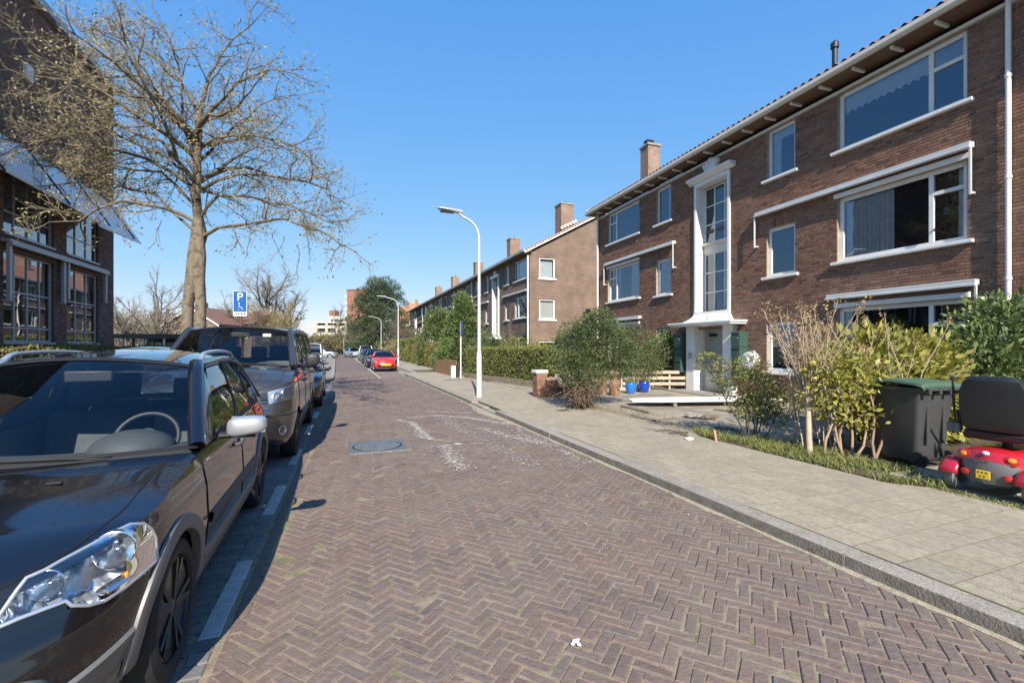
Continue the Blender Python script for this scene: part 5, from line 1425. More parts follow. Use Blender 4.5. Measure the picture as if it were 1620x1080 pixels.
def tubes_np(name,lines,n,mat,parent,tint=None,kind=None):
    """lines: list of (pts list, radii list); one mesh of open tapered tubes"""
    groups={}
    for p,r in lines: groups.setdefault(len(p),[]).append((p,r))
    Vs=[];Fs=[];off=0
    for k,g in groups.items():
        A=np.array([x[0] for x in g],dtype=float); Rr=np.array([x[1] for x in g],dtype=float)
        T=np.empty_like(A); T[:,1:-1]=A[:,2:]-A[:,:-2]; T[:,0]=A[:,1]-A[:,0]; T[:,-1]=A[:,-1]-A[:,-2]; T=unit(T)
        ref=np.where(np.abs(T[:,:1,2:3])>.9,np.array([1.,0,0]),np.array([0,0,1.])); ref=np.broadcast_to(ref,T.shape)
        u=unit(np.cross(T,ref)); v=np.cross(T,u)
        a=np.arange(n)*2*pi/n
        ring=A[:,:,None,:]+Rr[:,:,None,None]*(u[:,:,None,:]*np.cos(a)[None,None,:,None]+v[:,:,None,:]*np.sin(a)[None,None,:,None])
        N=len(g); Vs.append(ring.reshape(-1,3))
        base=(np.arange(N)*k*n)[:,None,None]; i=np.arange(k-1)[None,:,None]; j=np.arange(n)[None,None,:]
        q0=base+i*n+j; q1=base+i*n+(j+1)%n
        f=np.stack([q0,q1,q1+n,q0+n],axis=-1).reshape(-1,4)+off; Fs.append(f); off+=N*k*n
    if not Vs: return None
    return np_mesh(name,np.concatenate(Vs),np.concatenate(Fs),mat,parent,kind=kind,smooth=True)
def rdir(R,d,ang):
    """direction d turned by about ang"""
    d=Vector(d).normalized(); o=d.orthogonal().normalized(); o=Matrix.Rotation(R.uniform(0,2*pi),3,d)@o
    return (d*cos(ang)+o*sin(ang)).normalized()
def branch(R,p,d,L,r,seg=.25,wander=.12,trop=.0,taper=.25,n=None):
    k=n or max(2,int(round(L/seg))); pts=[Vector(p)]; d=Vector(d).normalized()
    for i in range(k):
        d=(d+Vector((R.gauss(0,wander),R.gauss(0,wander),R.gauss(0,wander)+trop))).normalized(); pts.append(pts[-1]+d*(L/k))
    rad=[r*(1-(1-taper)*i/k) for i in range(k+1)]
    return pts,rad,d
def sub(R,lines,spec,lvl=0,out=None):
    """grow further levels from the given lines; spec: list of dict(n per metre,len,ang,r,seg,wander,trop)"""
    res=[]
    for pts,rad in lines:
        Ls=[(b-a).length for a,b in zip(pts,pts[1:])]; tot=sum(Ls)
        cnt=max(spec.get('min',1),int(tot*spec['n']*R.uniform(.75,1.25)))
        for c in range(cnt):
            f=spec.get('f0',.25)+(1-spec.get('f0',.25))*((c+R.random())/cnt); q=f*tot
            for i,l in enumerate(Ls):
                if q<=l or i==len(Ls)-1: break
                q-=l
            p=pts[i].lerp(pts[i+1],min(1,q/max(l,1e-6))); d=(pts[i+1]-pts[i]).normalized()
            r0=rad[i]
            dd=rdir(R,d,R.gauss(spec['ang'],.22)); dd.z+=spec.get('up',0); 
            L=spec['len']*R.uniform(.6,1.25)*(1-.45*f if spec.get('cone',True) else 1)
            rr=min(r0*.75,spec['r']*R.uniform(.8,1.15))
            b=branch(R,p,dd,L,rr,spec.get('seg',.2),spec.get('wander',.15),spec.get('trop',0),.35,spec.get('k'))
            res.append((b[0],b[1]))
    return res
M_bark=pmat('magnolia_bark',(.215,.175,.125),.9,var=.35,vs=9,bump=1.0,bs=14,col2=(.07,.056,.04),c2s=9,c2lo=.44,c2hi=.64)
M_limb=pmat('dark_magnolia_limb',(.17,.132,.085),.9,var=.35,vs=6,bump=.6,bs=25,col2=(.075,.06,.042),c2s=4,c2lo=.45,c2hi=.62)
M_twig=tintmat('tan_twigs',[(0.234,0.191,0.124),(0.273,0.222,0.144)],rough=.85,bump=0,var=.25,vs=3)
M_twigd=tintmat('brown_twigs',[(.16,.12,.085),(.2,.15,.1)],rough=.9,bump=0,var=.25,vs=3)
M_bud=tintmat('pale_buds',[(.30,.25,.13),(.36,.31,.17),(.27,.25,.11)],rough=.8,bump=0,var=.1,translucent=.2)
# ---------------------------------------------------------------- the big tree by the parked van
TY=10.7
R=random.Random(21)
TREE=thing('magnolia_tree','large bare spreading tree with twin fused trunk and pale buds beside the grey van','tree',(0,0,0))
tb=at(305,548,TY); tx=tb.x
def tp(x,y,dy=0):
    return at(x,y,TY+dy)
tr=[]
tr.append(([Vector((tp(295,600).x,TY,.0)),tp(295,560),tp(296,520),tp(298,480),tp(303,440),tp(307,405),tp(310,378),tp(311,345)],[.2,.14,.12,.115,.125,.135,.115,.085]))
tr.append(([Vector((tp(322,600).x,TY+.05,.0)),tp(321,560,.05),tp(317,520,.04),tp(318,480,.03),tp(315,440,.02),tp(316,405,.02),tp(315,378,.02),tp(314,345,.02)],[.19,.13,.115,.11,.12,.13,.11,.085]))
tubes_np('trunk',[([*a],b) for a,b in tr],14,M_bark,TREE)
limb_px=[
 [(313,395),(313,340),(312,280),(314,215),(316,172)],
 [(316,178),(330,120),(350,85),(392,45),(408,0)],
 [(316,185),(285,130),(250,95),(205,65),(150,45),(110,30)],
 [(318,375),(345,360),(410,352),(450,346),(500,362),(540,388),(566,400)],
 [(317,345),(345,310),(400,312),(460,325),(520,352),(570,345)],
 [(315,255),(345,225),(395,185),(425,160),(470,150)],
 [(316,235),(370,214),(440,222),(490,250),(515,290),(528,310)],
 [(312,315),(285,268),(225,232),(160,198),(85,190),(10,192)],
 [(310,285),(255,222),(185,197),(105,215),(20,240)],
 [(313,240),(275,190),(218,130),(155,70),(95,25)],
 [(309,350),(262,330),(192,318),(125,350),(60,362)],
 [(307,365),(245,305),(155,282),(65,295),(5,300)],
 [(314,200),(360,150),(400,120),(430,110),(480,120)],
 [(318,300),(380,275),(450,282),(520,300),(545,320)],
 [(312,260),(290,200),(285,120),(262,50),(240,10)],
 [(312,330),(255,272),(180,262),(95,265),(20,262)],
 [(313,225),(245,165),(165,135),(90,125),(10,130)],
 [(311,300),(230,250),(150,230),(70,222),(-20,215)],
]
limbs=[]
for k,lp in enumerate(limb_px):
    sl_=R.uniform(-.55,.55) if k>0 else 0
    pts=[]; x0=lp[0][0]
    for i,(x,y) in enumerate(lp):
        dx=(x-x0)/F*TY; pts.append(tp(x,y,max(-3.4,min(3.4,abs(dx)*sl_+R.gauss(0,.06)))))
    # smooth by midpoint insertion
    q=[]
    for a,b in zip(pts,pts[1:]):
        q.append(a); q.append(a.lerp(b,.5)+Vector((R.gauss(0,.05),R.gauss(0,.08),R.gauss(0,.05))))
    q.append(pts[-1]); n=len(q); r0=.115 if k==0 else R.uniform(.034,.048)
    limbs.append((q,[r0*(1-.82*i/(n-1)) if k else r0*(1-.45*i/(n-1)) for i in range(n)]))
for k in range(9):        # limbs running to and from the camera
    z=R.uniform(4.6,7.2); p=Vector((tp(313,548).x,TY,z)); a=R.uniform(0,2*pi); a=pi/2+R.uniform(-.6,.6) if k%2 else -pi/2+R.uniform(-.6,.6)
    b=branch(R,p,(cos(a),sin(a),.75),R.uniform(2.2,3.2),R.uniform(.05,.07),.35,.12,-.01,.2); limbs.append((b[0],b[1]))
tubes_np('limb',limbs,8,M_limb,TREE)
l1=sub(R,limbs[1:]+[limbs[0]],dict(n=4.0,len=1.2,ang=.85,r=.015,seg=.2,wander=.17,trop=.02,f0=.15))
l2=sub(R,l1,dict(n=6.4,len=.58,ang=.8,r=.0075,seg=.14,wander=.22,trop=.02,f0=.15))
l3=sub(R,l2+l1,dict(n=9.5,len=.21,ang=.85,r=.0048,k=2,wander=.3,trop=.05,f0=.2,cone=False))
# drooping shoots under the crown
dr=[]
for x,y in ((250,372),(255,360),(470,400),(450,385),(520,395),(430,380),(485,370),(545,400),(400,372)):
    b=branch(R,tp(x,y-12,R.uniform(-.6,.6)),(R.uniform(-.3,.3),R.uniform(-.2,.2),-1),R.uniform(.6,1.2),.012,.12,.2,.02,.3); dr.append((b[0],b[1]))
dr2=sub(R,dr,dict(n=5,len=.3,ang=.8,r=.006,k=2,wander=.3))
tubes_np('branches',l1,5,M_limb,TREE,kind='stuff')
tubes_np('twigs',l2+l3+dr+dr2,3,M_twig,TREE,kind='stuff')
bp=[];bd_=[]
for pts,_ in l3+dr2+l2:
    e=pts[-1]; d=(pts[-1]-pts[-2]).normalized(); bp.append(e); bd_.append(d)
    if R.random()<.5: bp.append(pts[-2]); bd_.append(rdir(R,d,.6))
leaf_cloud('buds',np.array(bp),.058,M_bud,TREE,aspect=.5,outward=np.array(bd_)*2.2,up=.2,jit=.35,curl=0)
# ---------------------------------------------------------------- bare trees in the distance
M_bark2=pmat('grey_bark',(.13,.105,.08),.95,var=.25,vs=3)
def bare_tree(name,label,x,y_top,Y,width,seed,mat=None,twigmat=None,spread=.75,droop=0,fork=.3,group=None,dens=1.0,levels=4):
    R=random.Random(seed); base=Vector(((x-CX)/F*Y,Y,0)); H=CH+(HY-y_top)/F*Y
    o=thing(name,label,'tree',base,0,group)
    tk=branch(R,(0,0,0),(R.gauss(0,.04),R.gauss(0,.04),1),H*.62,H*.026,H*.07,.05,0,.45); mat=mat or M_bark2
    tubes_np('trunk',[(tk[0],tk[1])],8,mat,o)
    W2=width/F*Y/2
    a=sub(R,[(tk[0],tk[1])],dict(n=16*dens/H,len=W2*1.15,ang=.85,r=H*.010,seg=H*.06,wander=.12,trop=.10-droop,f0=fork,up=.35,cone=False,min=9))
    b=sub(R,a,dict(n=16/H,len=W2*.55,ang=.7,r=H*.0042,seg=H*.035,wander=.15,trop=.06-droop,f0=.2,min=6))
    c=sub(R,b,dict(n=28*dens/H,len=W2*.27,ang=.65,r=H*.0022,seg=H*.03,wander=.2,trop=.04-droop*2,f0=.15,min=5))
    d=sub(R,c,dict(n=45*dens/H,len=W2*.15,ang=.65,r=H*.0015,k=2,wander=.25,trop=.03-droop*2,f0=.1,min=3)) if levels>3 else []
    tubes_np('limb',a,5,mat,o); tubes_np('crown',b+c+d,3,twigmat or M_twigd,o,kind='stuff'); return o
M_twigy=tintmat('yellowish_twigs',[(.26,.21,.10),(.32,.26,.13)],rough=.9,bump=0,var=.2,vs=2)
M_twigg=tintmat('grey_twigs',[(.22,.185,.145),(.27,.225,.175)],rough=.9,bump=0,var=.2,vs=2)
bare_tree('bare_tree','bare brown tree rising just right of the dark brick building',245,440,46,110,1,None,M_twigg,dens=1.15)
bare_tree('bare_tree','low bushy bare tree against the corner of the dark brick building',200,468,52,90,2,None,M_twigg,dens=1.2)
bare_tree('bare_tree','bare tree with dense brown twigs behind the parking sign',362,458,62,80,3,None,M_twigg,dens=1.0)
bare_tree('bare_tree','slim reddish brown tree standing right behind the blue parking sign',383,436,70,46,4,None,M_twigd,dens=1.3)
bare_tree('bare_tree','tallest bare tree with open rounded crown right of the parking sign',436,421,78,120,5,None,M_twigg,dens=1.2)
bare_tree('bare_tree','bare tree with dark ivy-clad twigs beside the tallest bare tree',464,452,84,70,6,None,M_twigd,dens=1.3)
bare_tree('willow_tree','yellowish drooping willow in front of the tallest bare tree',440,488,66,90,7,None,M_twigy,droop=.09,dens=1.3)
bare_tree('bare_tree','small bare tree in front of the balcony flats',530,486,110,60,8,None,M_twigd,dens=.9)
bare_tree('bare_tree','bare brown tree in front of the red brick tower',556,498,120,50,9,None,M_twigd,dens=.9)
bare_tree('bare_tree','low bare tree left of the willow near the shed',405,490,60,70,12,None,M_twigd,dens=1.0)
bare_tree('bare_tree','reddish bare shrubby tree near the far street lamps',648,522,62,46,10,None,M_twigd,dens=1.0)
bare_tree('bare_tree','thin bare tree beside the pines and the third street lamp',626,512,66,44,14,None,M_twigd,dens=1.0)
bare_tree('bare_shrub','bare brown shrub against the long row near its gable end',806,528,27.5,56,11,None,M_twigd,dens=1.0)
# ---------------------------------------------------------------- evergreens
M_pine=tintmat('pine_needles',[(0.046,0.076,0.036),(0.072,0.108,0.05),(0.1,0.134,0.064),(0.054,0.09,0.05)],rough=.8,bump=0,var=.3,vs=.8,translucent=.12)
M_thuja=tintmat('thuja_sprays',[(0.104,0.16,0.047),(0.151,0.208,0.066),(0.085,0.133,0.047),(0.189,0.226,0.075)],rough=.75,bump=0,var=.3,vs=1.5,translucent=.15)
def pine(label,x,ytop,Y,wpx,seed,n=26000):
    R=random.Random(seed); base=Vector(((x-CX)/F*Y,Y,0)); H=CH+(HY-ytop)/F*Y; Wd=wpx/F*Y/2
    o=thing('pine_tree',label,'tree',base)
    tk=branch(R,(0,0,0),(0,0,1),H*.93,H*.025,H*.1,.02,0,.2); tubes_np('trunk',[(tk[0],tk[1])],9,M_bark2,o)
    bl=[];ln=[]
    for k in range(74):
        f=(k+.5)/74; z=H*(.12+.85*f); w=Wd*min(1.05,(1.12-f)**.62*1.12); a=k*2.4+R.uniform(-.4,.4); rr=w*R.uniform(.25,1.0)
        c=(cos(a)*rr,sin(a)*rr,z+R.uniform(-.3,.3)); s=H*R.uniform(.055,.10); bl.append((c,(s*1.35,s*1.35,s*.75)))
        ln.append(([Vector((0,0,z-rr*.3)),Vector((c[0]*.5,c[1]*.5,z-.05*rr)),Vector(c)],[H*.006,H*.004,H*.002]))
    tubes_np('limb',ln,4,M_bark2,o)
    P,O=blob_points(n,bl,.5); leaf_cloud('crown',P,H*.024,M_pine,o,aspect=.3,outward=O,up=.35,jit=.4)
pine('large dark green pine dominating the far right side of the street',601,443,72,112,31,34000)
pine('smaller dark pine at the foot of the large pine',578,500,70,44,32,9000)
def conifer(name,label,x,ytop,Y,wpx,seed,n=16000,cone=1.0,sz=.16,mat=None,group=None):
    R=random.Random(seed); base=Vector(((x-CX)/F*Y,Y,.08)); H=CH+(HY-ytop)/F*Y; Wd=wpx/F*Y/2
    o=thing(name,label,'tree',base,0,group)
    tk=branch(R,(0,0,0),(0,0,1),H*.9,H*.03,H*.15,.02,0,.2); tubes_np('trunk',[(tk[0],tk[1])],7,M_bark2,o)
    bl=[]
    for k in range(70):
        f=R.random()**.8; z=H*(.04+.93*f); w=Wd*max(.06,(1-f**1.6*cone)); a=R.uniform(0,2*pi); rr=w*R.uniform(.45,.95); s=Wd*R.uniform(.16,.3)
        bl.append(((cos(a)*rr,sin(a)*rr,z),(s,s,s*1.35)))
    P,O=blob_points(n,bl,.55); P2=P
    O2=O+np.stack([P[:,0],P[:,1],np.zeros(len(P))],1)/Wd*.8
    leaf_cloud('crown',P2,sz,mat or M_thuja,o,aspect=.35,outward=O2,up=.5,jit=.4); return o
conifer('thuja_tree','tall conical thuja behind the clipped hedge and blue street sign',733,474,28.6,86,41,18000,.95)
conifer('thuja_tree','broad rounded thuja leaning over the brown wooden fence board',692,500,36,74,42,16000,.62)
conifer('thuja_tree','small loose conifer between the two large thujas',714,520,31,54,43,7000,.8)
M_hedge=tintmat('hedge_leaves',[(0.115,0.149,0.034),(0.176,0.203,0.047),(0.243,0.257,0.068),(0.095,0.121,0.034),(0.203,0.189,0.068)],rough=.7,bump=0,var=.25,vs=2,translucent=.18)
M_box=tintmat('boxwood_leaves',[(0.143,0.143,0.039),(0.208,0.195,0.058),(0.26,0.221,0.078),(0.117,0.117,0.039)],rough=.75,bump=0,var=.25,vs=2,translucent=.15)
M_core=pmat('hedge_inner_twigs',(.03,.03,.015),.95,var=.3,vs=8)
def hedge(label,A,B,w,h,n,mat,sz=.06,name='hedge',z0=.08,rough=.06):
    A=Vector(A);B=Vector(B); d=(B-A); L=d.length; rz=atan2(d.y,d.x); o=thing(name,label,'hedge',(A.x,A.y,z0),rz)
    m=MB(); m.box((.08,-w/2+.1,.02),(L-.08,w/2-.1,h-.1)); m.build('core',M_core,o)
    a=NR.random(n); side=NR.random(n); ar=np.array([L*h*2,L*w,w*h*2]); ar=ar/ar.sum(); k=NR.choice(3,size=n,p=ar)
    P=np.zeros((n,3)); O=np.zeros((n,3)); x=NR.random(n)*L; y=(NR.random(n)-.5)*w; z=NR.random(n)*h; sg=np.where(NR.random(n)<.5,-1,1)
    y=np.where(k==0,sg*w/2,y); O[:,1]=np.where(k==0,sg,0); z=np.where(k==1,h,z); O[:,2]=np.where(k==1,1,0); x=np.where(k==2,np.where(sg>0,L,0),x); O[:,0]=np.where(k==2,sg,0)
    dep=np.abs(NR.normal(size=n))*rough*1.5; lump=rough*(np.sin(x*2.3)+np.sin(x*5.1+z*3)+np.sin(z*4.2+x))*.5
    P=np.stack([x,y,z],1)-O*(dep-lump)[:,None]
    leaf_cloud('foliage',P,sz,mat,o,aspect=.55,outward=O,up=.2,jit=.4); return o
hA=gp(858,614,.1); hB=gp(735,597,.1)
hedge('clipped green privet hedge behind a low wooden edging, beside the brick gate pier',st(*[q+e for q,e in zip(to_st(hA.x,hA.y),(0,.42))]),st(*[q+e for q,e in zip(to_st(hB.x,hB.y),(0,.42))]),.75,1.5,26000,M_hedge,.055)
m=MB(); hd=(hB-hA).normalized()
for k in range(4):
    a=hA+hd*(hB-hA).length*k/4; b=hA+hd*((hB-hA).length*(k+1)/4-.03); 
    if k==0: EDG=thing('garden_edging','low weathered wooden board edging under the privet hedge','edging',(0,0,0))
    g=MB(); g.bar(a+Vector((0,0,.12)),b+Vector((0,0,.12)),.035,.24); g.build('board',pmat('weathered_grey_wood',(.21,.17,.125),.85,var=.3,vs=6,bump=.4,bs=30),EDG)
M_wood=MATS['weathered_grey_wood']
p0=st(30.5,6.55); p1=st(42,6.6)
hedge('tall loose beech hedge further along the pavement beyond the thujas',p0,p1,.9,1.75,16000,M_box,.08)
p0=st(44,7.0); p1=st(62,7.0); hedge('far green hedge along the pavement under the pines',p0,p1,1.2,2.3,9000,M_hedge,.12)
p0=st(2,-6.85); p1=st(22.6,-6.85); hedge('low sunlit boxwood hedge in front of the dark brick building',p0,p1,.8,1.52,30000,M_box,.06)
hedge('far hedge closing the end of the street behind parked cars',at(520,548,95)*1.0-Vector((0,0,CH)),at(585,548,95)-Vector((0,0,CH)),1.5,2.4,5000,M_hedge,.2)
# ---------------------------------------------------------------- shrubs of the front gardens
M_olive=tintmat('dark_olive_leaves',[(0.061,0.089,0.032),(0.091,0.127,0.046),(0.122,0.149,0.058),(0.073,0.097,0.035),(0.158,0.178,0.081)],rough=.65,bump=0,var=.25,vs=4,translucent=.15)
M_aucuba=tintmat('variegated_yellow_leaves',[(.24,.25,.045),(.36,.34,.08),(.46,.42,.13),(.16,.19,.04),(.40,.36,.08),(.3,.28,.06)],rough=.45,bump=0,var=.2,vs=9,translucent=.25,)
M_laurel=tintmat('glossy_laurel_leaves',[(.11,.16,.055),(.16,.225,.075),(.23,.29,.11),(.09,.135,.05),(.27,.33,.13)],rough=.32,bump=0,var=.2,vs=4,spec=.6,translucent=.2)
M_rose=tintmat('rose_leaves',[(.18,.20,.06),(.25,.26,.085),(.13,.16,.05),(.33,.28,.10)],rough=.6,bump=0,var=.2,vs=5,translucent=.25)
M_ivy=tintmat('ivy_leaves',[(0.084,0.14,0.042),(0.126,0.196,0.063),(0.182,0.238,0.084),(0.07,0.112,0.035)],rough=.55,bump=0,var=.2,vs=3,translucent=.15)
M_stem=pmat('shrub_stem',(.26,.20,.13),.85,var=.25,vs=10,bump=.4,bs=40)
def shrub(name,label,base,blobs,n,mat,sz,stems,seed,aspect=.45,cat='shrub',up=.15,stemmat=None,sr=.018,twn=3.0,shell=.35,droop=0,gap=0):
    R=random.Random(seed); o=thing(name,label,cat,base); ln=[]
    for sx,sy,ex,ey,ez in stems:
        p=Vector((sx,sy,-.03)); e=Vector((ex,ey,ez)); mid=p.lerp(e,.5)+Vector((R.gauss(0,.06),R.gauss(0,.06),R.gauss(0,.05))); q1=p.lerp(mid,.5)+Vector((R.gauss(0,.03),R.gauss(0,.03),0)); q2=mid.lerp(e,.5)+Vector((R.gauss(0,.04),R.gauss(0,.04),0))
        ln.append(([p,q1,mid,q2,e],[sr,sr*.9,sr*.75,sr*.6,sr*.35]))
    tubes_np('stem',ln,7,stemmat or M_stem,o)
    tw=sub(R,ln,dict(n=twn,len=.45,ang=.7,r=sr*.4,k=3,wander=.2,trop=.05,f0=.35)); tw2=sub(R,tw,dict(n=6,len=.2,ang=.7,r=sr*.2,k=2,wander=.25))
    tubes_np('twigs',tw+tw2,4,stemmat or M_stem,o,kind='stuff')
    if n:
        P,O=blob_points(n,blobs,shell,gap,2.5); leaf_cloud('foliage',P,sz,mat,o,aspect=aspect,outward=O,up=up,droop=droop,jit=.4)
    return o,ln,tw,tw2
# uprooted shrub lying at the pavement edge
ub=gp(925,648,.1)
US,_,_,_=shrub('uprooted_shrub','uprooted dark evergreen shrub with exposed root ball at the pavement edge',ub+Vector((0,.2,.0)),
 [((-.15,.2,1.55),(.55,.5,.6)),((.35,.2,1.85),(.6,.5,.5)),((.1,.1,1.1),(.5,.45,.4)),((.8,.3,1.45),(.5,.45,.5)),((1.2,.4,1.2),(.45,.4,.45)),((.5,.3,2.2),(.35,.35,.3)),((-.3,.1,.95),(.35,.35,.3)),((.75,.2,1.0),(.4,.4,.3)),((-.25,-.05,.75),(.35,.3,.2)),((.25,-.1,.7),(.3,.25,.18))],
 17000,M_olive,.065,[(0,0,.2,.1,1.7),(.05,0,.6,.2,1.9),(-.05,0,-.2,.1,1.5),(.1,.05,1.0,.3,1.3),(.0,.1,.4,.3,2.1)],51,aspect=.36,up=.45,twn=6)
R=random.Random(3); rl=[]
for k in range(260):
    a=R.uniform(0,2*pi); p=Vector((R.gauss(-.05,.16),R.gauss(0,.16),R.uniform(.25,.7))); b=branch(R,p,(cos(a),sin(a)*.8-.25,R.uniform(-.9,.1)),R.uniform(.3,.65),.011,.09,.3,-.06,.3); rl.append((b[0],b[1]))
tubes_np('roots',rl,5,pmat('dry_root',(.15,.105,.065),.95,var=.3),US,kind='stuff')
m=MB(); P_=[]
for i in range(13):
    th=pi*i/12; row=[]
    for j in range(18):
        ph=2*pi*j/18; r=.25*(1+.22*sin(3*ph+2*th)+.2*R.gauss(0,1)); row.append((-.05+r*sin(th)*cos(ph),r*sin(th)*sin(ph),.36+r*.95*cos(th)))
    row.append(row[0]); P_.append(row)
m.grid(P_); m.build('root_ball',M_soil,US)
# rose bush
rbp=gp(1190,697,.1)
shrub('rose_bush','thin leafy rose bush with arching stems beside the dug-up yard',rbp,[((.0,.1,.85),(.45,.35,.28)),((.3,.1,.75),(.3,.3,.25)),((-.35,.05,1.05),(.3,.2,.18)),((-.7,0,1.28),(.25,.15,.13)),((.05,.1,.5),(.35,.3,.2)),((.4,.1,.35),(.2,.2,.2)),((0,.1,1.2),(.3,.25,.15))],3200,M_rose,.05,
 [(0,0,-.2,.05,1.0),(.05,0,.3,.1,.9),(-.03,0,-.8,0,1.3),(.02,.03,.1,.1,1.2),(.1,.0,.5,.1,.6),(-.05,0,-.1,.1,.8),(.08,.02,.25,.0,.75)],52,aspect=.55,twn=5,sr=.014,stemmat=pmat('dark_rose_stem',(.07,.055,.04),.8))
# bare hydrangea-like shrub with dry heads
hb_=gp(1282,722,.1); R=random.Random(8)
HY_=thing('bare_shrub','bare shrub with pale upright twigs and dry flower heads on a pale trunk','shrub',hb_)
t0=branch(R,(0,0,-.03),(-.03,0,1),.85,.045,.15,.06,0,.7); ln=[(t0[0],t0[1])]
for k in range(26):
    p=t0[0][-1] if k%2 else t0[0][-2]; a=R.uniform(0,2*pi); b=branch(R,p,(cos(a)*.38,sin(a)*.38,1),R.uniform(.8,1.45),.011,.18,.09,.03,.3); ln.append((b[0],b[1]))
for k in range(30):
    a=R.uniform(0,2*pi); b=branch(R,(R.uniform(.1,1.5),R.gauss(.55,.2),0),(cos(a)*.2+.1,sin(a)*.2,1),R.uniform(1.4,2.2),.011,.2,.07,.02,.3); ln.append((b[0],b[1]))
tubes_np('stem',ln,6,pmat('pale_stem',(.42,.34,.24),.8,var=.2,vs=8),HY_)
tw=sub(R,ln[1:],dict(n=5,len=.32,ang=.6,r=.005,k=3,wander=.15,trop=.05,f0=.35)); tubes_np('twigs',tw,4,MATS['pale_stem'],HY_,kind='stuff')
ends=[p[-1] for p,_ in ln[1:]]+[p[-1] for p,_ in tw if R.random()<.35]
P=np.repeat(np.array([list(e) for e in ends]),14,axis=0)+NR.normal(size=(len(ends)*14,3))*.03
leaf_cloud('dry_flower_heads',P,.035,tintmat('dry_heads',[(.34,.23,.12),(.42,.3,.17),(.28,.19,.1)],rough=.9,bump=0,translucent=.2),HY_,aspect=.6)
# variegated aucuba and yellow-leaved neighbours
ab=gp(1425,705,.1)
shrub('aucuba_bush','big rounded bush with yellow-green variegated leaves behind the wheelie bin',ab+Vector((.15,.45,0)),[((-.15,.1,1.3),(.75,.55,.5)),((.55,.1,1.2),(.6,.5,.5)),((.2,-.1,.85),(.85,.55,.5)),((.95,.1,.75),(.5,.4,.5)),((-.55,0,.9),(.5,.45,.5)),((.1,-.1,.35),(.8,.5,.35)),((.8,-.1,.4),(.45,.4,.35))],8000,M_aucuba,.15,[(R.gauss(.1,.25),R.gauss(0,.15),R.gauss(.1,.5),R.gauss(0,.3),R.uniform(.8,1.5)) for _ in range(12)],53,aspect=.36,up=.15,twn=3)
yb_=gp(1352,725,.1)
YS,yl,yt,yt2=shrub('yellow_leaved_shrub','leggy shrub with sparse yellow leaves and bare pale stems left of the wheelie bin',yb_+Vector((0,.05,0)),[((-.15,.1,.95),(.45,.35,.3)),((.25,.1,1.15),(.4,.3,.25)),((-.3,0,1.25),(.3,.25,.2)),((.1,.1,.6),(.45,.3,.2)),((.55,.0,.75),(.2,.2,.2))],1500,M_aucuba,.095,
 [(.3,-.02,.22,0,1.0),(.3,-.02,.5,.1,1.3),(-.1,0,-.2,.1,1.1),(-.12,.02,-.35,0,1.25),(.0,.0,.1,.05,.95),(-.38,.0,-.45,.05,1.15),(.05,.02,.3,.1,.7)],54,aspect=.5,twn=3,sr=.02,stemmat=pmat('pinkish_stem',(.33,.23,.16),.8,var=.2,vs=9))
lb_=at(1585,548,7.6); lb_.z=.09
shrub('laurel_bush','tall glossy green cherry laurel against the brick wall behind the mobility scooter',lb_,[((0,0,1.61),(.9,.6,0.68)),((.8,0,1.75),(.9,.6,0.68)),((-.45,-.1,1.24),(.6,.5,0.50)),((.3,-.2,1.01),(1.0,.5,0.63)),((1.3,-.2,1.10),(.8,.5,0.81)),((-.1,0,2.07),(.45,.35,0.32)),((.6,-.1,2.02),(.5,.4,0.36))],10500,M_laurel,.115,[(R.gauss(.3,.4),R.gauss(0,.2),R.gauss(.3,.7),R.gauss(0,.3),R.uniform(1.1,1.9)) for _ in range(14)],55,aspect=.38,up=.35,twn=3)
# ivy-covered hedge by the door and the dark shrub left of it
iv=at(1058,548,17.2); iv.z=.09
shrub('ivy_hedge','dense green ivy hedge beside the left mailboxes',iv,[((-.2,0,1.1),(.75,.5,.9)),((.3,0,1.6),(.5,.45,.9)),((-.75,.1,.9),(.5,.4,.7)),((.35,0,.8),(.5,.4,.8))],9000,M_ivy,.075,[(-.2,0,-.2,0,1.3),(.3,0,.3,0,1.9),(-.6,0,-.7,0,1.3)],56,aspect=.75,up=0,sr=.03)
os_=at(1010,548,15.6); os_.z=.09
shrub('olive_shrub','airy olive-brown shrub behind the blue pots',os_,[((0,0,1.5),(.7,.5,.7)),((.55,0,1.3),(.5,.4,.6)),((-.5,0,1.7),(.5,.4,.6)),((.1,0,.9),(.6,.4,.5))],7500,tintmat('olive_brown_leaves',[(0.105,0.12,0.047),(0.152,0.168,0.07),(0.082,0.106,0.041),(0.199,0.197,0.094)],rough=.7,bump=0,translucent=.15),.06,[(0,0,.2,0,1.9),(.05,0,-.4,0,1.8),(-.05,0,.5,0,1.6),(0,0,.05,.1,2.0)],57,aspect=.4,up=.4,twn=6)
bs=at(905,548,16.5); bs.z=.09
shrub('garden_shrub','yellow-green shrub behind the brick gate piers',bs,[((0,0,.8),(.9,.5,.6)),((.7,.2,.9),(.6,.5,.6)),((-.6,0,1.0),(.5,.4,.45))],5200,M_hedge,.07,[(0,0,.1,0,1.0),(.3,0,.7,0,1.1),(-.3,0,-.5,0,1.0)],58)
bs=at(850,548,22); bs.z=.09
shrub('garden_shrub','green shrub with pale top behind the privet hedge near the gable',bs,[((0,0,1.1),(1.1,.6,.7)),((-1.0,.2,1.3),(.9,.6,.7)),((1.0,.2,1.0),(.8,.5,.6))],5000,M_hedge,.09,[(0,0,.1,0,1.3),(.3,0,.7,0,1.2),(-.3,0,-.7,0,1.4)],59)
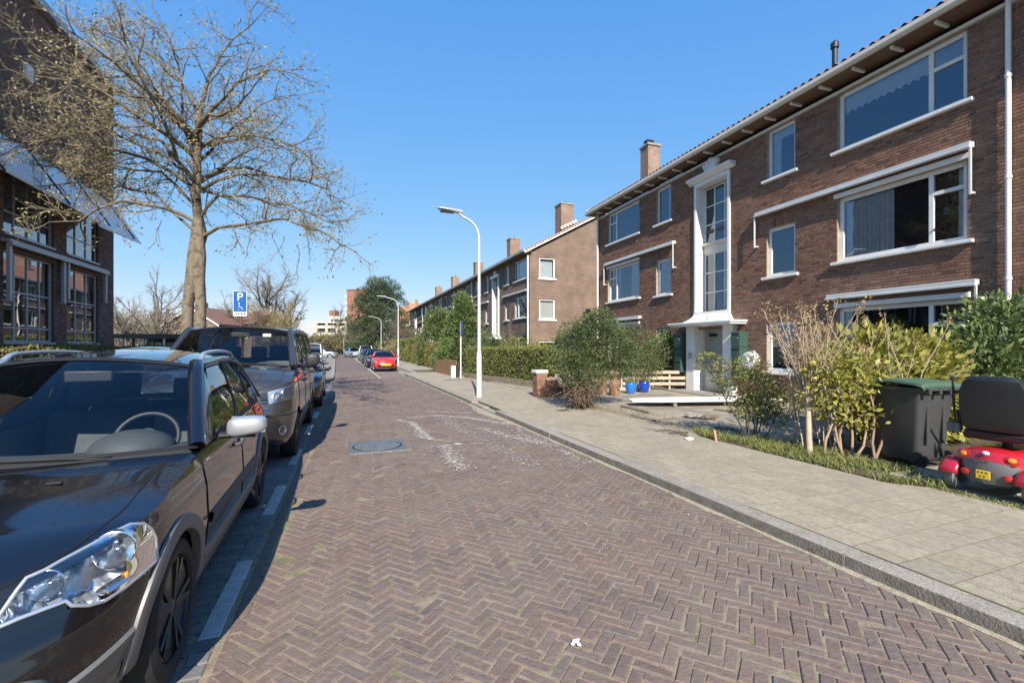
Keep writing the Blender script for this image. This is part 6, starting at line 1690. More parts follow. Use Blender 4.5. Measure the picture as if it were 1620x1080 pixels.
for k,(px,Y,h,lab) in enumerate(((775,26.5,2.4,'bushy green shrub between the tall thuja and the long row'),(665,44,2.2,'round green bush beyond the loose beech hedge'))):
    q=at(px,548,Y); q.z=.09
    shrub('garden_shrub',lab,q,[((0,0,h*.5),(1.0,.8,h*.45)),((.8,.2,h*.4),(.7,.6,h*.35)),((-.7,.1,h*.55),(.7,.6,h*.35))],5000,M_hedge if k else M_olive,.1,[(0,0,.1,0,h*.6),(.3,0,.6,0,h*.5)],60+k)
# low plants under the wall and grass strip beside the pavement
q=at(1225,548,10.2); q.z=.09
shrub('garden_shrub','low grey-green plants under the ground floor window',q,[((0,0,.25),(.7,.3,.25)),((.8,-.2,.25),(.6,.3,.22)),((-.3,.2,.2),(.4,.3,.2))],2600,M_rose,.05,[(0,0,.1,0,.3),(.5,0,.6,0,.3)],63)
def grass(name,label,poly_st,n,h,mat,seed,lean=.4):
    R=np.random.default_rng(seed); P=[]
    xs=[p[0] for p in poly_st]; ys=[p[1] for p in poly_st]
    while len(P)<n:
        s=R.uniform(min(xs),max(xs)); t=R.uniform(min(ys),max(ys))
        if inpoly(s,t,poly_st):
            v=sin(s*3.1)+sin(s*7.3+t*5)+sin(t*9+s*2)
            if R.random()<.45+.25*v: P.append((s,t))
    P=np.array([tuple(st(s,t,.09)) for s,t in P]); d=R.normal(size=(n,3))*lean; d[:,2]=1; d=unit(d)
    L=(h*R.uniform(.35,1.2,size=n))[:,None]; sd=unit(np.cross(d,R.normal(size=(n,3))))*.0045*(1+R.random((n,1)))
    bend=R.normal(size=(n,3))*.25*L; bend[:,2]=-np.abs(bend[:,2])*.6
    V=np.stack([P-sd,P+sd,P+d*L*.6+sd*.7,P+d*L*.6-sd*.7,P+d*L*.6-sd*.7,P+d*L*.6+sd*.7,P+d*L+bend+sd*.1,P+d*L+bend-sd*.1],1).reshape(-1,3)
    o=np_mesh(name,V,np.arange(n*8).reshape(n*2,4),mat,None,tint=np.repeat(R.random(n),2)); tag(o,label,'grass',kind='stuff'); return o
M_grass=tintmat('verge_grass',[(.15,.20,.045),(.22,.25,.07),(.30,.28,.11),(.12,.17,.04),(.40,.34,.17)],rough=.7,bump=0,var=.2,vs=5,translucent=.3)
a=to_st(*gp(1130,695,.1).xy); b=to_st(*gp(1455,772,.1).xy)
VP=[(a[0]+.3,a[1]-.02),(b[0]+.25,b[1]-.1),(b[0]-.15,b[1]+.25),(b[0]+.4,b[1]+.65),(4.6,6.6),(a[0],a[1]+.6),(a[0]+.8,a[1]+.3)]
struct(strip('verge_soil',M_soil,VP,.104,.05))
grass('verge_grass','short tufted grass along the pavement edge under the yellow-leaved shrubs',VP,5200,.14,M_grass,5)
grass('joint_weeds','thin weeds in the joint between the pavement and the scooter paving',[(-1,6.0),(3.2,5.93),(3.2,6.05),(-1,6.1)],900,.05,M_grass,6)
# leaf litter and rubble on the dug-up yard
n=2600; s=NR.uniform(5.6,12.5,n); t=5.75+np.abs(NR.normal(size=n))*.55; 
P=np.array([tuple(st(a_,b_,.112)) for a_,b_ in zip(s,t)])
lo=leaf_cloud('leaf_litter',P,.03,tintmat('litter',[(.16,.11,.07),(.24,.17,.1),(.10,.075,.05),(.3,.24,.16)],rough=.9,bump=0),None,aspect=.5,up=0,curl=.1,kind=None); tag(lo,'dark leaf litter and crumbs along the dug-up pavement edge','litter',kind='stuff')
# distant ground cover that hides the horizon
def wood(name,label,x0,x1,Y,ytop,n,mat,sz,seed):
    A=(x0-CX)/F*Y; B=(x1-CX)/F*Y; H=CH+(HY-ytop)/F*Y; R=random.Random(seed); bl=[]
    for k in range(26):
        bl.append(((A+(B-A)*R.random(),Y+R.uniform(-3,3),H*R.uniform(.2,.65)),(H*R.uniform(.35,.7),H*.5,H*R.uniform(.25,.42))))
    P,O=blob_points(n,bl,.3); o=leaf_cloud(name,P,sz,mat,None,aspect=.35,outward=O,up=.5); tag(o,label,'undergrowth',kind='stuff')
wood('far_undergrowth','brown winter undergrowth behind the bicycle shed',150,300,58,486,22000,M_twigg,.28,1)
wood('far_undergrowth','brown bushes below the bare trees beyond the grey van',380,520,90,520,14000,tintmat('brush',[(.16,.13,.07),(.22,.18,.1),(.12,.11,.05)],rough=.9,bump=0),.4,2)
wood('far_undergrowth','brown and green bushes below the red brick tower',515,640,130,526,9000,MATS['brush'],.5,3)
wood('far_undergrowth','tall rough grass and brush under the pines',620,690,56,538,6000,tintmat('dry_brush',[(.25,.2,.1),(.18,.17,.07)],rough=.9,bump=0),.25,4)
# ================================================================ STREET FURNITURE, GARDEN THINGS, FAR BUILDINGS
def text_mesh(txt,size,depth=.002):
    c=bpy.data.curves.new('lettering','FONT'); c.body=txt; c.size=size; c.extrude=depth; c.align_x='CENTER'; c.align_y='CENTER'
    o=bpy.data.objects.new('lettering',c); COL.objects.link(o); dg=bpy.context.evaluated_depsgraph_get(); me=bpy.data.meshes.new_from_object(o.evaluated_get(dg))
    bpy.data.objects.remove(o); return me
M_blue=pmat('sign_blue',(.01,.10,.38),.35,var=.04,coat=.3)
def lamp_post(label,base,H=5.5,reach=.82,group=None,hi=True):
    o=thing('street_lamp',label,'street lamp',base,TH,'street lamps along the right pavement' if group else None); n=14 if hi else 8
    m=MB(); m.lathe([(.085,-.02),(.08,1.05),(.08,1.25),(.068,1.3),(.054,1.42)],n); b=m.build('base',M_galv,o,smooth=50)
    g=MB(); g.box((-.04,-.084,.45),(.04,-.077,.85)); g.build('service_door',M_galv,b,bevel=.004)
    m=MB(); pts=[(0,0,1.4),(0,0,3),(0,0,H-.75)]; rad=[.053,.045,.037]
    for k in range(1,10):
        a=k/9*radians(78); pts.append((-.62*(1-cos(a)),0,H-.75+.62*sin(a))); rad.append(.034)
    pts.append((-reach+.15,0,H+.0)); rad.append(.036); m.tube(pts,rad,n); m.build('pole',M_galv,o,smooth=60)
    m=MB(); P_=[]
    for x,w,h in ((-reach+.32,.045,.045),(-reach+.2,.07,.06),(-reach-.1,.11,.05),(-reach-.38,.10,.035),(-reach-.44,.05,.02)):
        z=H+.02+(-reach-x)*.06; P_.append([(x,w*cos(q)*1.0,z+h*sin(q)) for q in [2*pi*j/12 for j in range(13)]])
    m.grid(P_); m.add(P_[0][:-1],[tuple(range(12))]); m.add(P_[-1][:-1],[tuple(range(11,-1,-1))]); hd=m.build('lamp_head',M_alu,o,smooth=60)
    g=MB(); g.box((-reach-.36,-.08,H-.052),(-reach+.05,.08,H-.035)); g.build('lamp_glass',M_dark,hd)
    return o
lp=gp(758,628,.1); lamp_post('tall white curved street lamp on the pavement beside the privet hedge',lp)
for px,yt,lab in ((630,468,'street lamp behind the small red hatchback'),(603,500,'second street lamp beyond the red hatchback, in front of the pines'),(588,515,'farthest street lamp in front of the pines')):
    Y=F*(5.7-CH)/(HY-yt); lamp_post(lab,Vector(((px-CX)/F*Y,Y,.09)),group=1,hi=False,reach=1.25)
lamp_post('lone street lamp at the far end beside the parked silver car',Vector(((544-CX)/F*80,80,0)),H=4.6,reach=1.0,hi=False)
# parking sign for disabled drivers
sp0=at(380,548,12.0); sp0.z=.09
SG=thing('parking_sign','blue disabled parking sign with white P on a dark post behind the van','sign',sp0,radians(9))
m=MB(); m.tube([(0,.03,-.05),(0,.03,2.98)],.03,12); m.build('post',pmat('sign_post_brown',(.12,.07,.05),.6),SG,smooth=50)
zs=2.42
def rrect(w,h,r,y,zc,n=5):
    P_=[]
    for cx_,cz_,a0 in ((w/2-r,h/2-r,0),(-w/2+r,h/2-r,pi/2),(-w/2+r,-h/2+r,pi),(w/2-r,-h/2+r,3*pi/2)):
        for k in range(n+1):
            a=a0+pi/2*k/n; P_.append((cx_+r*cos(a),y,zc+cz_+r*sin(a)))
    return P_
zc=2.66
m=MB(); m.prism(rrect(.34,.66,.03,-.012,zc),(0,.012,0)); pl=m.build('sign_plate',M_white,SG)
m=MB(); m.prism(rrect(.318,.54,.025,-.015,zc+.052),(0,.0026,0)); pb=m.build('blue_panel',M_blue,SG)
me=text_mesh('P',.30,.001); me.materials.append(M_white); o=bpy.data.objects.new('letter',me); COL.objects.link(o); o.parent=pb; o.location=(0,-.0175,zc+.165); o.rotation_euler=(pi/2,0,0)
m=MB(); y=-.018; c=(-.0,zc-.09)
m.tube([(.0+.055*cos(a),y,c[1]-.03+.055*sin(a)) for a in [radians(100+k*12) for k in range(24)]],.0085,6,flat=.3); m.tube([(-.02,y,c[1]+.07),(-.015,y,c[1]+.0),(.04,y,c[1]-.005),(.065,y,c[1]-.07),(.085,y,c[1]-.065)],.009,6,flat=.3); m.tube([(-.018,y,c[1]+.035),(.035,y,c[1]+.03)],.007,6,flat=.3)
m.lathe([(.016,-.001),(.016,.001)],12,Tr(-.022,y,c[1]+.098)@Matrix.Rotation(pi/2,4,'X')); m.build('wheelchair_symbol',M_white,pb,kind='stuff')
m=MB()
for x in (-.11,-.05,.02,.09): m.box((x,-.0135,zc-.29),(x+.04,-.0121,zc-.25))
m.build('plate_lettering',M_dark,pl,kind='stuff')
# blue plate on a white post, right pavement
b=gp(729,600,.1); BS=thing('street_sign','blue sign seen edge-on on a thin white post beside the privet hedge','sign',b,TH+radians(62))
m=MB(); m.tube([(0,0,-.03),(0,0,2.62)],.035,12); m.build('post',M_galv,BS,smooth=50)
m=MB(); m.prism(rrect(.42,.62,.04,-.05,2.38),(0,.014,0)); m.build('sign_plate',M_blue,BS)
b=gp(717,597,.1); WP=thing('marker_post','short white marker post beside the blue street sign','post',b,TH)
m=MB(); m.box((-.1,-.1,-.02),(.1,.1,.55)); m.prism([(-.1,-.1,.55),(.1,-.1,.55),(.1,.1,.55),(-.1,.1,.55)],(0,0,.03)); m.build('shaft',M_white,WP,bevel=.02)
m=MB(); m.box((.16,-.08,-.02),(.28,.06,.6)); m.build('side_board',M_dark,WP,bevel=.01)
# curved brown fence board and its stub
fA=gp(722,596,.1); fB=gp(688,588,.1); fb=fA; FB=thing('wooden_fence_panel','brown wooden fence board at the foot of the rounded thuja','fence',fb,atan2((fB-fA).y,(fB-fA).x))
for k in range(18):
    x=k*.27; m=MB(); m.box((x,-.02,0),(x+.255,.02,.82-.06*(k>9)+.03*sin(k*1.7))); m.build('board',pmat('brown_stained_wood',(.22,.125,.06),.75,var=.25,vs=5,bump=.3,bs=25),FB,bevel=.006)
# brick gate piers
for k,(px,w,h,cap,lab) in enumerate(((854,.34,.72,True,'taller brick gate pier with a white capping stone'),(871,.36,.5,False,'lower brick gate pier with sloped brick top'))):
    b=gp(px,627,.1); o=thing('gate_pier',lab,'pier',b,TH)
    m=MB(); m.box((-w/2+.006,-.154,-.02),(w/2-.006,.154,h-.003)); m.build('core',M_mortar,o)
    rows=int(h/.0625)
    for r in range(rows):
        z=r*.0625
        for (x0,x1) in (((-w/2,-.0),(.0,w/2)) if r%2 else ((-w/2,-w/4),(-w/4,w/4),(w/4,w/2))):
            g=MB(); g.box((x0+.004,-.16,z+.004),(x1-.004,.16,z+.0585)); g.build('brick',M_brickA,o)
    if cap:
        g=MB(); g.box((-w/2-.03,-.19,h),(w/2+.03,.19,h+.09)); g.build('capping',M_whiteold,o,bevel=.015)
    else:
        g=MB(); g.prism([(-w/2-.01,-.17,h),(w/2+.01,-.17,h),(w/2+.01,-.05,h+.08),(-w/2-.01,-.05,h+.08)],(0,.2,0)); g.build('capping',pmat('pier_top_tile',(.26,.17,.12),.85),o,bevel=.01)
# milk churns
M_rust=pmat('rusty_brown_paint',(.20,.105,.06),.7,.1,var=.3,vs=9,bump=.3,bs=30,col2=(.30,.2,.13),c2s=5)
for px,py,lab in ((972,625,'rusty brown milk churn standing in the yard next to the blue pots'),(952,624,'second rusty milk churn half hidden behind the uprooted shrub')):
    b=gp(px,py,.1); o=thing('milk_churn',lab,'milk churn',b)
    m=MB(); m.lathe([(.15,0),(.165,.02),(.165,.36),(.155,.42),(.11,.5),(.1,.53),(.1,.6),(.13,.615),(.13,.64),(.11,.645),(.105,.56),(0,.55)],24); m.build('body',M_rust,o,smooth=40)
    for sd in (1,-1):
        g=MB(); g.tube([(sd*.15,0,.44),(sd*.19,0,.48),(sd*.18,0,.55),(sd*.11,0,.57)],.012,8); g.build('handle',M_rust,o,smooth=60)
    g=MB(); g.lathe([(.169,.18),(.171,.19),(.169,.2)],24,close=True); g.build('band',M_rust,o)
# blue pots
for px,py,r,lab,c in ((998,622,.185,'light blue glazed flower pot with sprouting bulbs',(.02,.16,.55)),(1019,620,.19,'deep blue glazed flower pot beside the light blue pot',(.01,.05,.38))):
    b=gp(px,py,.1); o=thing('flower_pot',lab,'pot',b); k=r/.19
    m=MB(); m.lathe([(.12*k,0),(.15*k,.06),(.185*k,.2),(.18*k,.29),(.165*k,.33),(.18*k,.35),(.18*k,.37),(.15*k,.37),(.14*k,.3),(0,.3)],28); m.build('body',pmat('blue_glaze_%d'%px,c,.15,var=.12,vs=6,coat=.8),o,smooth=40)
    g=MB(); g.lathe([(.145*k,.315),(0,.325)],20); g.build('soil',M_soil,o)
    P=np.concatenate([NR.normal(size=(160,2))*.055,np.full((160,1),.32)],1); leaf_cloud('sprouts',P,.16,M_rose,o,aspect=.12,up=2.4)
# slatted low fence made of boards
M_board=pmat('pale_weathered_board',(.42,.36,.27),.85,var=.2,vs=4,bump=.4,bs=30)
FY=15.9
SF=thing('slatted_fence','low fence of pale horizontal boards left of the entrance door','fence',(0,0,0))
def fx(px,Y): return (px-CX)/F*Y
for z,a,b in ((.22,985,1092),(.42,985,1088),(.62,940,1075),(.05,972,1000)):
    m=MB(); m.box((fx(a,FY),FY,.1+z-.055),(fx(b,FY),FY+.03,.1+z+.055)); m.build('board',M_board,SF,bevel=.006)
for px in (984,1028,1060,1086):
    m=MB(); m.box((fx(px,FY)-.03,FY+.03,.08),(fx(px,FY)+.03,FY+.08,.78)); m.build('post',M_board,SF,bevel=.006)
PB_=thing('board_rail','pale horizontal board on two stakes behind the uprooted shrub','rail',(0,0,0)); Y=14.6
m=MB(); m.box((fx(878,Y),Y,.62),(fx(926,Y),Y+.04,.75)); m.build('board',M_board,PB_,bevel=.008)
for px in (884,920):
    m=MB(); m.box((fx(px,Y)-.03,Y+.04,.08),(fx(px,Y)+.03,Y+.09,.72)); m.build('stake',M_board,PB_)
sk=gp(893,625,.1); RB=thing('rubble_bag','dark crumpled rubble bags and debris heap beside the gate piers','bags',sk)
for k in range(4):
    P_=[]; rr=random.Random(k)
    for i in range(9):
        th=pi*i/8; row=[]
        for j in range(12):
            ph=2*pi*j/12; r=.2*(1+.25*rr.gauss(0,1)*.6+.15*sin(3*ph)); row.append(((k-1.5)*.17+r*sin(th)*cos(ph),.1*k+r*sin(th)*sin(ph),.2+.2*(k%2)+r*1.0*cos(th)))
        row.append(row[0]); P_.append(row)
    m=MB(); m.grid(P_); m.build('bag',[pmat('dark_bag',(.06,.05,.045),.7,var=.3),pmat('grey_bag',(.25,.22,.2),.8,var=.3)][k%2],RB,smooth=60)
# long white board resting on timbers
a=gp(1001,643,.1); WB=thing('white_board','long white tapered board lying on wooden blocks in the yard','board',a)
P_=[]
for i in range(25):
    u=i/24; x=u*4.1; w=.42*min(1,(1-u)*2.6+.06)**.6*min(1,.55+u*3); z=.115-.02*u+.02*sin(pi*u)
    P_.append([(x,.25-w+u*.35,z),(x,.25-w+u*.35,z+.035),(x,.25+w+u*.35,z+.035),(x,.25+w+u*.35,z)])
m=MB(); m.grid(P_,flip=True); m.grid([[p[0] for p in P_],[p[3] for p in P_]]); m.add(P_[0],[(0,1,2,3)]); m.add(P_[-1],[(3,2,1,0)]); m.build('panel',pmat('white_board_paint',(.82,.81,.78),.5,var=.06,vs=3),WB,bevel=.008)
for x in (1.0,2.6):
    m=MB(); m.box((x,-.1,0),(x+.09,.75,.098)); m.build('block',M_wood,WB,bevel=.006)
# loose planks, clods and litter on the yard
def plank(label,p,q,w=.12,h=.04,mat=None,z=.02,name='plank'):
    P=gp(*p,.1); Q=gp(*q,.1); m=MB(); m.bar(P+Vector((0,0,z)),Q+Vector((0,0,z)),w,h); tag(m.build(name,mat or M_wood,None,bevel=.004),label,'plank')
plank('long dark plank lying between the uprooted shrub and the white board',(985,643),(1030,654))
plank('thin dark lath lying on the sand in front of the white board',(998,658),(1040,667),.05,.02)
plank('short plank lying beside the rose bush',(1133,676),(1157,680),.12,.04)
plank('thin plank under the near edge of the white board',(1130,648),(1172,653),.08,.03)
def clod(name,label,px,py,sx,sy,sz,mat,seed):
    b=gp(px,py,.1); rr=random.Random(seed); P_=[]
    for i in range(8):
        th=pi*i/7; row=[]
        for j in range(12):
            ph=2*pi*j/12; r=1+.28*rr.gauss(0,1)*.7; row.append((sx*r*sin(th)*cos(ph),sy*r*sin(th)*sin(ph),sz*.6+sz*r*cos(th)*.8))
        row.append(row[0]); P_.append(row)
    m=MB(); m.grid(P_); tag(m.build(name,mat,None,smooth=60,loc=b),label,'debris')
clod('broken_slab','broken grey slab piece lying on the sand left of the rose bush',1098,660,.2,.13,.07,M_kerb,1)
clod('broken_slab','darker broken slab piece beside the other one on the sand',1123,662,.18,.12,.06,M_wood,2)
clod('paper_scrap','crumpled white paper scrap on the pavement edge',1090,695,.07,.06,.03,M_white,3)
m=MB(); b=gp(1133,697,.1); m.tube([b+Vector((0,0,.0)),b+Vector((-.02,.02,.17))],.02,8); tag(m.build('marker_stick',pmat('pink_stick',(.6,.25,.2),.6),None),'small pinkish stick poking out of the soil beside the litter','stick')
for k in range(3):
    R=random.Random(k+70); b=gp(1100+R.uniform(-50,70),685+R.uniform(-10,10),.1); ln=[]
    q=branch(R,(0,0,.03),(R.uniform(-1,1),R.uniform(-1,1),.05),.9,.015,.15,.15,0,.3); ln.append((q[0],q[1])); tw=sub(R,ln,dict(n=6,len=.35,ang=.7,r=.007,k=3,wander=.2))
    o=thing('fallen_branch',['dark bare cut branch lying beside the crumpled paper scrap','bare cut branch lying on the sand left of the rose bush','thin cut branch lying under the rose bush'][k],'branch',b,0,'cut branches on the dug-up edge'); tubes_np('wood',ln,6,MATS['dark_rose_stem'],o); tubes_np('twigs',tw,4,MATS['dark_rose_stem'],o,kind='stuff')
# wheelie bin
bn=gp(1457,742,.1); ba=radians(11)
BW,BD=.29,.365
org=bn+(Rz(ba)@Vector((BW,BD,0)))
WBn=thing('wheelie_bin','black wheelie bin with green lid beside the mobility scooter','bin',org,ba)
M_bin=pmat('bin_black_plastic',(.052,.053,.055),.45,var=.15,vs=5,bump=.08,bs=40)
M_lid=pmat('bin_green_lid',(.065,.125,.085),.5,var=.12,vs=6)
P_=[]
for z,wx,y0,y1 in ((.06,.225,-.26,.27),(.1,.235,-.27,.28),(.5,.255,-.3,.31),(.86,.28,-.335,.345),(.95,.285,-.345,.355),(.952,.30,-.37,.375),(1.0,.30,-.37,.375)):
    r=.05; row=[]
    for cx_,cy_,a0 in ((wx-r,y1-r,0),(-wx+r,y1-r,pi/2),(-wx+r,y0+r,pi),(wx-r,y0+r,3*pi/2)):
        for k in range(5):
            a=a0+pi/2*k/4; row.append((cx_+r*cos(a),cy_+r*sin(a),z))
    row.append(row[0]); P_.append(row)
m=MB(); m.grid(P_,flip=True); m.add(P_[0][:-1],[tuple(range(20))]); m.build('body',M_bin,WBn,smooth=40)
P_=[]
for y,z,w in ((.42,.985,.30),(.42,1.02,.31),(.3,1.055,.31),(.0,1.075,.31),(-.3,1.055,.31),(-.38,1.04,.31),(-.395,.99,.30)):
    P_.append([(-w,y,z-.03),(-w+.03,y,z),(-.1,y,z+.008),(.1,y,z+.008),(w-.03,y,z),(w,y,z-.03)])
m=MB(); m.grid(P_,flip=True); m.add([P_[0][i] for i in range(6)],[tuple(range(6))]); lid=m.build('lid',M_lid,WBn,smooth=35); sd=lid.modifiers.new('t','SOLIDIFY'); sd.thickness=.02
m=MB(); m.tube([(-.27,-.42,.985),(.27,-.42,.985)],.018,10)
for x in (-.24,-.08,.08,.24): m.box((x-.02,-.44,.93),(x+.02,-.34,1.005))
m.build('handle_bar',M_bin,WBn,smooth=40)
for sx in (-1,1):
    m=MB(); m.lathe([(.03,-.03),(.095,-.03),(.1,-.02),(.1,.02),(.095,.03),(.07,.032),(.06,.02),(.03,.02)],24,Tr(sx*.235,-.30,.1)@Matrix.Rotation(pi/2,4,'Y')); m.build('wheel',M_rubber,WBn,smooth=40)
m=MB(); m.tube([(-.24,-.30,.1),(.24,-.30,.1)],.012,8); m.build('axle',M_dark,WBn)
m=MB(); m.box((-.15,-.335,.3),(-.1,-.30,.8)); m.box((.1,-.335,.3),(.15,-.30,.8)); m.build('rear_rib',M_bin,WBn,bevel=.01)
# mobility scooter seen from behind: heads away from the street
lw=gp(1513,772,.1); hd_=TH-pi/2
ax_=Vector((sin(TH),-cos(TH),0)); org=lw+ax_*.30
SCO=thing('mobility_scooter','red mobility scooter with black high-backed seat parked beside the wheelie bin','scooter',org,hd_)
M_scred=pmat('scooter_red',(.42,.012,.022),.28,var=.05,coat=.8); M_scgrey=pmat('scooter_grey',(.13,.13,.135),.5,var=.05); M_vinyl=pmat('black_vinyl',(.02,.02,.022),.42,var=.1,bump=.1,bs=50)
for sx in (-1,1):
    for y,r in ((0.0,.155),(.95,.13)):
        m=MB(); M_=Tr(sx*.30,y,r)@Matrix.Rotation(sx*pi/2,4,'Y'); m.lathe([(r*.5,-.05),(r*.85,-.055),(r,-.035),(r,.035),(r*.85,.055),(r*.55,.05),(r*.5,.03),(r*.5,-.05)],28,M_,close=True); w=m.build('wheel',pmat('grey_tyre',(.16,.16,.165),.8,var=.15,bump=.5,bs=60),SCO,smooth=40)
        g=MB(); g.lathe([(r*.5,.03),(r*.4,.0),(r*.2,.02),(0,.035)],20,M_); g.build('rim',M_scgrey,w,smooth=40)
    # red mudguard
    P_=[]
    for k in range(13):
        a=radians(12+k*13.2); P_.append([(sx*(.30+d),-.0+cos(a)*(.185+q)*-1,.155+sin(a)*(.185+q)) for d,q in ((-.09,0),(-.06,.014),(.03,.016),(.075,.0),(.08,-.02))])
    m=MB(); m.grid(P_,flip=sx>0); o=m.build('mudguard',M_scred,SCO,smooth=60); s_=o.modifiers.new('t','SOLIDIFY'); s_.thickness=.008
# rear cowl
P_=[]
for x,zt,zb_,yo in ((-.27,.40,.19,.06),(-.24,.455,.17,-.06),(-.15,.49,.15,-.14),(0,.50,.14,-.16),(.15,.49,.15,-.14),(.24,.455,.17,-.06),(.27,.40,.19,.06)):
    P_.append([(x,.42,zt-.0),(x,.12,zt),(x,yo+.08,zt-.01),(x,yo+.02,zt-.05),(x,yo,zt-.12)])
m=MB(); m.grid(P_,flip=True); m.build('rear_cowl',M_scred,SCO,smooth=60)
P2=[]
for x,zt,zb_,yo in ((-.265,.32,.2,.04),(-.23,.345,.17,-.065),(-.15,.37,.13,-.143),(0,.38,.12,-.163),(.15,.37,.13,-.143),(.23,.345,.17,-.065),(.265,.32,.2,.04)):
    P2.append([(x,yo-.002,zt),(x,yo-.012,zt-.06),(x*.96,yo+.01,zb_+.03),(x*.9,yo+.1,zb_)])
m=MB(); m.grid(P2,flip=True); bp_=m.build('rear_bumper',M_scgrey,SCO,smooth=60)
m=MB(); m.box((-.22,.1,.13),(.22,.95,.2)); m.box((-.2,.0,.2),(.2,.42,.36)); m.build('chassis',M_dark,SCO,bevel=.02)
m=MB(); m.box((-.27,.4,.2),(.27,1.0,.235)); m.build('foot_deck',M_scgrey,SCO,bevel=.015)
def disc(parent,name,mat,x,y,z,r,d=(0,-1,.15),ex=1.0):
    d=Vector(d).normalized(); M_=Tr(x,y,z)@d.to_track_quat('Z','Y').to_matrix().to_4x4(); m=MB(); m.lathe([(r,-.01),(r,.004),(r*.85,.008),(0,.010)],20,M_@Matrix.Diagonal((ex,1,1,1))); return m.build(name,mat,parent,smooth=50)
for sx in (-1,1):
    h=disc(SCO,'tail_light',M_redlens,sx*.185,-.115,.415,.05,(sx*.25,-1,.25),1.25); disc(h,'indicator_lens',M_amber,sx*.185,-.130,.417,.024,(sx*.25,-1,.25),1.3)
    disc(SCO,'reflector',M_redlens,sx*.165,-.15,.24,.032,(sx*.2,-1,0),1.1)
disc(SCO,'emblem',M_white,.0,-.15,.455,.02,(0,-1,.3),1.4)
me=text_mesh('TROPHY',.036,.001); me.materials.append(M_chrome); o=bpy.data.objects.new('lettering',me); COL.objects.link(o); o.parent=SCO; o.location=(0,-.178,.392); o.rotation_euler=(radians(80),0,0)
m=MB(); m.box((-.06,-.19,.2),(.05,-.182,.285)); pl=m.build('number_plate',M_plate,SCO,bevel=.003)
m=MB()
for k in range(3):
    m.box((-.045+k*.03,-.1915,.255),(-.034+k*.03,-.1903,.272)); 
for k in range(2): m.box((-.03+k*.03,-.1915,.216),(-.019+k*.03,-.1903,.233))
m.build('plate_characters',M_dark,pl,kind='stuff')
# seat
P_=[]
for z,w,d in ((.66,.24,.03),(.70,.265,.05),(.9,.28,.055),(1.05,.275,.05),(1.16,.235,.045),(1.20,.20,.035),(1.215,.16,.01)):
    y=.02-(z-.66)*.12; P_.append([(-w,y+.03,z),(-w+.02,y-d*.6,z),(-w*.5,y-d,z),(w*.5,y-d,z),(w-.02,y-d*.6,z),(w,y+.03,z),(w-.02,y+.09,z),(-w+.02,y+.09,z),(-w,y+.03,z)])
m=MB(); m.grid(P_,flip=True); m.add([p for p in P_[-1][:-1]],[tuple(range(7,-1,-1))]); m.build('seat_back',M_vinyl,SCO,smooth=45)
m=MB(); m.box((-.25,.0,.56),(.25,.45,.66)); m.build('seat',pmat('dark_maroon_vinyl',(.035,.012,.014),.45),SCO,bevel=.03,smooth=40)
m=MB(); m.tube([(0,.25,.3),(0,.25,.57)],.04,12); m.build('seat_post',M_dark,SCO)
for sx in (-1,1):
    m=MB(); m.tube([(sx*.30,.08,.62),(sx*.32,.08,.82),(sx*.32,.36,.83)],.02,8); m.build('armrest',M_vinyl,SCO,smooth=50)
m=MB(); m.tube([(-.33,.06,.62),(-.345,.05,.9),(-.35,.04,1.18)],.012,8); m.lathe([(.022,1.16),(.024,1.19),(.0,1.2)],12,Tr(-.35,.04,0)); m.build('walking_stick',M_dark,SCO,smooth=50)
m=MB(); 
for x in (-.37,-.315): m.lathe([(.032,.60),(.034,.62),(.034,.70),(.026,.70),(.026,.61)],14,Tr(x,.05,0))
m.build('stick_holder',M_scgrey,SCO,smooth=50,kind='stuff')
m=MB(); m.tube([(0,.9,.25),(0,.86,.6),(0,.72,.95)],.03,10); m.tube([(-.26,.62,.98),(0,.72,.97),(.26,.62,.98)],.016,8); m.build('tiller',M_dark,SCO,smooth=50)
m=MB(); m.box((.16,.6,1.0),(.34,.62,1.12)); m.build('rear_view_mirror',M_chrome,SCO,bevel=.01)
# paving under the scooter
sp_o=struct(strip('scooter_paving',M_sand,[(-2,6.08),(-2,8.2),(3.5,8.2),(3.35,6.02)],.098,.03))
s=-1.0
while s<3.2:
    t=6.1
    while t<7.6:
        MB().add(block(s+.25,t+.25,.5,.5,.112+rng.gauss(0,.002)),_ff).build('paving_slab',M_slab,sp_o); t+=.5
    s+=.5
# ---------------------------------------------------------------- far buildings
M_red=brickmat('tower_brick',(.30,.145,.10),(.26,.12,.088),(.3,.19,.15),bw=.9,bh=.25)
M_beige=pmat('beige_render',(.5,.38,.26),.85,var=.12,vs=.3); M_fglass=pmat('far_glass',(.07,.09,.11),.15,var=.2,vs=.5)
def px_box(x0,x1,ytop,Y,depth,rz=0):
    X0=(x0-CX)/F*Y; X1=(x1-CX)/F*Y; return X0,X1,CH+(HY-ytop)/F*Y
X0,X1,H=px_box(547,583,459,210,12)
TW=thing('red_tower','red brick tower block with white balconies rising behind the pines','building',((X0+X1)/2,210,0),radians(-12)); w=(X1-X0)/2
m=MB(); m.box((-w,0,0),(w,14,H)); m.build('wall',M_red,TW)
m=MB(); m.box((-w-.2,-.2,H),(w+.2,14.2,H+.5)); m.build('roof_edge',M_tile,TW)
for k in range(8):
    z=H-3.2-k*2.9; m=MB(); m.box((-w-1.2,.2,z),(-w+.9,1.4,z+1.0)); b_=m.build('balcony',M_white,TW); g=MB(); g.box((-w-.05,.3,z+1.05),(-w+.0,1.9,z+2.5)); g.build('window',M_fglass,TW)
for k,(x,z) in enumerate(((1.2,H-5.5),(3.0,H-9),(2.0,H-14))): m=MB(); m.box((x,-.06,z),(x+.8,-.01,z+.9)); m.build('window',M_white,TW)
X0,X1,H=px_box(500,550,511,170,12)
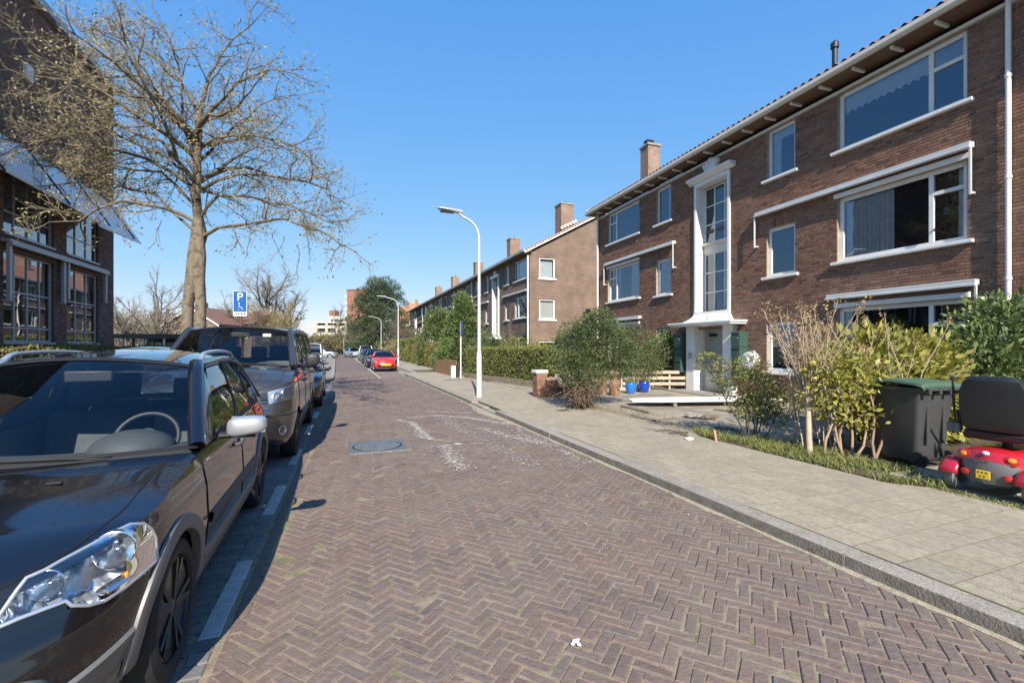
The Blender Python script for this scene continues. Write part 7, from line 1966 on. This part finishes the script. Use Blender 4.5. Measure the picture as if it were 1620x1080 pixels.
FL=thing('balcony_flats','beige four storey flats with deep balconies at the end of the street','building',((X0+X1)/2,170,0),radians(4)); w=(X1-X0)/2
m=MB(); m.box((-w,0,0),(w,12,H)); m.build('wall',M_beige,FL); m=MB(); m.box((-w-.3,-1.6,H),(w+.3,12.3,H+.35)); m.build('roof_slab',M_whiteold,FL)
for x in (-w+.2,-w*.33,w*.33,w-.9):
    m=MB(); m.box((x,-1.4,0),(x+.9,-.0,H)); m.build('pier',M_beige,FL)
for k in range(4):
    z=.3+k*2.7
    for i in range(3):
        x=-w+1.2+i*(2*w-1.2)/3; m=MB(); m.box((x,-1.3,z),(x+(2*w-2)/3-.6,-1.2,z+1.0)); m.build('balcony',M_whiteold,FL); g=MB(); g.box((x,-.05,z+.6),(x+(2*w-2)/3-.7,-.01,z+2.4)); g.build('window',M_fglass,FL)
X0,X1,H=px_box(520,546,497,230,12)
WH=thing('white_flats','small white flats with a red block on top behind the balcony flats','building',((X0+X1)/2,230,0)); w=(X1-X0)/2
m=MB(); m.box((-w,0,0),(w,10,H-1)); m.build('wall',M_whiteold,WH); m=MB(); m.box((-w,.5,H-1),(-w+3,6,H+2)); m.build('roof_house',M_red,WH)
for k in range(3):
    m=MB(); m.box((-w+1+k*2.3,-.06,H-4),(-w+2.4+k*2.3,-.01,H-2.5)); m.build('window',M_fglass,WH)
def house(name,label,x0,x1,yeave,yridge,Y,roofmat,wallmat,rz=0,gable=False,chim=True):
    X0=(x0-CX)/F*Y; X1=(x1-CX)/F*Y; He=CH+(HY-yeave)/F*Y; Hr=CH+(HY-yridge)/F*Y; w=(X1-X0)/2; D=8
    o=thing(name,label,'house',((X0+X1)/2,Y,0),rz)
    m=MB()
    if gable:
        m.add([(-w,0,0),(w,0,0),(w,0,He),(0,0,Hr),(-w,0,He),(-w,D,0),(w,D,0),(w,D,He),(0,D,Hr),(-w,D,He)],[(0,1,2,3,4),(9,8,7,6,5),(1,6,7,2),(5,0,4,9)]); m.build('wall',wallmat,o)
        for s_ in (-1,1):
            q=MB(); q.prism([(0,-.3,Hr+.12),(s_*(w+.4),-.3,He-.2),(s_*(w+.4),-.3,He-.02),(0,-.3,Hr+.3)],(0,D+.6,0)); q.build('roof',roofmat,o)
            q=MB(); q.prism([(0,-.36,Hr-.1),(s_*(w+.4),-.36,He-.4),(s_*(w+.4),-.36,He-.2),(0,-.36,Hr+.1)],(0,.05,0)); q.build('bargeboard',M_white,o)
    else:
        m.add([(-w,0,0),(w,0,0),(w,0,He),(-w,0,He),(-w,D,0),(w,D,0),(w,D,He),(-w,D,He),(-w,D/2,Hr),(w,D/2,Hr)],[(0,1,2,3),(7,6,5,4),(1,5,6,9,2),(4,0,3,8,7)]); m.build('wall',wallmat,o)
        q=MB(); q.add([(-w-.3,-.4,He-.15),(w+.3,-.4,He-.15),(w+.3,D/2,Hr+.1),(-w-.3,D/2,Hr+.1),(-w-.3,D+.4,He-.15),(w+.3,D+.4,He-.15)],[(0,1,2,3),(3,2,5,4)]); q.build('roof',roofmat,o)
    for k in range(3):
        x=-w+w*(.35+k*.55); q=MB(); q.box((x,-.07,He-2.2),(x+1.1,-.01,He-.9)); b_=q.build('window',M_white,o); g=MB(); g.box((x+.1,-.085,He-2.1),(x+1.0,-.072,He-1.0)); g.build('pane',M_fglass,b_)
    if chim:
        q=MB(); q.box((-w*.4,D*.4,Hr-.6),(-w*.4+.8,D*.4+.8,Hr+1.0)); q.build('chimney',M_chim,o)
    return o
house('brick_house','brown brick house with white roof edges behind the bare tree trunk',262,344,512,487,58,M_tile,M_brickB,0,True)
house('brick_house','long brown roofed brick house right of the white-edged gable house',330,402,511,491,64,M_tile,M_brickB,radians(-8))
house('orange_roof_house','house with bright orange tiled roof at the end of the long row',636,668,508,484,100,M_tilered,M_brickB,radians(20))
house('pink_roof_house','paler red roofed house behind the bright orange roof',644,690,500,478,125,M_tilered,M_whiteold,radians(14))
# bicycle shed
Y=30; X0=fx(178,Y); X1=fx(266,Y)
SH_=thing('bicycle_shed','low dark flat-roofed bicycle shed beyond the boxwood hedge','shed',((X0+X1)/2,Y,0)); w=(X1-X0)/2
m=MB(); m.box((-w,-.3,2.15),(w,3,2.45)); m.build('roof',M_dark,SH_)
m=MB(); m.box((-w,2.8,0),(w,2.9,2.15)); m.build('back_wall',pmat('shed_panel',(.10,.11,.12),.7,var=.3,vs=2),SH_)
for k in range(6):
    x=-w+.1+k*(2*w-.3)/5; m=MB(); m.box((x,-.2,0),(x+.1,-.1,2.15)); m.build('post',M_alu if k%2 else M_dark,SH_)
for k in range(3):
    x=-w+.5+k*1.15; m=MB(); m.box((x,2.6,.3),(x+.7,2.78,1.9)); m.build('locker',[M_alu,M_blue,M_white][k],SH_)
